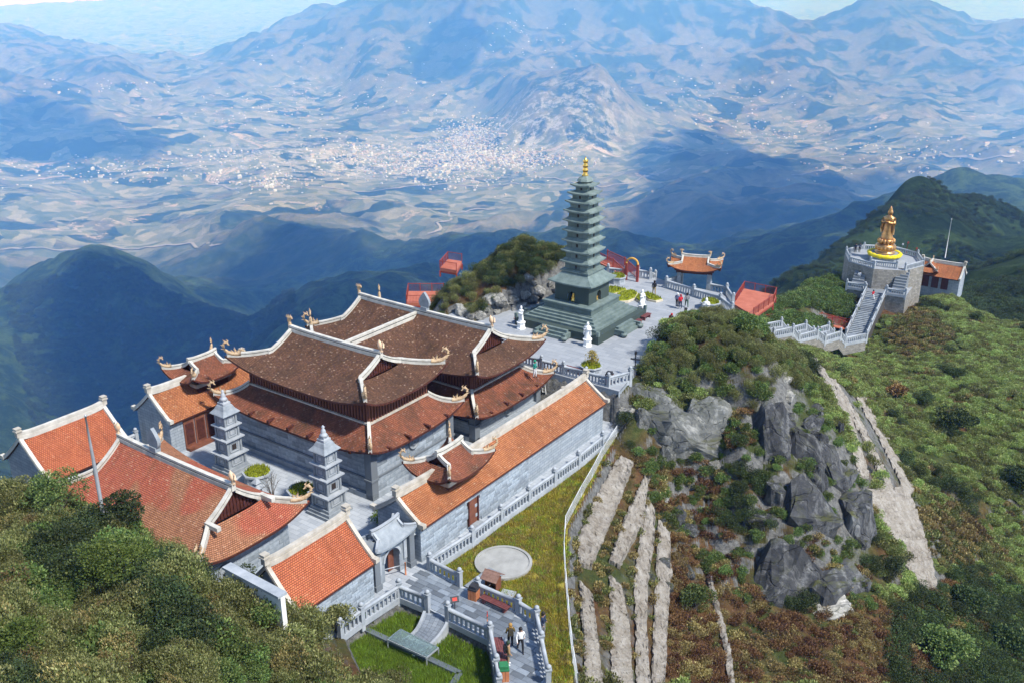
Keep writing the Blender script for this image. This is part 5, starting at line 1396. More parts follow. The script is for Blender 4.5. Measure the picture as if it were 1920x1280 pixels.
def litter_bin(label, p, rz, lid=BLACK):
    e = empty('litter_bin', label, 'litter bin', p, rz)
    for k in range(4):
        for j in range(3): 
            a = k * math.pi / 2; q = Vector((-0.2 + 0.2 * j, -0.29, 0)); ca, sa = math.cos(a), math.sin(a)
            MB().box((q.x * ca - q.y * sa, q.x * sa + q.y * ca, 0.42), (0.18, 0.05, 0.8), 0, a).build('slat', BINW, e)
    MB().box((0, 0, 0.42), (0.52, 0.52, 0.8)).build('liner', BLACK, e)
    mb = MB(); mb.box((0, 0, 0.88), (0.66, 0.66, 0.1)); mb.box((0, 0, 1.02), (0.5, 0.5, 0.2)); mb.build('lid', lid, e)
GREENLID = mottled('green_lid', (0.02, 0.12, 0.05), (0.04, 0.2, 0.08), 3, 0.5)
litter_bin('wooden litter bin with black lid at the end of the balustrade by the kiosk', atz(889, 1122, Z3), R(-25))
litter_bin('wooden litter bin with green lid near the foreground bench', atz(944, 1273, Z3), R(5), GREENLID)
litter_bin('litter bin at the corner of the plaza above the gallery roof', atz(1142, 717, 0), R(-25))
# wooden kiosk by the round terrace
kp = atz(924, 1104, -3.35)
e = empty('wooden_kennel', 'small brown wooden hut with a pitched roof by the round terrace', 'hut', kp, R(-30))
mb = MB()
mb.box((0, 0.33, 0.5), (0.9, 0.08, 1.0)); mb.box((-0.41, 0, 0.5), (0.08, 0.62, 1.0)); mb.box((0.41, 0, 0.5), (0.08, 0.62, 1.0)); mb.box((0, 0, 0.05), (0.9, 0.7, 0.1)); mb.build('cabinet', WOOD_B, e)
KIO = mottled('weathered_plank', (0.16, 0.09, 0.07), (0.28, 0.17, 0.13), 4, 0.8, 0.4)
for s in (-1, 1):
    for k in range(3):
        t0, t1 = k / 3, (k + 1) / 3 + 0.03
        vs = []
        for t in (t0, t1):
            for x in (-0.62, 0.62): vs.append((x, s * 0.62 * (1 - t), 1.0 + 0.42 * t + 0.03 * (2 - k) * 0))
        vs = vs + [(x, y, z + 0.05) for x, y, z in vs]
        MB().add(vs, [(0, 1, 3, 2), (4, 6, 7, 5), (0, 4, 5, 1), (2, 3, 7, 6), (0, 2, 6, 4), (1, 5, 7, 3)]).build('roof_plank', KIO, e)
tag(MB().box((0, 0, 0.05), (1.0, 0.7, 0.1)).build('stone_slab', STONE_RAIL, None, atz(953, 1113, -3.35), R(-20)), 'flat pale slab lying on the lawn beside the wooden hut', 'slab')
# signs and posts on the path
REDSIGN = mottled('red_sign', (0.5, 0.03, 0.02), (0.6, 0.06, 0.04), 3, 0.5, 0)
e = empty('sign_stand', 'small tilted red and black notice stand on the footpath', 'sign', atz(853, 1141, Z3), R(15))
MB().box((0, 0, 0.35), (0.05, 0.05, 0.7)).build('stem', BLACK, e)
mb = MB(); mb.add([(-0.28, -0.12, 0.62), (0.28, -0.12, 0.62), (0.28, 0.12, 0.92), (-0.28, 0.12, 0.92), (-0.28, -0.1, 0.58), (0.28, -0.1, 0.58), (0.28, 0.14, 0.88), (-0.28, 0.14, 0.88)], [(0, 1, 2, 3), (7, 6, 5, 4), (0, 4, 5, 1), (2, 6, 7, 3), (1, 5, 6, 2), (0, 3, 7, 4)]); mb.build('board', BLACK, e)
MB().add([(-0.15, -0.07, 0.695), (0.15, -0.07, 0.695), (0.15, 0.06, 0.857), (-0.15, 0.06, 0.857)], [(0, 1, 2, 3)]).build('board_mark', REDSIGN, e)
e = empty('striped_pole', 'thin pole with orange and white bands beside the foreground balustrade', 'pole', atz(914, 1190, Z3))
for k in range(5): MB().tube([(0, 0, k * 0.36), (0, 0, (k + 1) * 0.36)], 0.035, 6).build('band', [STEEL, STEEL, WHITE, BINW, REDSIGN][k], e)
e = empty('barrier', 'low striped barrier rail across the arched doorway', 'barrier', atz(740, 1082, Z3), TEMPLE_ROT + R(60))
for sx in (-0.8, 0.8): MB().tube([(sx, 0, 0), (sx, 0, 1.0)], 0.06, 6).build('post', BINW if sx > 0 else STEEL, e)
MB().tube([(-0.8, 0, 0.85), (0.8, 0, 0.85)], 0.04, 6).build('rail', STEEL, e)
e = empty('cross_lamp', 'black lamp post with crossed arms at the plaza edge', 'lamp post', atz(1190, 705, 0), R(-20))
MB().tube([(0, 0, 0), (0, 0, 2.4)], 0.06, 6).build('post', BLACK, e)
MB().box((0, 0, 1.75), (0.95, 0.12, 0.12)).build('arm', BLACK, e); MB().box((0, 0, 2.4), (0.2, 0.2, 0.3)).build('lamp', BLACK, e)
e = empty('floodlight', 'black floodlight on a thin stand behind the knoll shrubs', 'floodlight', atz(1284, 606, 0), R(30))
MB().tube([(0, 0, 0), (0, 0, 1.6)], 0.05, 6).build('stem', BLACK, e); MB().box((0, 0, 1.5), (0.25, 0.2, 0.5)).build('lamp', BLACK, e)
# ladder against the rear hall
e = empty('ladder', 'white metal ladder leaning at the right end of the rear hall', 'ladder', tw(70.6, -46.2, COURT_Z), TEMPLE_ROT)
for sx in (-0.2, 0.2): MB().tube([(sx, 0.2, 0), (sx, -0.5, 3.4)], 0.035, 6).build('stile', WHITE, e)
for k in range(9): t = (k + 1) / 10; MB().tube([(-0.2, 0.2 - 0.7 * t, 3.4 * t), (0.2, 0.2 - 0.7 * t, 3.4 * t)], 0.025, 5).build('rung', WHITE, e)
# shrine urn between planters
e = empty('stone_urn', 'small stone incense shrine in front of the left planter', 'shrine', tw(42.6, -54.8, COURT_Z), TEMPLE_ROT)
mb = MB(); mb.box((0, 0, 0.4), (0.5, 0.5, 0.8)); mb.build('pillar', STONE_PLAIN, e)
mb = MB(); mb.lathe([(0.62, 0.8), (0.68, 0.9), (0.3, 1.15), (0.32, 1.25), (0.45, 1.3), (0.12, 1.6)], 4, rot=math.pi / 4, smooth=False); mb.build('roof', STONE_RAIL, e)
# low white-capped wall at left of the orange house
wp = [aty(425, 1062, 47.4), aty(530, 1118, 44.4)]
d = wp[1] - wp[0]; e = empty('boundary_wall', 'low white wall with a pale coping beside the orange roofed house', 'wall', wp[0], ang(wp[0], wp[1]))
L = Vector((d.x, d.y, 0)).length; sl_ = d.z / L
for nm, w, z0, z1, m_ in (('wall_face', 0.3, -3.4, 0.0, WHITE), ('coping', 0.62, 0.0, 0.16, STONE_RAIL)):
    vs = []
    for x in (0, L):
        for y in (-w / 2, w / 2):
            for z in (z0, z1): vs.append((x, y, z + sl_ * x))
    MB().add(vs, [(0, 4, 5, 1), (2, 3, 7, 6), (1, 5, 7, 3), (0, 2, 6, 4), (0, 1, 3, 2), (4, 6, 7, 5)]).build(nm, m_, e)
# ramp, glass canopy and dark planter edge below the path
rp = [(820, 1150, Z3), (812, 1170, -3.2), (800, 1188, -3.5), (784, 1204, -3.8), (764, 1216, -4.0)]
_rp = np.array([tuple(atz(*p)) for p in rp]); _tt = np.linspace(0, 4, 15)
_cf = [np.polyfit(range(5), _rp[:, k], 3) for k in range(3)]
cl = [Vector([np.polyval(_cf[k], t) for k in range(3)]) for t in _tt]; mb = MB(); g = []
for i, p in enumerate(cl):
    d = cl[min(i + 1, 14)] - cl[max(i - 1, 0)]; n = Vector((d.y, -d.x, 0)).normalized() * 0.85
    g.append([p - n, p + n])
mb.grid(np.array(g), 0, [[(i * 0.3, 0), (i * 0.3, 1.7)] for i in range(15)], False)
for s in (0, 1):
    for i in range(14):
        a, b = g[i][s], g[i + 1][s]; _tube_between(mb, a - Vector((0, 0, 1.2)), b - Vector((0, 0, 1.2)), 0.18, 1.34, 1)
tag(mb.build('curved_ramp', [stone_material('ramp_paving', (0.13, 0.155, 0.185), (0.25, 0.28, 0.315), (0.09, 0.1, 0.12), 0.5, 0.3, 0.6, 0.2), STONE_RAIL]), 'curved grey ramp dropping from the footpath to the glass canopy', kind='structure')
gk = NT('canopy_glass'); gk.done((0.45, 0.58, 0.58), 0.15, 0.5); gk.p.inputs['Transmission Weight'].default_value = 0.8; gk.p.inputs['IOR'].default_value = 1.2
cz = -3.3
cp_ = [atz(727, 1197, cz), atz(751, 1178, cz), atz(822, 1213, cz), atz(800, 1231, cz)]
e = empty('glass_canopy', 'frosted glass canopy over the stairwell below the ramp', 'canopy', cp_[0])
mid1, mid2 = cp_[0].lerp(cp_[3], 0.5), cp_[1].lerp(cp_[2], 0.5)
for q in ([cp_[0], cp_[1], mid2, mid1], [mid1, mid2, cp_[2], cp_[3]]):
    cc = sum(q, Vector()) / 4
    MB().prism([(lrp(p.x, cc.x, 0.02) - cp_[0].x, lrp(p.y, cc.y, 0.02) - cp_[0].y) for p in q], 0, 0.04).build('pane', gk.mat, e)
for a, b in ((0, 1), (1, 2), (2, 3), (3, 0)):
    m = MB(); _tube_between(m, cp_[a] - cp_[0] + Vector((0, 0, -0.08)), cp_[b] - cp_[0] + Vector((0, 0, -0.08)), 0.08, 0.07); m.build('frame_bar', STEEL, e)
for p in cp_: MB().box((p.x - cp_[0].x, p.y - cp_[0].y, -0.5), (0.07, 0.07, 0.9)).build('post', STEEL, e)
edge = [atz(650, 1163, -3.85), atz(862, 1262, -3.85), atz(845, 1290, -3.85)]
e = empty('planter_edge', 'dark blue grey kerb around the sunken green roof garden', 'kerb', edge[0])
for a, b in zip(edge[:-1], edge[1:]):
    m = MB(); _tube_between(m, a - edge[0] - Vector((0, 0, 1.2)), b - edge[0] - Vector((0, 0, 1.2)), 0.4, 1.3); m.build('kerb_stone', STONE, e)
GARDEN = [atz(650, 1168, -4.15), atz(856, 1266, -4.15), atz(840, 1300, -4.15), atz(600, 1300, -4.15)]
paved('roof_garden', GARDEN, -4.15, LAWN_G, 1.0, 'green turf of the sunken roof garden beside the dark kerb', side=LAWN_G)
for (a, b) in (((735,1212),(640,1282)),((690,1200),(640,1235))):
    m = MB(); _tube_between(m, atz(*a, -4.15), atz(*b, -4.15), 0.16, 0.06)
    tag(m.build('stone_edging', STONE_RAIL), 'thin pale stone edging across the roof garden turf, ' + ('longer one' if a[0] == 735 else 'shorter one'), 'edging')

# ------------------------------------------------------------------ wire fence along the lawn edge
wf = [atz(x, y, -3.4) for x, y in [(1156,818),(1128,862),(1110,897),(1090,932),(1074,962),(1060,990),(1057,1040),(1060,1090),(1064,1140),(1068,1190),(1074,1240),(1082,1290)]]
e = empty('wire_fence', 'thin white metal mesh fence along the right edge of the lawn', 'fence', wf[0])
WM = mottled('white_fence_metal', (0.55, 0.57, 0.58), (0.7, 0.72, 0.72), 2, 0.4, 0)
for i, p in enumerate(wf):
    MB().tube([(0, 0, -0.4), (0, 0, 1.15)], 0.032, 6).build('post', WM, e, p - wf[0])
    if i:
        a, b = wf[i - 1] - wf[0], p - wf[0]
        m = MB(); m.tube([a + Vector((0, 0, 1.1)), b + Vector((0, 0, 1.1))], 0.026, 6); m.build('rail', WM, e)
        m = MB(); L = (b - a).length
        for k in range(1, int(L / 0.14)):
            q = a.lerp(b, k * 0.14 / L); m.box((q.x, q.y, q.z + 0.55), (0.012, 0.012, 1.1))
        for zz in (0.2, 0.45, 0.7, 0.9): _tube_between(m, a + Vector((0, 0, zz)), b + Vector((0, 0, zz)), 0.012, 0.012)
        o = m.build('mesh_panel', WM, e); o['kind'] = 'stuff'

# ------------------------------------------------------------------ where a line of sight meets the ground
def hits(px, py, y0=14.0, y1=20000.0, n=70, m=14):
    px = np.atleast_1d(np.asarray(px, float)); py = np.atleast_1d(np.asarray(py, float))
    a = (px - 960) / FPX; b = -(py - 640) / FPX
    ry = CP + b * SP; ax = a / ry; az = (-SP + b * CP) / ry; k = np.arange(len(px))
    lo = np.full(len(px), math.log(y0)); hi = np.full(len(px), math.log(y1))
    for cnt in (n, m):
        ys = np.exp(lo[:, None] + (hi - lo)[:, None] * np.linspace(0, 1, cnt)[None])
        X = ax[:, None] * ys; Z = CAMZ + az[:, None] * ys
        G = ground_z(X.ravel(), ys.ravel()).reshape(X.shape)
        below = Z < G; i = np.where(below.any(1), below.argmax(1), cnt - 1); i0 = np.maximum(i - 1, 0)
        lo, hi = np.log(ys[k, i0]), np.log(ys[k, i])
    d0 = Z[k, i0] - G[k, i0]; d1 = Z[k, i] - G[k, i]; t = np.clip(d0 / (d0 - d1 + 1e-9), 0, 1)
    yy = ys[k, i0] + (ys[k, i] - ys[k, i0]) * t
    return np.stack([ax * yy, yy, CAMZ + az * yy], -1)
def hit(px, py, y0=14.0, y1=400.0): return Vector(hits([px], [py], y0, y1, 110)[0])

# ------------------------------------------------------------------ rocks
def rock_material(name, c1, c2, c3, moss=0.35):
    k = NT(name); co = k.coord('Object'); oi = k.node('ShaderNodeObjectInfo')
    f = k.noise(co, 1.4, 8, 0.72, 0.6)
    col = k.ramp(f, [(0.28, c1), (0.5, c2), (0.72, c3)])
    crack = k.node('ShaderNodeTexVoronoi', feature='DISTANCE_TO_EDGE'); crack.inputs['Scale'].default_value = 1.1
    wv = k.node('ShaderNodeVectorMath', operation='ADD'); k.link(co, wv.inputs[0])
    nz = k.node('ShaderNodeTexNoise'); nz.inputs['Scale'].default_value = 2.0; k.link(co, nz.inputs['Vector']); k.link(nz.outputs['Color'], wv.inputs[1]); k.link(wv.outputs[0], crack.inputs['Vector'])
    cr = k.maprange(crack.outputs['Distance'], 0.0, 0.035, 1, 0)
    sk = k.noise(k.coord('Object', (3.0, 3.0, 0.6)), 1.2, 6, 0.7)
    col = k.mix(k.math('MULTIPLY', k.maprange(sk, 0.55, 0.7), 0.7), col, tuple(min(1, q * 1.7) for q in c3))
    col = k.mix(k.math('MULTIPLY', k.maprange(k.noise(co, 4.5, 8, 0.8, 1.5), 0.56, 0.64), 0.6), col, (0.012, 0.012, 0.012))
    geo = k.node('ShaderNodeNewGeometry'); sep = k.node('ShaderNodeSeparateXYZ'); k.link(geo.outputs['Normal'], sep.inputs[0])
    ms = k.math('MULTIPLY', k.maprange(sep.outputs[2], 0.55, 0.9), k.maprange(k.noise(co, 2.3, 5, 0.7), 0.45, 0.6))
    col = k.mix(k.math('MULTIPLY', ms, moss), col, (0.07, 0.075, 0.02))
    hs = k.node('ShaderNodeHueSaturation'); k.link(k.maprange(oi.outputs['Random'], 0, 1, 0.75, 1.25), hs.inputs['Value']); k.link(col, hs.inputs['Color'])
    k.bump(k.math('SUBTRACT', k.noise(co, 5, 8, 0.8), k.math('MULTIPLY', cr, 0.5)), 1.0, 0.2)
    return k.done(hs.outputs[0], 0.85, 0.25)
ROCK_D = rock_material('dark_cliff_rock', (0.02, 0.021, 0.023), (0.058, 0.06, 0.064), (0.17, 0.172, 0.17), 0.8)
ROCK_P = rock_material('pale_rock', (0.13, 0.125, 0.11), (0.30, 0.295, 0.27), (0.48, 0.46, 0.42), 0.4)
ROCK_G = rock_material('grey_green_rock', (0.055, 0.058, 0.055), (0.13, 0.135, 0.128), (0.26, 0.26, 0.245), 0.7)
def rock_mesh(name, mat, seed, n=22, sub=4):
    rg = random.Random(seed); bm = bmesh.new()
    for i in range(n):
        v = Vector((rg.gauss(0, 1), rg.gauss(0, 1), rg.gauss(0, 1))).normalized() * rg.uniform(0.8, 1.0); bm.verts.new(v)
    r_ = bmesh.ops.convex_hull(bm, input=bm.verts)
    bmesh.ops.delete(bm, geom=[g for g in r_['geom_interior'] if isinstance(g, bmesh.types.BMVert)], context='VERTS')
    bmesh.ops.subdivide_edges(bm, edges=bm.edges[:], cuts=sub, use_grid_fill=True)
    bmesh.ops.triangulate(bm, faces=bm.faces[:])
    for v in bm.verts:
        q = v.co * 2.2 + Vector((seed, 0, 0))
        st = mnoise.noise(Vector((v.co.x * 0.7 + v.co.y * 1.5 + seed, v.co.z * 3.5, v.co.y)))
        v.co *= 1 + 0.16 * mnoise.noise(q) + 0.07 * mnoise.noise(q * 2.7) + 0.05 * mnoise.noise(q * 6) + 0.12 * st - 0.09 * max(0.0, 0.35 - abs(mnoise.noise(q * 1.6 + Vector((5, 1, 2)))) * 3)
    me = bpy.data.meshes.new(name); bm.to_mesh(me); bm.free(); me.materials.append(mat); return me
RD = [rock_mesh('rock', ROCK_D, s) for s in (1, 2, 3, 4)]
RP = [rock_mesh('rock', ROCK_P, s) for s in (11, 12, 13, 14)]
RG_ = [rock_mesh('rock', ROCK_G, s, 40, 3) for s in (21, 22)]
def rock(px, py, size, meshes, rot=(0, 0, 0), sink=0.3, label=None, group=None, seed=0, name='rock'):
    p = hit(px, py)
    o = obj(name, meshes[seed % len(meshes)], None, p - Vector((0, 0, size[2] * sink)), rot, size)
    return tag(o, label, 'rock', group)
big = [
 (1262, 792, (3.4, 2.0, 2.5), RG_, (R(12), R(-8), R(-20)), 'large rounded grey overhanging rock face at the left of the cliff', 0),
 (1318, 775, (2.0, 1.6, 2.3), RG_, (R(5), R(10), R(10)), 'grey rock bulge joined to the right of the overhanging face', 1),
 (1222, 745, (2.2, 1.5, 1.4), RG_, (R(-10), R(14), R(-30)), 'upper grey ledge left of the overhanging face', 1),
 (1165, 800, (1.6, 0.9, 1.2), RP, (R(0), R(30), R(30)), 'leaning pale boulder at the gallery end of the cliff', 0),
 (1180, 765, (1.4, 0.8, 0.8), RP, (R(0), R(30), R(50)), 'flat pale boulder above the leaning one', 1),
 (1440, 800, (2.2, 1.6, 2.9), RD, (R(8), R(0), R(20)), 'tall dark rock slab in the middle of the cliff', 0),
 (1500, 830, (2.2, 1.6, 3.2), RD, (R(-4), R(4), R(-15)), 'tall dark rock slab right of the middle of the cliff', 1),
 (1555, 870, (2.0, 1.6, 3.0), RD, (R(4), R(-6), R(40)), 'dark fractured slab near the upper right stone strips', 2),
 (1590, 960, (2.0, 1.5, 3.4), RD, (R(0), R(5), R(-30)), 'lower dark slab against the right stone strips', 3),
 (1505, 940, (2.6, 1.7, 3.0), RD, (R(6), R(4), R(10)), 'broad dark face under the tall slabs', 2),
 (1455, 1060, (3.0, 1.9, 3.0), RD, (R(14), R(0), R(-12)), 'big smooth dark rock at the foot of the cliff', 0),
 (1545, 1080, (2.6, 1.7, 2.6), RD, (R(4), R(-10), R(25)), 'dark rock right of the smooth rock at the foot', 1),
 (1540, 1128, (2.2, 1.3, 1.2), RP, (R(0), R(8), R(15)), 'pale low rock at the very foot of the cliff', 2),
 (1605, 1090, (1.6, 1.2, 1.8), RD, (R(0), R(0), R(60)), 'small dark rock at the foot beside the right strips', 3),
 (1418, 965, (1.7, 1.1, 1.1), RD, (R(0), R(-14), R(-20)), 'slanting dark ledge left of the broad dark face', 1),
 (1270, 970, (1.5, 0.9, 1.7), RD, (R(0), R(20), R(30)), 'dark split rock among shrubs above the left strips', 2),
 (1240, 935, (0.9, 0.6, 1.2), RP, (R(0), R(25), R(30)), 'small pale rock above the split dark rock', 3),
 (1465, 700, (1.0, 0.8, 1.3), RP, (R(0), R(8), R(10)), 'pale block near the top of the cliff under the steps', 0),
 (1475, 735, (1.2, 0.8, 0.9), RP, (R(10), R(0), R(60)), 'stacked grey block below the pale top block', 1),
 (1530, 770, (1.1, 0.9, 1.4), RD, (R(0), R(0), R(10)), 'dark block beside the head of the right strips', 3),
 (1345, 870, (1.0, 0.7, 0.9), RP, (R(0), R(20), R(0)), 'lone pale rock below the overhanging face', 2),
 (1896, 698, (1.5, 1.2, 1.4), RP, (R(0), R(0), R(20)), 'pale grey boulder cluster stone on the right green slope', 0),
 (1880, 690, (1.1, 0.9, 1.0), RP, (R(0), R(20), R(70)), 'smaller pale boulder beside the cluster on the right slope', 3),
]
for i, (px, py, sz, ms, rot, lab, sd) in enumerate(big):
    rock(px, py, tuple((1.75 if max(sz) > 1.9 else 1.25) * q for q in sz) if px < 1700 else sz, ms, rot, 0.5, lab, 'rocks of the cliff', sd)
# tumbled stones below the knoll behind the pagoda
rg = random.Random(5)
spots = [(1010,545),(1030,530),(1000,560),(985,552),(960,560),(970,575),(945,570),(930,585),(910,580),(1020,565),(1045,560),(955,548),(935,560),(985,575),(1040,540),(900,592),(920,560),(885,590),(1000,530),(868,582),(880,578),(897,578),(1048,520),(990,520)]
for i, (px, py) in enumerate(spots):
    s = rg.uniform(0.5, 1.15)
    rock(px, py, (s * rg.uniform(0.8, 1.4), s, s * rg.uniform(0.7, 1.2)), RP, (rg.uniform(-.4, .4), rg.uniform(-.4, .4), rg.uniform(0, 6)), 0.15, 'pale tumbled stone at the foot of the knoll behind the pagoda', 'tumbled stones by the plaza', i)
FACES = [([(1200,770),(1235,735),(1345,750),(1345,825),(1300,860),(1200,855)], RG_, 2, (1.2, 2.0)), ([(1405,1010),(1500,990),(1525,1110),(1440,1125),(1400,1080)], RD, 2, (1.2, 2.1)),
         ([(1415,775),(1480,730),(1555,775),(1615,900),(1620,1050),(1540,1000),(1480,970),(1410,850)], RD, 9, (1.1, 2.0))]
for poly, ms, n_, (lo_, hi_) in FACES:
    k_ = 0
    while k_ < n_:
        px, py = rg.uniform(1190, 1630), rg.uniform(720, 1130)
        if not in_poly(np.array([px]), np.array([py]), poly)[0]: continue
        s = rg.uniform(lo_, hi_); k_ += 1
        rock(px, py, (s * rg.uniform(0.7, 1.1), s * rg.uniform(0.6, 0.9), s * rg.uniform(0.9, 1.6)), ms, (rg.uniform(-.3, .3), rg.uniform(-.3, .3), rg.uniform(0, 6)), 0.4, 'jagged grey rock packed into the cliff below the knoll', 'packed rocks of the cliff', k_)
for i in range(14):
    px, py = rg.uniform(1180, 1640), rg.uniform(740, 1120); s = rg.uniform(0.4, 1.0)
    rock(px, py, (s * rg.uniform(0.8, 1.5), s, s * rg.uniform(0.7, 1.4)), RD, (rg.uniform(-.5, .5), rg.uniform(-.5, .5), rg.uniform(0, 6)), 0.2, 'small grey stone poking through the shrubs of the cliff', 'small stones in the cliff', i)

# ------------------------------------------------------------------ pale stone strips on the slopes
STRIP = None
def strip_material():
    k = NT('pale_strip_stone'); co = k.coord('Object')
    f = k.noise(co, 0.9, 8, 0.75, 0.4); g = k.noise(co, 3.5, 6, 0.75)
    col = k.ramp(f, [(0.28, (0.11, 0.085, 0.06)), (0.44, (0.27, 0.24, 0.2)), (0.6, (0.385, 0.355, 0.31)), (0.78, (0.5, 0.47, 0.42))])
    col = k.mix(k.math('MULTIPLY', k.maprange(g, 0.56, 0.66), 0.75), col, (0.07, 0.06, 0.045))
    k.bump(k.noise(co, 2.6, 8, 0.8), 1.0, 0.25)
    return k.done(col, 0.9, 0.15)
STRIP = strip_material()
def strip(label, left, right, n=60, m=8, lift=0.3, terr=0.1, group=None):
    def rs(P):
        P = np.array(P, float); d = np.concatenate([[0], np.cumsum(np.linalg.norm(np.diff(P, axis=0), axis=1))]); t = np.linspace(0, d[-1], n)
        return np.stack([np.interp(t, d, P[:, 0]), np.interp(t, d, P[:, 1])], -1)
    Lp, Rp = rs(left), rs(right); w = np.linspace(0, 1, m)[None, :, None]
    px = Lp[:, None] * (1 - w) + Rp[:, None] * w
    jit = RNG.normal(0, 0.9, px.shape); px = px + jit
    H = hits(px[..., 0].ravel(), px[..., 1].ravel(), 14, 400, 80).reshape(n, m, 3)
    c = H.reshape(-1, 3).mean(0); G = H - c
    lift_ = lift + RNG.normal(0, 0.055, (n, m)); lift_[:, 0] *= 0.5; lift_[:, -1] *= 1.25
    if terr: lift_ += terr * ((np.arange(n)[:, None] // 3) % 2)
    G[..., 2] += lift_
    mb = MB(); mb.grid(G, 0, smooth=False)
    for j in (0, m - 1):
        B = G[:, j].copy(); B[:, 2] -= 1.4; mb.grid(np.stack([B, G[:, j]]), 0, smooth=False)
    B = G[-1].copy(); B[:, 2] -= 1.4; mb.grid(np.stack([B, G[-1]]), 0, smooth=False)
    o = mb.build('stone_strip', STRIP, None, Vector(c))
    return tag(o, label, 'stone strip', group)
GS = 'pale stone strips on the slope'
strip('pale rough stone strip beside the wire fence, upper part', [(1160,858),(1120,930),(1083,1015),(1085,1060)], [(1188,870),(1160,945),(1122,1035),(1108,1068)], group=GS)
strip('pale rough stone strip beside the wire fence, lower part', [(1086,1090),(1090,1160),(1098,1290)], [(1110,1120),(1118,1180),(1130,1290)], group=GS)
strip('second pale strip from the fence, upper tapering part', [(1208,896),(1170,975),(1142,1055)], [(1216,905),(1205,985),(1161,1066)], group=GS)
strip('second pale strip from the fence, lower part', [(1143,1080),(1144,1160),(1147,1290)], [(1165,1105),(1180,1180),(1186,1290)], group=GS)
strip('third pale strip from the fence', [(1214,935),(1200,1010),(1188,1090),(1191,1170),(1193,1290)], [(1228,960),(1226,1020),(1214,1100),(1212,1180),(1219,1290)], group=GS)
strip('fourth pale strip from the fence, nearest the cliff', [(1234,975),(1230,1060),(1226,1160),(1220,1290)], [(1256,1005),(1258,1080),(1252,1165),(1246,1290)], group=GS)
strip('narrow pale channel running down the brown slope', [(1325,1082),(1340,1150),(1358,1220),(1366,1290)], [(1332,1082),(1350,1150),(1368,1220),(1378,1290)], m=3, group=GS)
strip('inner pale strip right of the cliff', [(1508,668),(1538,706),(1580,780),(1612,900)], [(1520,664),(1549,702),(1594,776),(1628,896)], group=GS)
strip('middle pale strip right of the cliff', [(1552,712),(1604,795),(1642,880),(1666,930)], [(1566,716),(1617,797),(1653,875),(1680,930)], group=GS)
strip('outer pale strip right of the cliff', [(1602,742),(1645,818),(1684,898),(1700,928)], [(1618,744),(1662,820),(1702,896),(1718,924)], group=GS)
strip('broad stepped pale stone band at the lower right of the cliff', [(1624,920),(1650,985),(1690,1050),(1728,1108)], [(1700,915),(1722,975),(1742,1040),(1757,1100)], m=9, terr=0.16, group=GS)
strip('thin pale path crossing the far right of the slope', [(1850,1112),(1890,1114),(1930,1116)], [(1850,1118),(1890,1121),(1930,1123)], m=3, lift=0.15, group=GS)

# ------------------------------------------------------------------ foliage
def leaf_material(name, c1, c2, c3, trans=0.3):
    k = NT(name); oi = k.node('ShaderNodeObjectInfo'); geo = k.node('ShaderNodeNewGeometry')
    col = k.ramp(geo.outputs['Random Per Island'], [(0.0, c1), (0.55, c2), (1.0, c3)])
    hs = k.node('ShaderNodeHueSaturation'); k.link(k.maprange(oi.outputs['Random'], 0, 1, 0.62, 1.38), hs.inputs['Value'])
    k.link(k.maprange(oi.outputs['Random'], 0, 1, 0.485, 0.515), hs.inputs['Hue']); k.link(col, hs.inputs['Color'])
    k.done(hs.outputs[0], 0.6, 0.25)
    tr = k.node('ShaderNodeBsdfTranslucent'); k.link(hs.outputs[0], tr.inputs[0])
    mx = k.node('ShaderNodeMixShader'); mx.inputs[0].default_value = trans
    k.link(k.p.outputs[0], mx.inputs[1]); k.link(tr.outputs[0], mx.inputs[2]); k.link(mx.outputs[0], k.out.inputs[0])
    return k.mat
L_OLIVE = leaf_material('leaf_olive', (0.075, 0.085, 0.025), (0.16, 0.175, 0.055), (0.34, 0.33, 0.14))
L_DARK = leaf_material('leaf_dark_green', (0.02, 0.036, 0.014), (0.048, 0.075, 0.025), (0.11, 0.135, 0.048))
L_GREEN = leaf_material('leaf_green', (0.055, 0.095, 0.026), (0.115, 0.18, 0.048), (0.24, 0.29, 0.09))
L_BRIGHT = leaf_material('leaf_bright_green', (0.06, 0.105, 0.02), (0.12, 0.19, 0.035), (0.22, 0.29, 0.07))
L_BROWN = leaf_material('leaf_dry_brown', (0.075, 0.035, 0.018), (0.16, 0.08, 0.038), (0.28, 0.175, 0.08), 0.15)
L_STRAW = leaf_material('leaf_straw', (0.14, 0.10, 0.036), (0.26, 0.20, 0.075), (0.42, 0.34, 0.16), 0.2)
L_SASA = leaf_material('leaf_bamboo_grass', (0.14, 0.19, 0.048), (0.27, 0.34, 0.1), (0.46, 0.5, 0.19))
L_LAWN = leaf_material('leaf_lawn', (0.12, 0.2, 0.018), (0.23, 0.34, 0.034), (0.38, 0.47, 0.08))
L_LAWNY = leaf_material('leaf_lawn_yellow', (0.25, 0.2, 0.026), (0.43, 0.35, 0.05), (0.6, 0.5, 0.11))
BARK = mottled('bark_grey_brown', (0.05, 0.04, 0.03), (0.16, 0.135, 0.11), 4, 0.9, 0.5, 14)

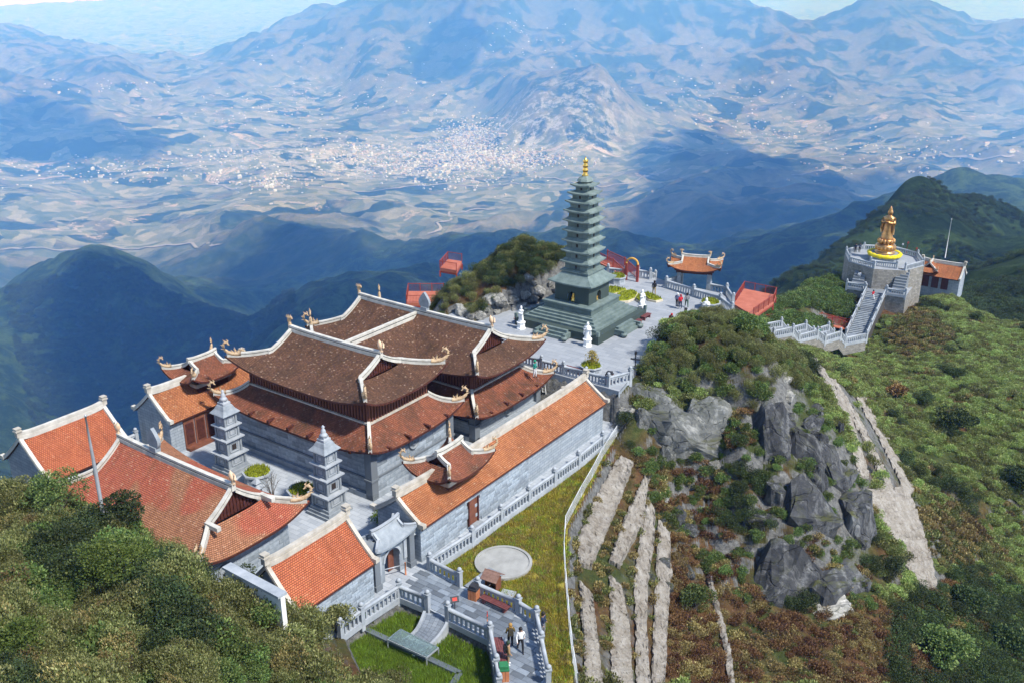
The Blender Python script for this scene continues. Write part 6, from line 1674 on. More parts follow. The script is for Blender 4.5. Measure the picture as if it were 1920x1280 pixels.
def leaf_cloud(name, mat, seed, n, rad, lobes, leaf=(0.10, 0.22), upright=0.0, stems=8, stem_mat=None, shell=0.55):
    rg = random.Random(seed); mb = MB()
    L = []
    for i in range(lobes):
        a = rg.uniform(0, 6.283); q = math.sqrt(rg.random()) * 0.62
        L.append((Vector((math.cos(a) * q * rad[0], math.sin(a) * q * rad[1], rad[2] * rg.uniform(0.35, 0.75))), rg.uniform(0.3, 0.52)))
    for i in range(n):
        c, s = rg.choice(L)
        d = Vector((rg.gauss(0, 1), rg.gauss(0, 1), rg.gauss(0.25, 0.9))).normalized()
        r_ = s * (shell + (1 - shell) * rg.random() ** 0.5)
        p = c + Vector((d.x * rad[0] * r_, d.y * rad[1] * r_, d.z * rad[2] * r_ * 0.8))
        if p.z < 0.02: p.z = rg.uniform(0.02, 0.2)
        ax = (d * 0.7 + Vector((rg.gauss(0, .6), rg.gauss(0, .6), rg.gauss(0.1, .5) + upright))).normalized()
        sd = ax.cross(Vector((rg.gauss(0, 1), rg.gauss(0, 1), rg.gauss(0, 1)))).normalized()
        l = rg.uniform(*leaf); w = l * (0.22 if upright > 0.5 else 0.36)
        q = p + ax * l
        mb.add([p, p + ax * l * 0.5 + sd * w, q, p + ax * l * 0.5 - sd * w], [(0, 1, 2, 3)], 0)
    for i in range(stems):
        c, s = rg.choice(L); b = Vector((rg.gauss(0, .1) * rad[0], rg.gauss(0, .1) * rad[1], -0.3))
        mb.tube([b, b.lerp(c, 0.5) + Vector((rg.gauss(0, .05), rg.gauss(0, .05), 0)), c], [0.03, 0.022, 0.01], 4, 1)
    return mb.mesh(name, [mat, stem_mat or BARK])
PROTO = bpy.data.collections.new('foliage_prototypes')
def proto(name, me):
    o = bpy.data.objects.new(name, me); PROTO.objects.link(o); return o
def coll(name, meshes):
    c = bpy.data.collections.new(name)
    for i, m in enumerate(meshes):
        o = bpy.data.objects.new(f'{name}_{i}', m); c.objects.link(o)
    return c
C_OLIVE = coll('olive_shrub_source', [leaf_cloud('olive_shrub', L_OLIVE, s, 2000, (0.95, 0.95, 1.5), 12, (0.06, 0.145), 0.9) for s in (1, 2, 3)])
C_OLIVE2 = coll('dry_cane_source', [leaf_cloud('dry_cane', L_STRAW, s, 1100, (0.8, 0.8, 1.6), 9, (0.05, 0.14), 1.6, 16) for s in (41, 42)])
C_DARK = coll('dark_shrub_source', [leaf_cloud('dark_shrub', L_DARK, s, 1400, (1.1, 1.1, 1.25), 11, (0.06, 0.13), 0.1) for s in (4, 5, 6)])
C_GREEN = coll('green_shrub_source', [leaf_cloud('green_shrub', L_GREEN, s, 1200, (1.0, 1.0, 1.05), 10, (0.08, 0.17), 0.4) for s in (7, 8, 9)])
C_SASA = coll('bamboo_grass_source', [leaf_cloud('bamboo_grass', m_, s, 800, (1.15, 1.15, 0.8), 9, (0.12, 0.28), 1.2, 3) for s, m_ in ((10, L_SASA), (11, L_SASA), (12, L_SASA), (13, L_OLIVE))])
C_BROWN = coll('dry_bracken_source', [leaf_cloud('dry_bracken', m_, s, 700, (1.0, 1.0, 0.6), 9, (0.08, 0.22), 0.9, 10) for s, m_ in ((14, L_BROWN), (15, L_BROWN), (16, L_STRAW))])
C_STRAW = coll('straw_grass_source', [leaf_cloud('straw_grass', m_, s, 240, (0.7, 0.7, 0.42), 7, (0.14, 0.34), 1.6, 0) for s, m_ in ((17, L_STRAW), (18, L_OLIVE))])
def lawn_tuft(name, mat, seed, n=70, r=0.42, h=(0.08, 0.24)):
    rg = random.Random(seed); mb = MB()
    for i in range(n):
        a = rg.uniform(0, 6.283); q = r * math.sqrt(rg.random()); x, y = q * math.cos(a), q * math.sin(a); b = rg.uniform(0, 6.283); w = 0.022; l = rg.uniform(*h)
        mb.add([(x - w * math.cos(b), y - w * math.sin(b), -0.02), (x + w * math.cos(b), y + w * math.sin(b), -0.02), (x + rg.gauss(0, .06), y + rg.gauss(0, .06), l)], [(0, 1, 2)])
    return mb.mesh(name, [mat])
C_LAWNY = coll('lawn_tuft_source', [lawn_tuft('lawn_tuft', m_, s) for s, m_ in ((1, L_LAWNY), (2, L_LAWNY), (3, L_LAWN), (7, L_STRAW))])
C_LAWNG = coll('green_lawn_tuft_source', [lawn_tuft('green_lawn_tuft', m_, s, 70, 0.42, (0.1, 0.34)) for s, m_ in ((4, L_LAWN), (5, L_LAWN), (6, L_BRIGHT))])

def scatter(name, label, P, scl, col):
    n = len(P)
    me = bpy.data.meshes.new(name); me.vertices.add(n); me.vertices.foreach_set('co', np.asarray(P, np.float32).ravel())
    at = me.attributes.new('scl', 'FLOAT', 'POINT'); at.data.foreach_set('value', np.asarray(scl, np.float32))
    o = bpy.data.objects.new(name, me); COL.objects.link(o); tag(o, label, kind='stuff')
    g = bpy.data.node_groups.new(name + '_scatter', 'GeometryNodeTree')
    g.interface.new_socket('Geometry', in_out='INPUT', socket_type='NodeSocketGeometry'); g.interface.new_socket('Geometry', in_out='OUTPUT', socket_type='NodeSocketGeometry')
    N = g.nodes; gi = N.new('NodeGroupInput'); go = N.new('NodeGroupOutput')
    ci = N.new('GeometryNodeCollectionInfo'); ci.inputs['Collection'].default_value = col; ci.inputs['Separate Children'].default_value = True; ci.inputs['Reset Children'].default_value = True
    ip = N.new('GeometryNodeInstanceOnPoints'); ip.inputs['Pick Instance'].default_value = True
    rv = N.new('FunctionNodeRandomValue'); rv.data_type = 'FLOAT_VECTOR'
    rv.inputs[0].default_value = (-0.18, -0.18, 0); rv.inputs[1].default_value = (0.18, 0.18, 6.283)
    na = N.new('GeometryNodeInputNamedAttribute'); na.data_type = 'FLOAT'; na.inputs[0].default_value = 'scl'
    lk = g.links
    lk.new(gi.outputs[0], ip.inputs['Points']); lk.new(ci.outputs[0], ip.inputs['Instance']); lk.new(rv.outputs[0], ip.inputs['Rotation'])
    lk.new(na.outputs[0], ip.inputs['Scale']); lk.new(ip.outputs[0], go.inputs[0])
    md = o.modifiers.new('scatter', 'NODES'); md.node_group = g
    return o
def project(P):
    z = P[:, 2] - CAMZ; d = P[:, 1] * CP - z * SP; u = P[:, 1] * SP + z * CP
    return 960 + FPX * P[:, 0] / d, 640 - FPX * u / d
# candidate points on the hill
def candidates(n, r0, r1, power=1.0, seed=0):
    g = np.random.default_rng(seed); a = g.uniform(A0, A1, n); r_ = np.sqrt(g.uniform(r0 ** 2, r1 ** 2, n))
    x, y = r_ * np.sin(a), r_ * np.cos(a); return np.stack([x, y, ground_z(x, y)], -1)
def poly_px(P, poly):
    px, py = project(P); return in_poly(px, py, poly)
CAND = candidates(72000, 16, 205, seed=4)
keep = np.ones(len(CAND), bool)
for poly, marg in ((COURT, 0.6), (PLAZA, 0.55), (PATH, 0.3), (LAWN, 0.2), (LOWLAWN, 0.1), (GARDEN, 0.1)):
    keep &= dist_poly(CAND[:, 0], CAND[:, 1], poly) > marg
keep &= np.hypot(CAND[:, 0] - PC.x, CAND[:, 1] - PC.y) > 8.6
stair_poly = [T + sv * 5.4 - dv * 6, T + sv * 5.4 + dv * 1.0, T + sv * 2.2 + dv * 1.0, Bm + sv * 2.2 + dv, Bm - sv * 2.2 + dv, T - sv * 2.2 + dv, T - sv * 5.4 + dv * 1.0, T - sv * 5.4 - dv * 6]
keep &= dist_poly(CAND[:, 0], CAND[:, 1], stair_poly) > 0.3
zz = [p for p in near_pts] + [p + off for p in near_pts[::-1]]
keep &= dist_poly(CAND[:, 0], CAND[:, 1], zz) > 0.8
keep &= dist_poly(CAND[:, 0], CAND[:, 1], [p + Vector((0, -2.2, 0)) for p in zw] + [p + Vector((0, 0.6, 0)) for p in zw[::-1]]) > 0.4
CAND = CAND[keep]
PXc, PYc = project(CAND)
def zone(poly): return in_poly(PXc, PYc, poly)
# stone strips stay clear
bare = np.zeros(len(CAND), bool)
for poly in ([(1156,858),(1080,1015),(1095,1290),(1133,1290),(1112,1070),(1190,872)], [(1208,893),(1140,1055),(1145,1290),(1188,1290),(1166,1080),(1218,905)], [(1214,933),(1187,1090),(1190,1290),(1221,1290),(1216,1100),(1230,960)],
             [(1233,973),(1225,1160),(1219,1290),(1248,1290),(1254,1165),(1258,1005)], [(1510,674),(1586,790),(1620,915),(1642,905),(1604,785),(1524,670)], [(1550,710),(1602,795),(1664,935),(1690,926),(1626,795),(1574,714)], [(1596,742),(1690,932),(1712,926),(1614,744)],
             [(1618,915),(1728,1114),(1762,1102),(1704,910)], [(1322,1080),(1356,1220),(1364,1290),(1380,1290),(1334,1080)]):
    bare |= zone(poly)
rockface = zone([(1188,760),(1230,722),(1350,745),(1350,830),(1300,868),(1190,862)]) | zone([(1395,1000),(1500,985),(1530,1120),(1440,1135),(1390,1080)]) | zone([(1410,770),(1480,720),(1560,770),(1620,900),(1625,1050),(1540,1010),(1480,980),(1400,850)])
knoll = zone([(1140,770),(1215,665),(1320,575),(1450,600),(1500,680),(1530,760),(1440,780),(1350,745),(1230,722)])
cliff = zone([(1150,780),(1500,740),(1640,900),(1640,1140),(1390,1140),(1230,960),(1180,870)])
brown = zone([(1260,960),(1390,1100),(1640,1130),(1760,1110),(1760,1290),(1250,1290)])
terr = zone([(1060,800),(1190,860),(1270,960),(1260,1290),(1060,1290)])
darkbr = zone([(1690,1110),(1800,1060),(1960,1130),(1960,1300),(1660,1300)])
strawz = zone([(1700,960),(1790,930),(1850,1010),(1800,1080),(1720,1040)]) | zone([(1690,570),(1760,590),(1800,640),(1700,680),(1660,640)])
shrubhill = zone([(1380,600),(1420,560),(1590,520),(1600,610),(1480,640),(1400,630)])
backknoll = (CAND[:, 1] > 98) & (CAND[:, 0] < 14)
front = (CAND[:, 1] < 62) & (CAND[:, 0] < -4) & (CAND[:, 2] > -4)
side_r = ~(knoll | cliff | brown | terr | darkbr | strawz | shrubhill | backknoll | front)
g = np.random.default_rng(9); U = g.random(len(CAND)); patchn = fbm(CAND[:, 0], CAND[:, 1], 9.0, 3)
dist = np.hypot(CAND[:, 0], CAND[:, 1])
ok = ~bare
def sc(mask, lo, hi): return g.uniform(lo, hi, mask.sum())
def put(name, label, mask, lo, hi, col, sink=0.1):
    if mask.sum() == 0: return
    P = CAND[mask].copy(); P[:, 2] -= sink; scatter(name, label, P, sc(mask, lo, hi), col)
sp1 = fbm(CAND[:, 0] + 90, CAND[:, 1] + 40, 6.0, 3); sp2 = fbm(CAND[:, 0] - 30, CAND[:, 1] + 10, 4.0, 2)
hs_ = np.clip(1.05 + 1.1 * fbm(CAND[:, 0] + 5, CAND[:, 1] - 60, 3.2, 2), 0.5, 1.45)
lf = front & (PXc < 480)
FD = front & ok & ((sp1 > 0.24) & (PXc < 560)); FG = front & ok & ~FD & (sp2 > 0.14); FS = front & ok & ~FD & ~FG & (U < 0.16); FO = front & ok & ~FD & ~FG & ~FS
for nm, lb, mk_, cc in (('olive_thicket', 'dense olive green thicket covering the near left slope', FO, C_OLIVE), ('dark_thicket', 'dark green shrubs among the near left slope thicket', FD, C_DARK),
                        ('green_thicket', 'fresh green shrubs among the near left slope thicket', FG, C_GREEN), ('straw_thicket', 'straw coloured dry stems among the near left slope thicket', FS, C_OLIVE2)):
    P_ = CAND[mk_].copy(); P_[:, 2] -= 0.15; scatter(nm, lb, P_, hs_[mk_] * g.uniform(0.75, 1.15, mk_.sum()), cc)
put('knoll_thicket', 'olive shrubs crowding the knoll beside the plaza', (knoll & ok & ~rockface & (U < 0.62)), 0.55, 0.95, C_OLIVE)
put('knoll_green_shrubs', 'green shrubs mixed into the knoll thicket', (knoll & ok & ~rockface & (U >= 0.55) & (patchn > -0.1)), 0.6, 1.05, C_GREEN)
put('cliff_shrubs', 'dark shrubs clinging between the cliff rocks', (cliff & ok & ~rockface & ~knoll & (patchn > 0.02) & (U < 0.6)), 0.5, 1.0, C_DARK)
put('cliff_green_shrubs', 'olive green growth on ledges of the cliff', (cliff & ok & ~knoll & (~rockface | (U > 0.7)) & (patchn <= 0.25) & (U > 0.45)), 0.4, 0.8, C_GREEN)
put('cliff_bracken', 'brown dry bracken in the gullies of the cliff', (cliff & ok & ~rockface & ~knoll & (patchn <= 0.05) & (U < 0.4)), 0.6, 1.0, C_BROWN)
put('bracken_slope', 'brown dry bracken over the slope below the cliff', (brown & ok & ~cliff & (U < 0.75)), 0.5, 0.95, C_BROWN)
put('straw_slope', 'straw coloured grass on the terraces below the wire fence', ((terr | brown | (cliff & (patchn < 0.2) & (U > 0.3))) & ok & ~rockface & ~(brown & ~cliff & (U < 0.7))), 0.4, 0.8, C_STRAW)
put('dark_corner_shrubs', 'dark shrubs in the lower right corner', (darkbr & ok & (U < 0.35)), 0.7, 1.2, C_DARK)
put('corner_bracken', 'brown bracken in the lower right corner', (darkbr & ok & (U >= 0.4) & (patchn < 0.1)), 0.6, 1.0, C_BROWN)
put('corner_green_shrubs', 'green shrubs in the lower right corner', (darkbr & ok & (U >= 0.6) & (patchn >= 0.1)), 0.7, 1.2, C_GREEN)
put('straw_patch', 'straw and rust coloured patches on the right slope', (strawz & ok), 0.7, 1.2, C_STRAW)
sr1 = side_r & ok & (patchn < 0.32); stw = sr1 & (sp1 > 0.28) & (U < 0.5)
put('bamboo_slope', 'low green bamboo grass covering the right slope', sr1 & ~stw, 0.5, 0.95, C_SASA, 0.1)
put('slope_straw', 'straw and brown tufts through the right slope grass', stw, 0.8, 1.3, C_STRAW, 0.05)
put('slope_shrubs', 'dark shrubs scattered through the right slope grass', (side_r & ok & (patchn >= 0.4) & (U < 0.3)), 0.7, 1.3, C_DARK)
put('hill_shrubs', 'rounded dark green shrubs on the hill left of the statue stair', (shrubhill & ok), 1.0, 1.6, C_GREEN)
put('back_knoll_shrubs', 'dark green shrubs over the knoll behind the pagoda', (backknoll & ok & ((CAND[:, 2] > 2.3) | (U < 0.25)) & (U < 0.7)), 0.5, 0.95, C_DARK)
put('back_knoll_grass', 'olive grass and shrubs over the knoll behind the pagoda', (backknoll & ok & ((CAND[:, 2] > 1.6) | (U > 0.8)) & (U >= 0.6)), 0.5, 0.85, C_OLIVE)
# lawns
def lawn_pts(poly, z, n, seed, avoid=()):
    g_ = np.random.default_rng(seed); xs = [p[0] for p in poly]; ys = [p[1] for p in poly]
    x = g_.uniform(min(xs), max(xs), n); y = g_.uniform(min(ys), max(ys), n); k = dist_poly(x, y, poly) < -0.1
    for av, m in avoid: k &= dist_poly(x, y, av) > m
    x, y = x[k], y[k]; return np.stack([x, y, np.full(len(x), z)], -1)
circ = [(c0.x + 2.1 * math.cos(a), c0.y + 2.1 * math.sin(a)) for a in np.linspace(0, 6.283, 20)]
walk = [(a_.x, a_.y)]; wk = [a_ + Vector((-0.8, -0.8, 0)), a_ + Vector((0.8, -0.6, 0)), b_ + Vector((0.8, 0.6, 0)), b_ + Vector((-0.8, 0.6, 0))]
LP = lawn_pts(LAWN, -3.37, 12000, 1, ((circ, 0.1), (wk, 0.0), (PATH, 0.2), (COURT, 0.15)))
scatter('lawn_grass', 'yellow green grass blades of the lawn by the gallery', LP, RNG.uniform(0.6, 1.2, len(LP)), C_LAWNY)
cent = [(p.x, p.y) for p in cl]
def off_ramp(P):
    d = np.full(len(P), 1e9)
    for i in range(len(cent) - 1):
        x1, y1 = cent[i]; x2, y2 = cent[i + 1]; dx, dy = x2 - x1, y2 - y1; t = np.clip(((P[:, 0] - x1) * dx + (P[:, 1] - y1) * dy) / (dx * dx + dy * dy), 0, 1)
        d = np.minimum(d, np.hypot(P[:, 0] - x1 - t * dx, P[:, 1] - y1 - t * dy))
    return d > 1.15
LP = lawn_pts(LOWLAWN, -4.1, 5200, 2, ((PATH, 0.1), (GARDEN, 0.1))); LP = LP[off_ramp(LP)]
scatter('lower_lawn_grass', 'bright green grass blades of the lower lawn', LP, RNG.uniform(0.8, 1.7, len(LP)), C_LAWNG)
LP = lawn_pts(GARDEN, -4.15, 3600, 3)
scatter('roof_garden_grass', 'green grass blades of the sunken roof garden', LP, RNG.uniform(0.6, 1.2, len(LP)), C_LAWNG)

# ------------------------------------------------------------------ single trees and bushes one can point at
def tree(name, label, px, py, h, spread, mat, seed, y=None, n=1500, leaf=(0.08, 0.18), flat=0.5, cat='tree', lift=0.0):
    p = hit(px, py) if y is None else Vector((aty(px, py, y).x, y, gz(aty(px, py, y).x, y)))
    rg_ = random.Random(seed); e = empty(name, label, cat, p, rg_.uniform(0, 6))
    mb = MB(); tips = []
    for i in range(6):
        a = 2 * math.pi * i / 6 + rg_.uniform(-.4, .4); q = spread * rg_.uniform(0.35, 0.7)
        t_ = Vector((q * math.cos(a), q * math.sin(a), h * rg_.uniform(0.62, 0.86))); tips.append(t_)
        m_ = Vector((t_.x * 0.35 + rg_.gauss(0, .1), t_.y * 0.35 + rg_.gauss(0, .1), h * 0.4))
        mb.tube([(0, 0, -0.5), (rg_.gauss(0, .05), rg_.gauss(0, .05), h * 0.15), m_, t_], [0.13, 0.11, 0.07, 0.025], 6)
    mb.build('trunk', BARK, e)
    me = MB()
    L = [(t_, rg_.uniform(0.32, 0.5)) for t_ in tips] + [(Vector((rg_.gauss(0, .25) * spread, rg_.gauss(0, .25) * spread, h * rg_.uniform(0.7, 0.95))), rg_.uniform(0.3, 0.45)) for _ in range(7)]
    for i in range(int(n * 1.9)):
        c, s = rg_.choice(L); d = Vector((rg_.gauss(0, 1), rg_.gauss(0, 1), rg_.gauss(0.2, 0.9))).normalized(); r_ = s * (0.5 + 0.5 * rg_.random() ** 0.5)
        q = c + Vector((d.x * spread * r_, d.y * spread * r_, d.z * h * r_ * flat)); ax = (d + Vector((rg_.gauss(0, .6), rg_.gauss(0, .6), rg_.gauss(0, .5)))).normalized()
        sd_ = ax.cross(Vector((rg_.gauss(0, 1), rg_.gauss(0, 1), rg_.gauss(0, 1)))).normalized(); l = rg_.uniform(*leaf); w = l * 0.36
        me.add([q, q + ax * l * .5 + sd_ * w, q + ax * l, q + ax * l * .5 - sd_ * w], [(0, 1, 2, 3)])
    cr = me.build('crown', mat, e); return e
tree('broadleaf_tree', 'bright green spreading tree in the middle of the near left thicket', 225, 1120, 3.4, 2.3, L_BRIGHT, 1, n=2600, flat=0.35)
tree('broadleaf_tree', 'dark green tree at the upper left of the near thicket', 110, 985, 3.2, 2.2, L_GREEN, 2, n=2200)
tree('broadleaf_tree', 'dark bare-branched tree against the front hall roof', 235, 1010, 2.9, 1.7, L_DARK, 3, n=1500, flat=0.35)
tree('broadleaf_tree', 'olive green bushy tree at the far left edge', 25, 965, 2.6, 1.7, L_OLIVE, 4, n=1600)
tree('bush', 'rounded dark bush between the front hall and the white wall', 447, 1068, 1.9, 1.3, L_DARK, 5, y=47.4, n=1300, cat='bush')
tree('bush', 'olive bush against the lower end of the white wall', 545, 1135, 2.2, 1.2, L_OLIVE, 15, y=43.2, n=1300, cat='bush')
tree('bush', 'dark green bush against the middle of the white wall', 488, 1115, 2.0, 1.2, L_GREEN, 16, y=44.6, n=1300, cat='bush')
tree('bush', 'olive bush at the upper corner of the sunken roof garden', 632, 1190, 1.9, 1.3, L_OLIVE, 17, n=1300, cat='bush')
tree('bush', 'green bush at the bottom left corner', 40, 1240, 2.0, 1.8, L_BRIGHT, 6, n=1600, cat='bush')
tree('bush', 'round green bush on the brown slope beside the left strips', 1305, 1140, 1.7, 1.5, L_GREEN, 7, n=1500, cat='bush')
tree('bush', 'broad grey green bush in the lower right corner', 1765, 1240, 2.6, 2.6, L_GREEN, 8, n=2400, leaf=(0.14, 0.3), cat='bush')
tree('bush', 'dark bush above the broad one in the lower right corner', 1810, 1150, 2.6, 2.2, L_DARK, 9, n=1800, leaf=(0.14, 0.3), cat='bush')
tree('bush', 'dark bush at the bottom right edge of the slope', 1895, 1230, 2.4, 2.2, L_DARK, 10, n=1800, leaf=(0.14, 0.3), cat='bush')
tree('bush', 'lone dark shrub half way up the right green slope', 1790, 810, 2.6, 2.4, L_DARK, 11, n=1500, leaf=(0.16, 0.34), cat='bush')
tree('bush', 'small brown bush on the right slope beside the outer strip', 1680, 748, 1.8, 1.5, L_BROWN, 12, n=900, leaf=(0.16, 0.34), cat='bush')
tree('bush', 'dark shrub at the right edge of the green slope', 1910, 930, 3.0, 2.4, L_DARK, 13, n=1500, leaf=(0.16, 0.34), cat='bush')
tree('bush', 'clipped green bush in the corner behind the arched gate', 715, 930, 1.4, 0.9, L_BRIGHT, 14, y=62.5, n=800, leaf=(0.08, 0.18), cat='bush')
e = empty('topiary', 'clipped yellow green topiary bush in the plaza planter', 'topiary', tw(73.4, -42.7, 0.75))
mb = MB(); mb.tube([(0, 0, -0.2), (0, 0, 0.9)], 0.08, 6); mb.build('trunk', BARK, e)
obj('crown', leaf_cloud('topiary_crown', L_LAWNY, 31, 900, (0.75, 0.75, 1.5), 10, (0.06, 0.14), 0.0, 0), e)
e = empty('bare_tree', 'leafless thin tree standing in front of the left planter', 'tree', tw(42.9, -53.4, COURT_Z))
mb = MB(); rg_ = random.Random(8)
for i in range(9):
    a = rg_.uniform(0, 6.28); t_ = Vector((math.cos(a) * rg_.uniform(.3, 1.1), math.sin(a) * rg_.uniform(.3, 1.1), rg_.uniform(1.4, 2.4)))
    m_ = Vector((t_.x * .3, t_.y * .3, rg_.uniform(.5, .9))); mb.tube([(0, 0, 0), m_, t_], [0.05, 0.03, 0.01], 5)
    for j in range(3): mb.tube([m_.lerp(t_, .4 + .2 * j), m_.lerp(t_, .5 + .2 * j) + Vector((rg_.gauss(0, .3), rg_.gauss(0, .3), .3))], [0.018, 0.006], 4)
mb.build('branches', BARK, e)

# forest canopy on the mountains behind
gF = np.random.default_rng(77)
def forest(name, label, pxr, yr, n, lo, hi, zmin):
    px = gF.uniform(*pxr, n); yy = np.exp(gF.uniform(math.log(yr[0]), math.log(yr[1]), n)); x = (px - 960) / FPX * yy * 0.98
    z = ground_z(x, yy); P_ = np.stack([x, yy, z - 0.6], -1); d_ = fbm(x, yy, 60.0, 3); k_ = (z > zmin) & (d_ > -0.12 + gF.uniform(-.15, .15, n))
    scatter(name, label, P_[k_], gF.uniform(lo, hi, k_.sum()) * (1 + yy[k_] / 1500), C_DARK)
forest('right_mountain_trees', 'dark shrub and tree canopy on the mountain behind the golden statue', (1400, 2000), (205, 780), 12000, 0.9, 1.8, -170)
forest('left_mountain_trees', 'dark tree canopy on the pointed mountain at the left', (-60, 520), (1750, 2500), 12000, 2.2, 3.6, -1200)

# ------------------------------------------------------------------ people
SKIN = mottled('skin', (0.42, 0.25, 0.17), (0.5, 0.31, 0.22), 2, 0.6, 0)
HAIR = mottled('black_hair', (0.012, 0.01, 0.009), (0.025, 0.02, 0.018), 4, 0.5, 0)
_cl = {}
def cloth(c):
    if c not in _cl: _cl[c] = mottled('cloth_%d' % len(_cl), tuple(x * 0.8 for x in c), tuple(min(1, x * 1.15) for x in c), 6, 0.85, 0.2, 20)
    return _cl[c]
def body_mesh(stride, arm):
    V = {'pelvis': (0, 0, 0.95, .15), 'belly': (0, 0, 1.1, .145), 'chest': (0, 0, 1.3, .165), 'neck': (0, -0.01, 1.47, .06), 'head0': (0, -0.02, 1.56, .09), 'head1': (0, -0.02, 1.66, .095)}
    E_ = [('pelvis', 'belly'), ('belly', 'chest'), ('chest', 'neck'), ('neck', 'head0'), ('head0', 'head1')]
    for s, n in ((-1, 'l'), (1, 'r')):
        st = stride * s
        V.update({'hip' + n: (s * .1, 0, .9, .105), 'kn' + n: (s * .1, -st * .2 - .02, .5, .075), 'an' + n: (s * .1, -st * .34 + .05 * abs(st), .1, .05), 'to' + n: (s * .11, -st * .34 - .15 + .05 * abs(st), .05, .045)})
        E_ += [('pelvis', 'hip' + n), ('hip' + n, 'kn' + n), ('kn' + n, 'an' + n), ('an' + n, 'to' + n)]
        V.update({'sh' + n: (s * .2, 0, 1.4, .075), 'el' + n: (s * .27, st * .1 + .02, 1.13, .055), 'wr' + n: (s * .26, st * .2 - .1 - arm * .15, .92 + arm * .2, .04), 'ha' + n: (s * .25, st * .2 - .15 - arm * .2, .84 + arm * .24, .04)})
        E_ += [('chest', 'sh' + n), ('sh' + n, 'el' + n), ('el' + n, 'wr' + n), ('wr' + n, 'ha' + n)]
    ks = list(V); me = bpy.data.meshes.new('person_body'); me.from_pydata([V[k_][:3] for k_ in ks], [(ks.index(a), ks.index(b)) for a, b in E_], [])
    o = bpy.data.objects.new('person_tmp', me); COL.objects.link(o)
    md = o.modifiers.new('skin', 'SKIN'); sd = o.modifiers.new('sub', 'SUBSURF'); sd.levels = sd.render_levels = 1
    for i, k_ in enumerate(ks): me.skin_vertices[0].data[i].radius = (V[k_][3], V[k_][3])
    me.skin_vertices[0].data[0].use_root = True
    dg = bpy.context.evaluated_depsgraph_get(); m2 = bpy.data.meshes.new_from_object(o.evaluated_get(dg)); bpy.data.objects.remove(o)
    m2.materials.clear()
    for _ in range(4): m2.materials.append(SKIN)
    for p in m2.polygons:
        p.use_smooth = True; c = p.center
        p.material_index = 3 if c.z < 0.14 else 2 if c.z < 0.97 and abs(c.x) < 0.215 else (0 if c.z > 1.47 or (abs(c.x) > 0.2 and c.z < 0.93 + 0.2 * arm) else 1)
    return m2
BODY = [body_mesh(1.0, 0.0), body_mesh(0.25, 0.6), body_mesh(0.1, 0.1)]
def person(label, p, rz, pose, top, legs, shoes=(0.03, 0.03, 0.03), hat=None, pack=None, scale=1.0):
    e = empty('person', label, 'person', p, rz); e.scale = (scale,) * 3
    me = BODY[pose].copy()
    for i_, m in enumerate((SKIN, cloth(top), cloth(legs), cloth(shoes))): me.materials[i_] = m
    obj('body', me, e)
    mb = MB(); mb.lathe([(0.112, 1.58), (0.122, 1.65), (0.115, 1.72), (0.08, 1.77), (0.02, 1.79)], 10, (0, 0.005, 0))
    mb.box((0, 0.075, 1.58), (0.17, 0.07, 0.16)); mb.build('hair' if hat is None else 'hat', HAIR if hat is None else cloth(hat), e)
    if pack: 
        m = MB(); m.box((0, 0.2, 1.25), (0.32, 0.18, 0.45), 0, 0, 0.85); m.build('backpack', cloth(pack), e)
    m = MB(); m.tube([(0, -0.11, 1.62), (0, -0.14, 1.6)], [0.02, 0.014], 5); m.build('nose', SKIN, e)
OLV, BLK, WHT, TAN, RED_, NAV, GRY, TEAL = (0.14, 0.10, 0.03), (0.015, 0.015, 0.018), (0.7, 0.7, 0.7), (0.3, 0.19, 0.09), (0.45, 0.02, 0.03), (0.02, 0.03, 0.06), (0.2, 0.2, 0.21), (0.02, 0.2, 0.16)
person('walker in an olive jacket and dark trousers on the footpath', atz(957, 1212, Z3), R(190), 1, OLV, BLK, WHT, (0.35, 0.2, 0.06), (0.05, 0.045, 0.03))
person('walker in a white top and black trousers on the footpath', atz(976, 1220, Z3), R(10), 0, WHT, BLK)
person('walker in a tan coat beside the foreground bench', atz(953, 1246, Z3), R(100), 2, TAN, (0.35, 0.25, 0.14), WHT, (0.03, 0.05, 0.03), BLK)
person('figure in dark clothes standing on the lawn outside the balustrade', atz(1018, 1190, -3.38), R(60), 2, NAV, GRY)
person('walker with a dark pack alone on the far plaza', atz(1226, 553, 0), R(180), 0, NAV, (0.25, 0.17, 0.06), BLK, None, BLK)
person('person with a white hat in a group of three on the plaza', atz(1269, 577, 0), R(150), 2, (0.12, 0.14, 0.25), BLK, WHT, WHT)
person('person in a red jacket in a group of three on the plaza', atz(1275, 580, 0), R(200), 1, RED_, NAV, WHT, (0.3, 0.02, 0.03))
person('person in a grey jacket and green trousers on the plaza', atz(1287, 577, 0), R(180), 0, GRY, (0.05, 0.1, 0.07), WHT)
person('person in black with a red hood near the knoll shrubs', atz(1258, 617, 0), R(40), 1, BLK, GRY, BLK, RED_, RED_)
person('person in red climbing the steep statue stair', T + dv * 1.8 + Vector((0, 0, -0.75)), R(200), 0, RED_, WHT)
person('person in white on the left flight below the statue', PC + lx + sv * -3.4 - dv * 2.4 + Vector((0, 0, 1.0)), R(150), 0, WHT, (0.5, 0.5, 0.5))
person('dark figure at the back rim of the statue platform, left of a pair', PC + Vector((-3.6, 4.6, 0)), R(10), 2, NAV, BLK)
person('dark figure at the back rim of the statue platform, right of a pair', PC + Vector((-2.8, 4.8, 0)), R(-20), 2, (0.03, 0.05, 0.09), BLK)
person('person in teal on the stepped stone landing', near_pts[4] + off * 0.5, R(60), 0, TEAL, BLK)
person('roofer with a green hat working on the rear hall lower roof', tw(68.5, -45.9, 0.35), R(60), 1, TEAL, WHT, BLK, (0.02, 0.25, 0.15))
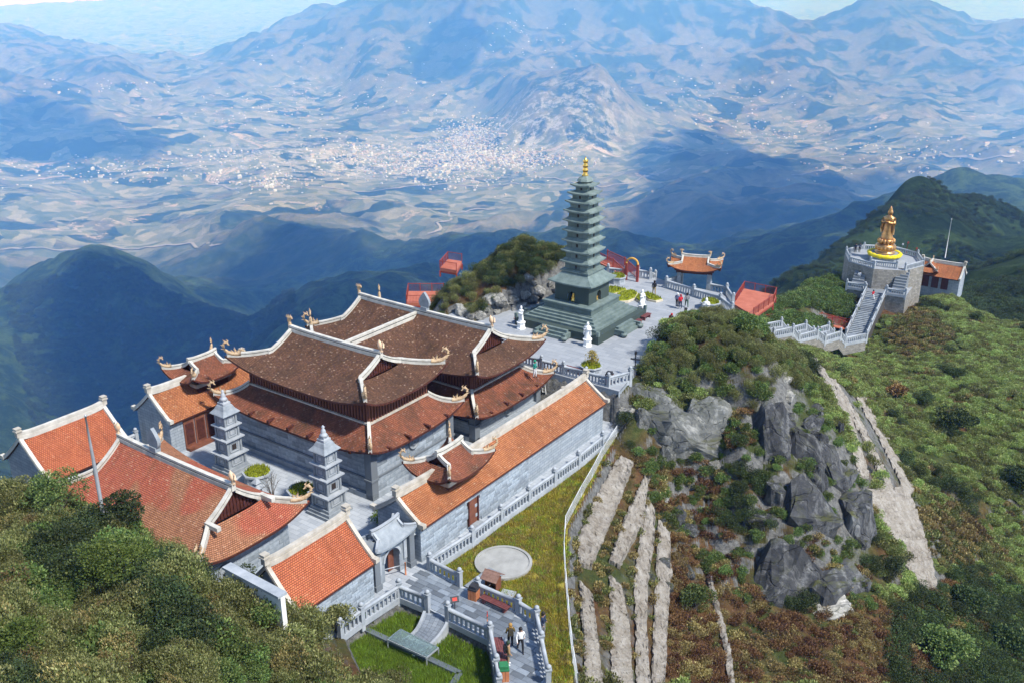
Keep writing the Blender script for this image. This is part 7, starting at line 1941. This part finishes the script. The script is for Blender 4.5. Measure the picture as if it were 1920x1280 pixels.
person('person with a red and white cap in the courtyard behind the orange house', tw(40.6, -45.2, COURT_Z), R(120), 2, GRY, BLK, WHT, (0.6, 0.2, 0.2))

# ------------------------------------------------------------------ the town and villages in the valley
TOWN = []
for nm, c in (('town_white', (0.78, 0.77, 0.74)), ('town_cream', (0.66, 0.58, 0.48)), ('town_grey', (0.5, 0.5, 0.52)), ('town_pink', (0.5, 0.38, 0.31))):
    TOWN.append(mottled(nm, tuple(x * 0.85 for x in c), c, 0.05, 0.9, 0))
gT = np.random.default_rng(21)
def gauss_px(cx, cy_, sx, sy, n): return np.stack([gT.normal(cx, sx, n), gT.normal(cy_, sy, n)], -1)
tp_ = np.concatenate([gauss_px(880, 262, 30, 20, 900), gauss_px(800, 302, 90, 16, 900), gauss_px(930, 298, 60, 9, 700), gauss_px(660, 285, 50, 14, 160), gauss_px(520, 335, 60, 14, 150), gauss_px(420, 292, 40, 8, 90),
   gauss_px(250, 320, 120, 14, 170), gauss_px(1000, 300, 30, 6, 110), gauss_px(860, 330, 60, 16, 160), gauss_px(640, 120, 160, 40, 50), gauss_px(980, 75, 60, 22, 50), gauss_px(1360, 180, 120, 24, 110), gauss_px(1700, 290, 120, 25, 140), gauss_px(1430, 250, 60, 14, 80), gauss_px(200, 165, 70, 10, 50), gauss_px(480, 210, 70, 20, 70), gauss_px(700, 180, 120, 30, 80), gauss_px(500, 345, 20, 5, 40)])
tp_ = tp_[(tp_[:, 0] > -60) & (tp_[:, 0] < 1980)]
TH = hits(tp_[:, 0], tp_[:, 1], 3500, 20000, 90)
ok_ = TH[:, 1] < 15000; TH = TH[ok_]
size = gT.uniform(9, 17, len(TH)) * np.where(gT.random(len(TH)) < 0.04, 2.2, 1.0)
apx = size / TH[:, 1]; order_ = np.argsort(-apx)
def house_mesh(mat, roofed, k):
    mb = MB(); mb.box((0, 0, 0.4), (1.0, 0.7, 1.2))
    if roofed:
        mb.add([(-.55, -.4, 1.0), (.55, -.4, 1.0), (.55, .4, 1.0), (-.55, .4, 1.0), (-.5, 0, 1.3), (.5, 0, 1.3)], [(0, 1, 5, 4), (2, 3, 4, 5), (1, 2, 5), (3, 0, 4)], 1)
    else: mb.box((0.1, 0, 1.08), (0.5, 0.4, 0.2))
    for i in range(4): mb.box((-0.36 + 0.24 * i, -0.352, 0.55), (0.12, 0.02, 0.5), 2)
    return mb.mesh('town_building', [mat, TOWN[3], TOWN[2]])
HM = [house_mesh(TOWN[i % 3], i % 2 == 1, i) for i in range(6)]
for j, i in enumerate(order_[:240]):
    o = obj('town_building', HM[j % 6], None, TH[i], (0, 0, gT.uniform(0, 3.14)), (size[i] * gT.uniform(.8, 1.6), size[i] * gT.uniform(.7, 1.2), size[i] * gT.uniform(.35, .8)))
    tag(o, 'pale building of the distant town or villages in the valley', 'building', 'buildings in the valley')
mb = MB()
for i in order_[240:]:
    s = size[i]; mb.box((TH[i, 0], TH[i, 1], TH[i, 2] + s * 0.15), (s * gT.uniform(.7, 1.5), s * gT.uniform(.6, 1.1), s * gT.uniform(.4, .9)), int(gT.integers(0, 4)), gT.uniform(0, 3.14))
tag(mb.build('distant_houses', TOWN), 'mass of tiny pale houses of the valley town', kind='stuff')

# pale roads winding along the valley
ROAD = mottled('valley_road', (0.26, 0.23, 0.19), (0.36, 0.32, 0.27), 0.01, 0.9, 0)
for lab, poly_, w_ in (('pale road along the near left valley floor', [(-20,470),(60,466),(130,472),(200,462),(250,470),(300,462),(360,458),(420,462)], 14),
                       ('pale road winding below the town', [(330,352),(400,344),(450,356),(520,350),(600,352),(690,362),(760,352),(840,345),(900,352),(980,346)], 14),
                       ('pale road from the town toward the right valley', [(1000,330),(1060,340),(1130,352),(1180,345),(1220,330),(1260,318)], 12),
                       ('pale zigzag track up the slope left of the pagoda', [(800,440),(830,430),(815,420),(850,412),(838,402),(880,396),(930,392)], 12),
                       ('pale road through the right-hand valley', [(1480,330),(1540,322),(1600,318),(1680,300),(1760,292),(1840,300),(1930,290)], 16)):
    pp = np.array(poly_, float); dd = np.concatenate([[0], np.cumsum(np.linalg.norm(np.diff(pp, axis=0), axis=1))]); tt = np.linspace(0, dd[-1], 60)
    hx = np.interp(tt, dd, pp[:, 0]); hy = np.interp(tt, dd, pp[:, 1]) + 2.0 * np.sin(tt * 0.11); H = hits(hx, hy, 3600, 14000, 90)
    H[:, 0] = np.convolve(np.pad(H[:, 0], 2, 'edge'), np.ones(5) / 5, 'valid'); H[:, 1] = np.convolve(np.pad(H[:, 1], 2, 'edge'), np.ones(5) / 5, 'valid')
    d_ = np.gradient(H[:, :2], axis=0); n_ = np.stack([d_[:, 1], -d_[:, 0]], -1); n_ /= np.linalg.norm(n_, axis=1)[:, None] + 1e-9
    G = np.zeros((60, 2, 3))
    for q_, sg in ((0, -1), (1, 1)):
        G[:, q_, :2] = H[:, :2] + n_ * w_ * 0.6 * sg; G[:, q_, 2] = ground_z(G[:, q_, 0], G[:, q_, 1]) + 6
    mb = MB(); mb.grid(G); tag(mb.build('valley_road', ROAD), lab, kind='structure')

# ------------------------------------------------------------------ clouds above the ridge (they shade the forested slopes)
def cloud_material():
    k = NT('cloud_vapour')
    return k.done((0.9, 0.9, 0.9), 1.0, 0.0)
CLOUDM = cloud_material()
def cloud(label, poly, step, seed, h=190.0, y_min=700):
    """a cloud bank whose shadow falls on the slopes and valley seen inside the outline"""
    rg = random.Random(seed); bm = bmesh.new()
    X, Yp = np.meshgrid(np.arange(min(p[0] for p in poly), max(p[0] for p in poly), step), np.arange(min(p[1] for p in poly), max(p[1] for p in poly), step * 0.55))
    X = X.ravel() + RNG.uniform(-.4, .4, X.size) * step; Yp = Yp.ravel() + RNG.uniform(-.4, .4, Yp.size) * step * 0.55
    k = in_poly(X, Yp, poly); P = hits(X[k], Yp[k], 300, 16000, 90); P = P[P[:, 1] > y_min]
    t = (h - P[:, 2]) / sun_dir.z; Q = np.stack([P[:, 0] + sun_dir.x * t, P[:, 1] + sun_dir.y * t, np.full(len(P), h)], -1)
    c = Vector(Q.mean(0))
    for p, q in zip(P, Q):
        rx = step * p[1] / FPX * rg.uniform(0.75, 1.15); ry = step * 0.55 * p[1] / FPX * p[1] / (CAMZ - p[2]) * rg.uniform(0.85, 1.2)
        hz_ = 55 * rg.uniform(0.6, 1.2)
        m = Matrix.Translation(Vector(q) - c + Vector((0, 0, rg.uniform(0, 60)))) @ Matrix.Diagonal((rx * 1.12, max(rx, ry) * 1.12, hz_, 1))
        bmesh.ops.create_icosphere(bm, subdivisions=2, radius=1.0, matrix=m)
    for v in bm.verts: v.co += mnoise.noise_vector(v.co * 0.008) * 22
    me = bpy.data.meshes.new('cloud'); bm.to_mesh(me); bm.free()
    for p in me.polygons: p.use_smooth = True
    me.materials.append(CLOUDM)
    return tag(obj('cloud', me, None, c), label, 'cloud', 'cloud banks above the ridge')
cloud('cloud bank above the valley between the pagoda and the golden statue', [(1215,282),(1260,262),(1320,250),(1360,262),(1400,287),(1450,310),(1500,322),(1540,345),(1600,345),(1720,335),(1720,420),(1560,520),(1450,600),(1150,600),(1130,470),(1185,440),(1222,385)], 26, 1)
cloud('cloud bank above the valley rim behind the temple halls', [(300,560),(470,505),(500,470),(560,412),(590,425),(625,440),(640,470),(720,490),(760,485),(860,465),(1130,475),(1130,620),(700,640),(300,640)], 26, 2)
cloud('small cloud above the low hill left of the pagoda', [(672,400),(700,404),(708,424),(680,428)], 16, 3)
cloud('cloud above the dark left mountain', [(130,530),(180,480),(250,490),(330,560),(480,610),(480,780),(260,820),(120,780),(110,640)], 26, 4)
cloud('cloud above the dark ridge at the left edge of the valley', [(0,200),(120,225),(240,250),(300,280),(100,292),(0,292)], 18, 5)
cloud('small cloud above the far village slope', [(790,100),(830,72),(880,90),(890,105)], 14, 6)

# ------------------------------------------------------------------ haze
k = NT('haze_air'); k.n.remove(k.p)
pv = k.node('ShaderNodeVolumePrincipled')
pv.inputs['Color'].default_value = (0.14, 0.39, 1.0, 1)
pv.inputs['Absorption Color'].default_value = (1, 1, 1, 1)
pv.inputs['Density'].default_value = 0.000118
pv.inputs['Anisotropy'].default_value = 0.0
k.link(pv.outputs[0], k.out.inputs['Volume'])
mb = MB().box((0, 22500, -1020), (70000, 50000, 2160))
hz = mb.build('haze', k.mat)
tag(hz, 'pale blue haze hanging in the air over the valley', 'haze', kind='stuff')
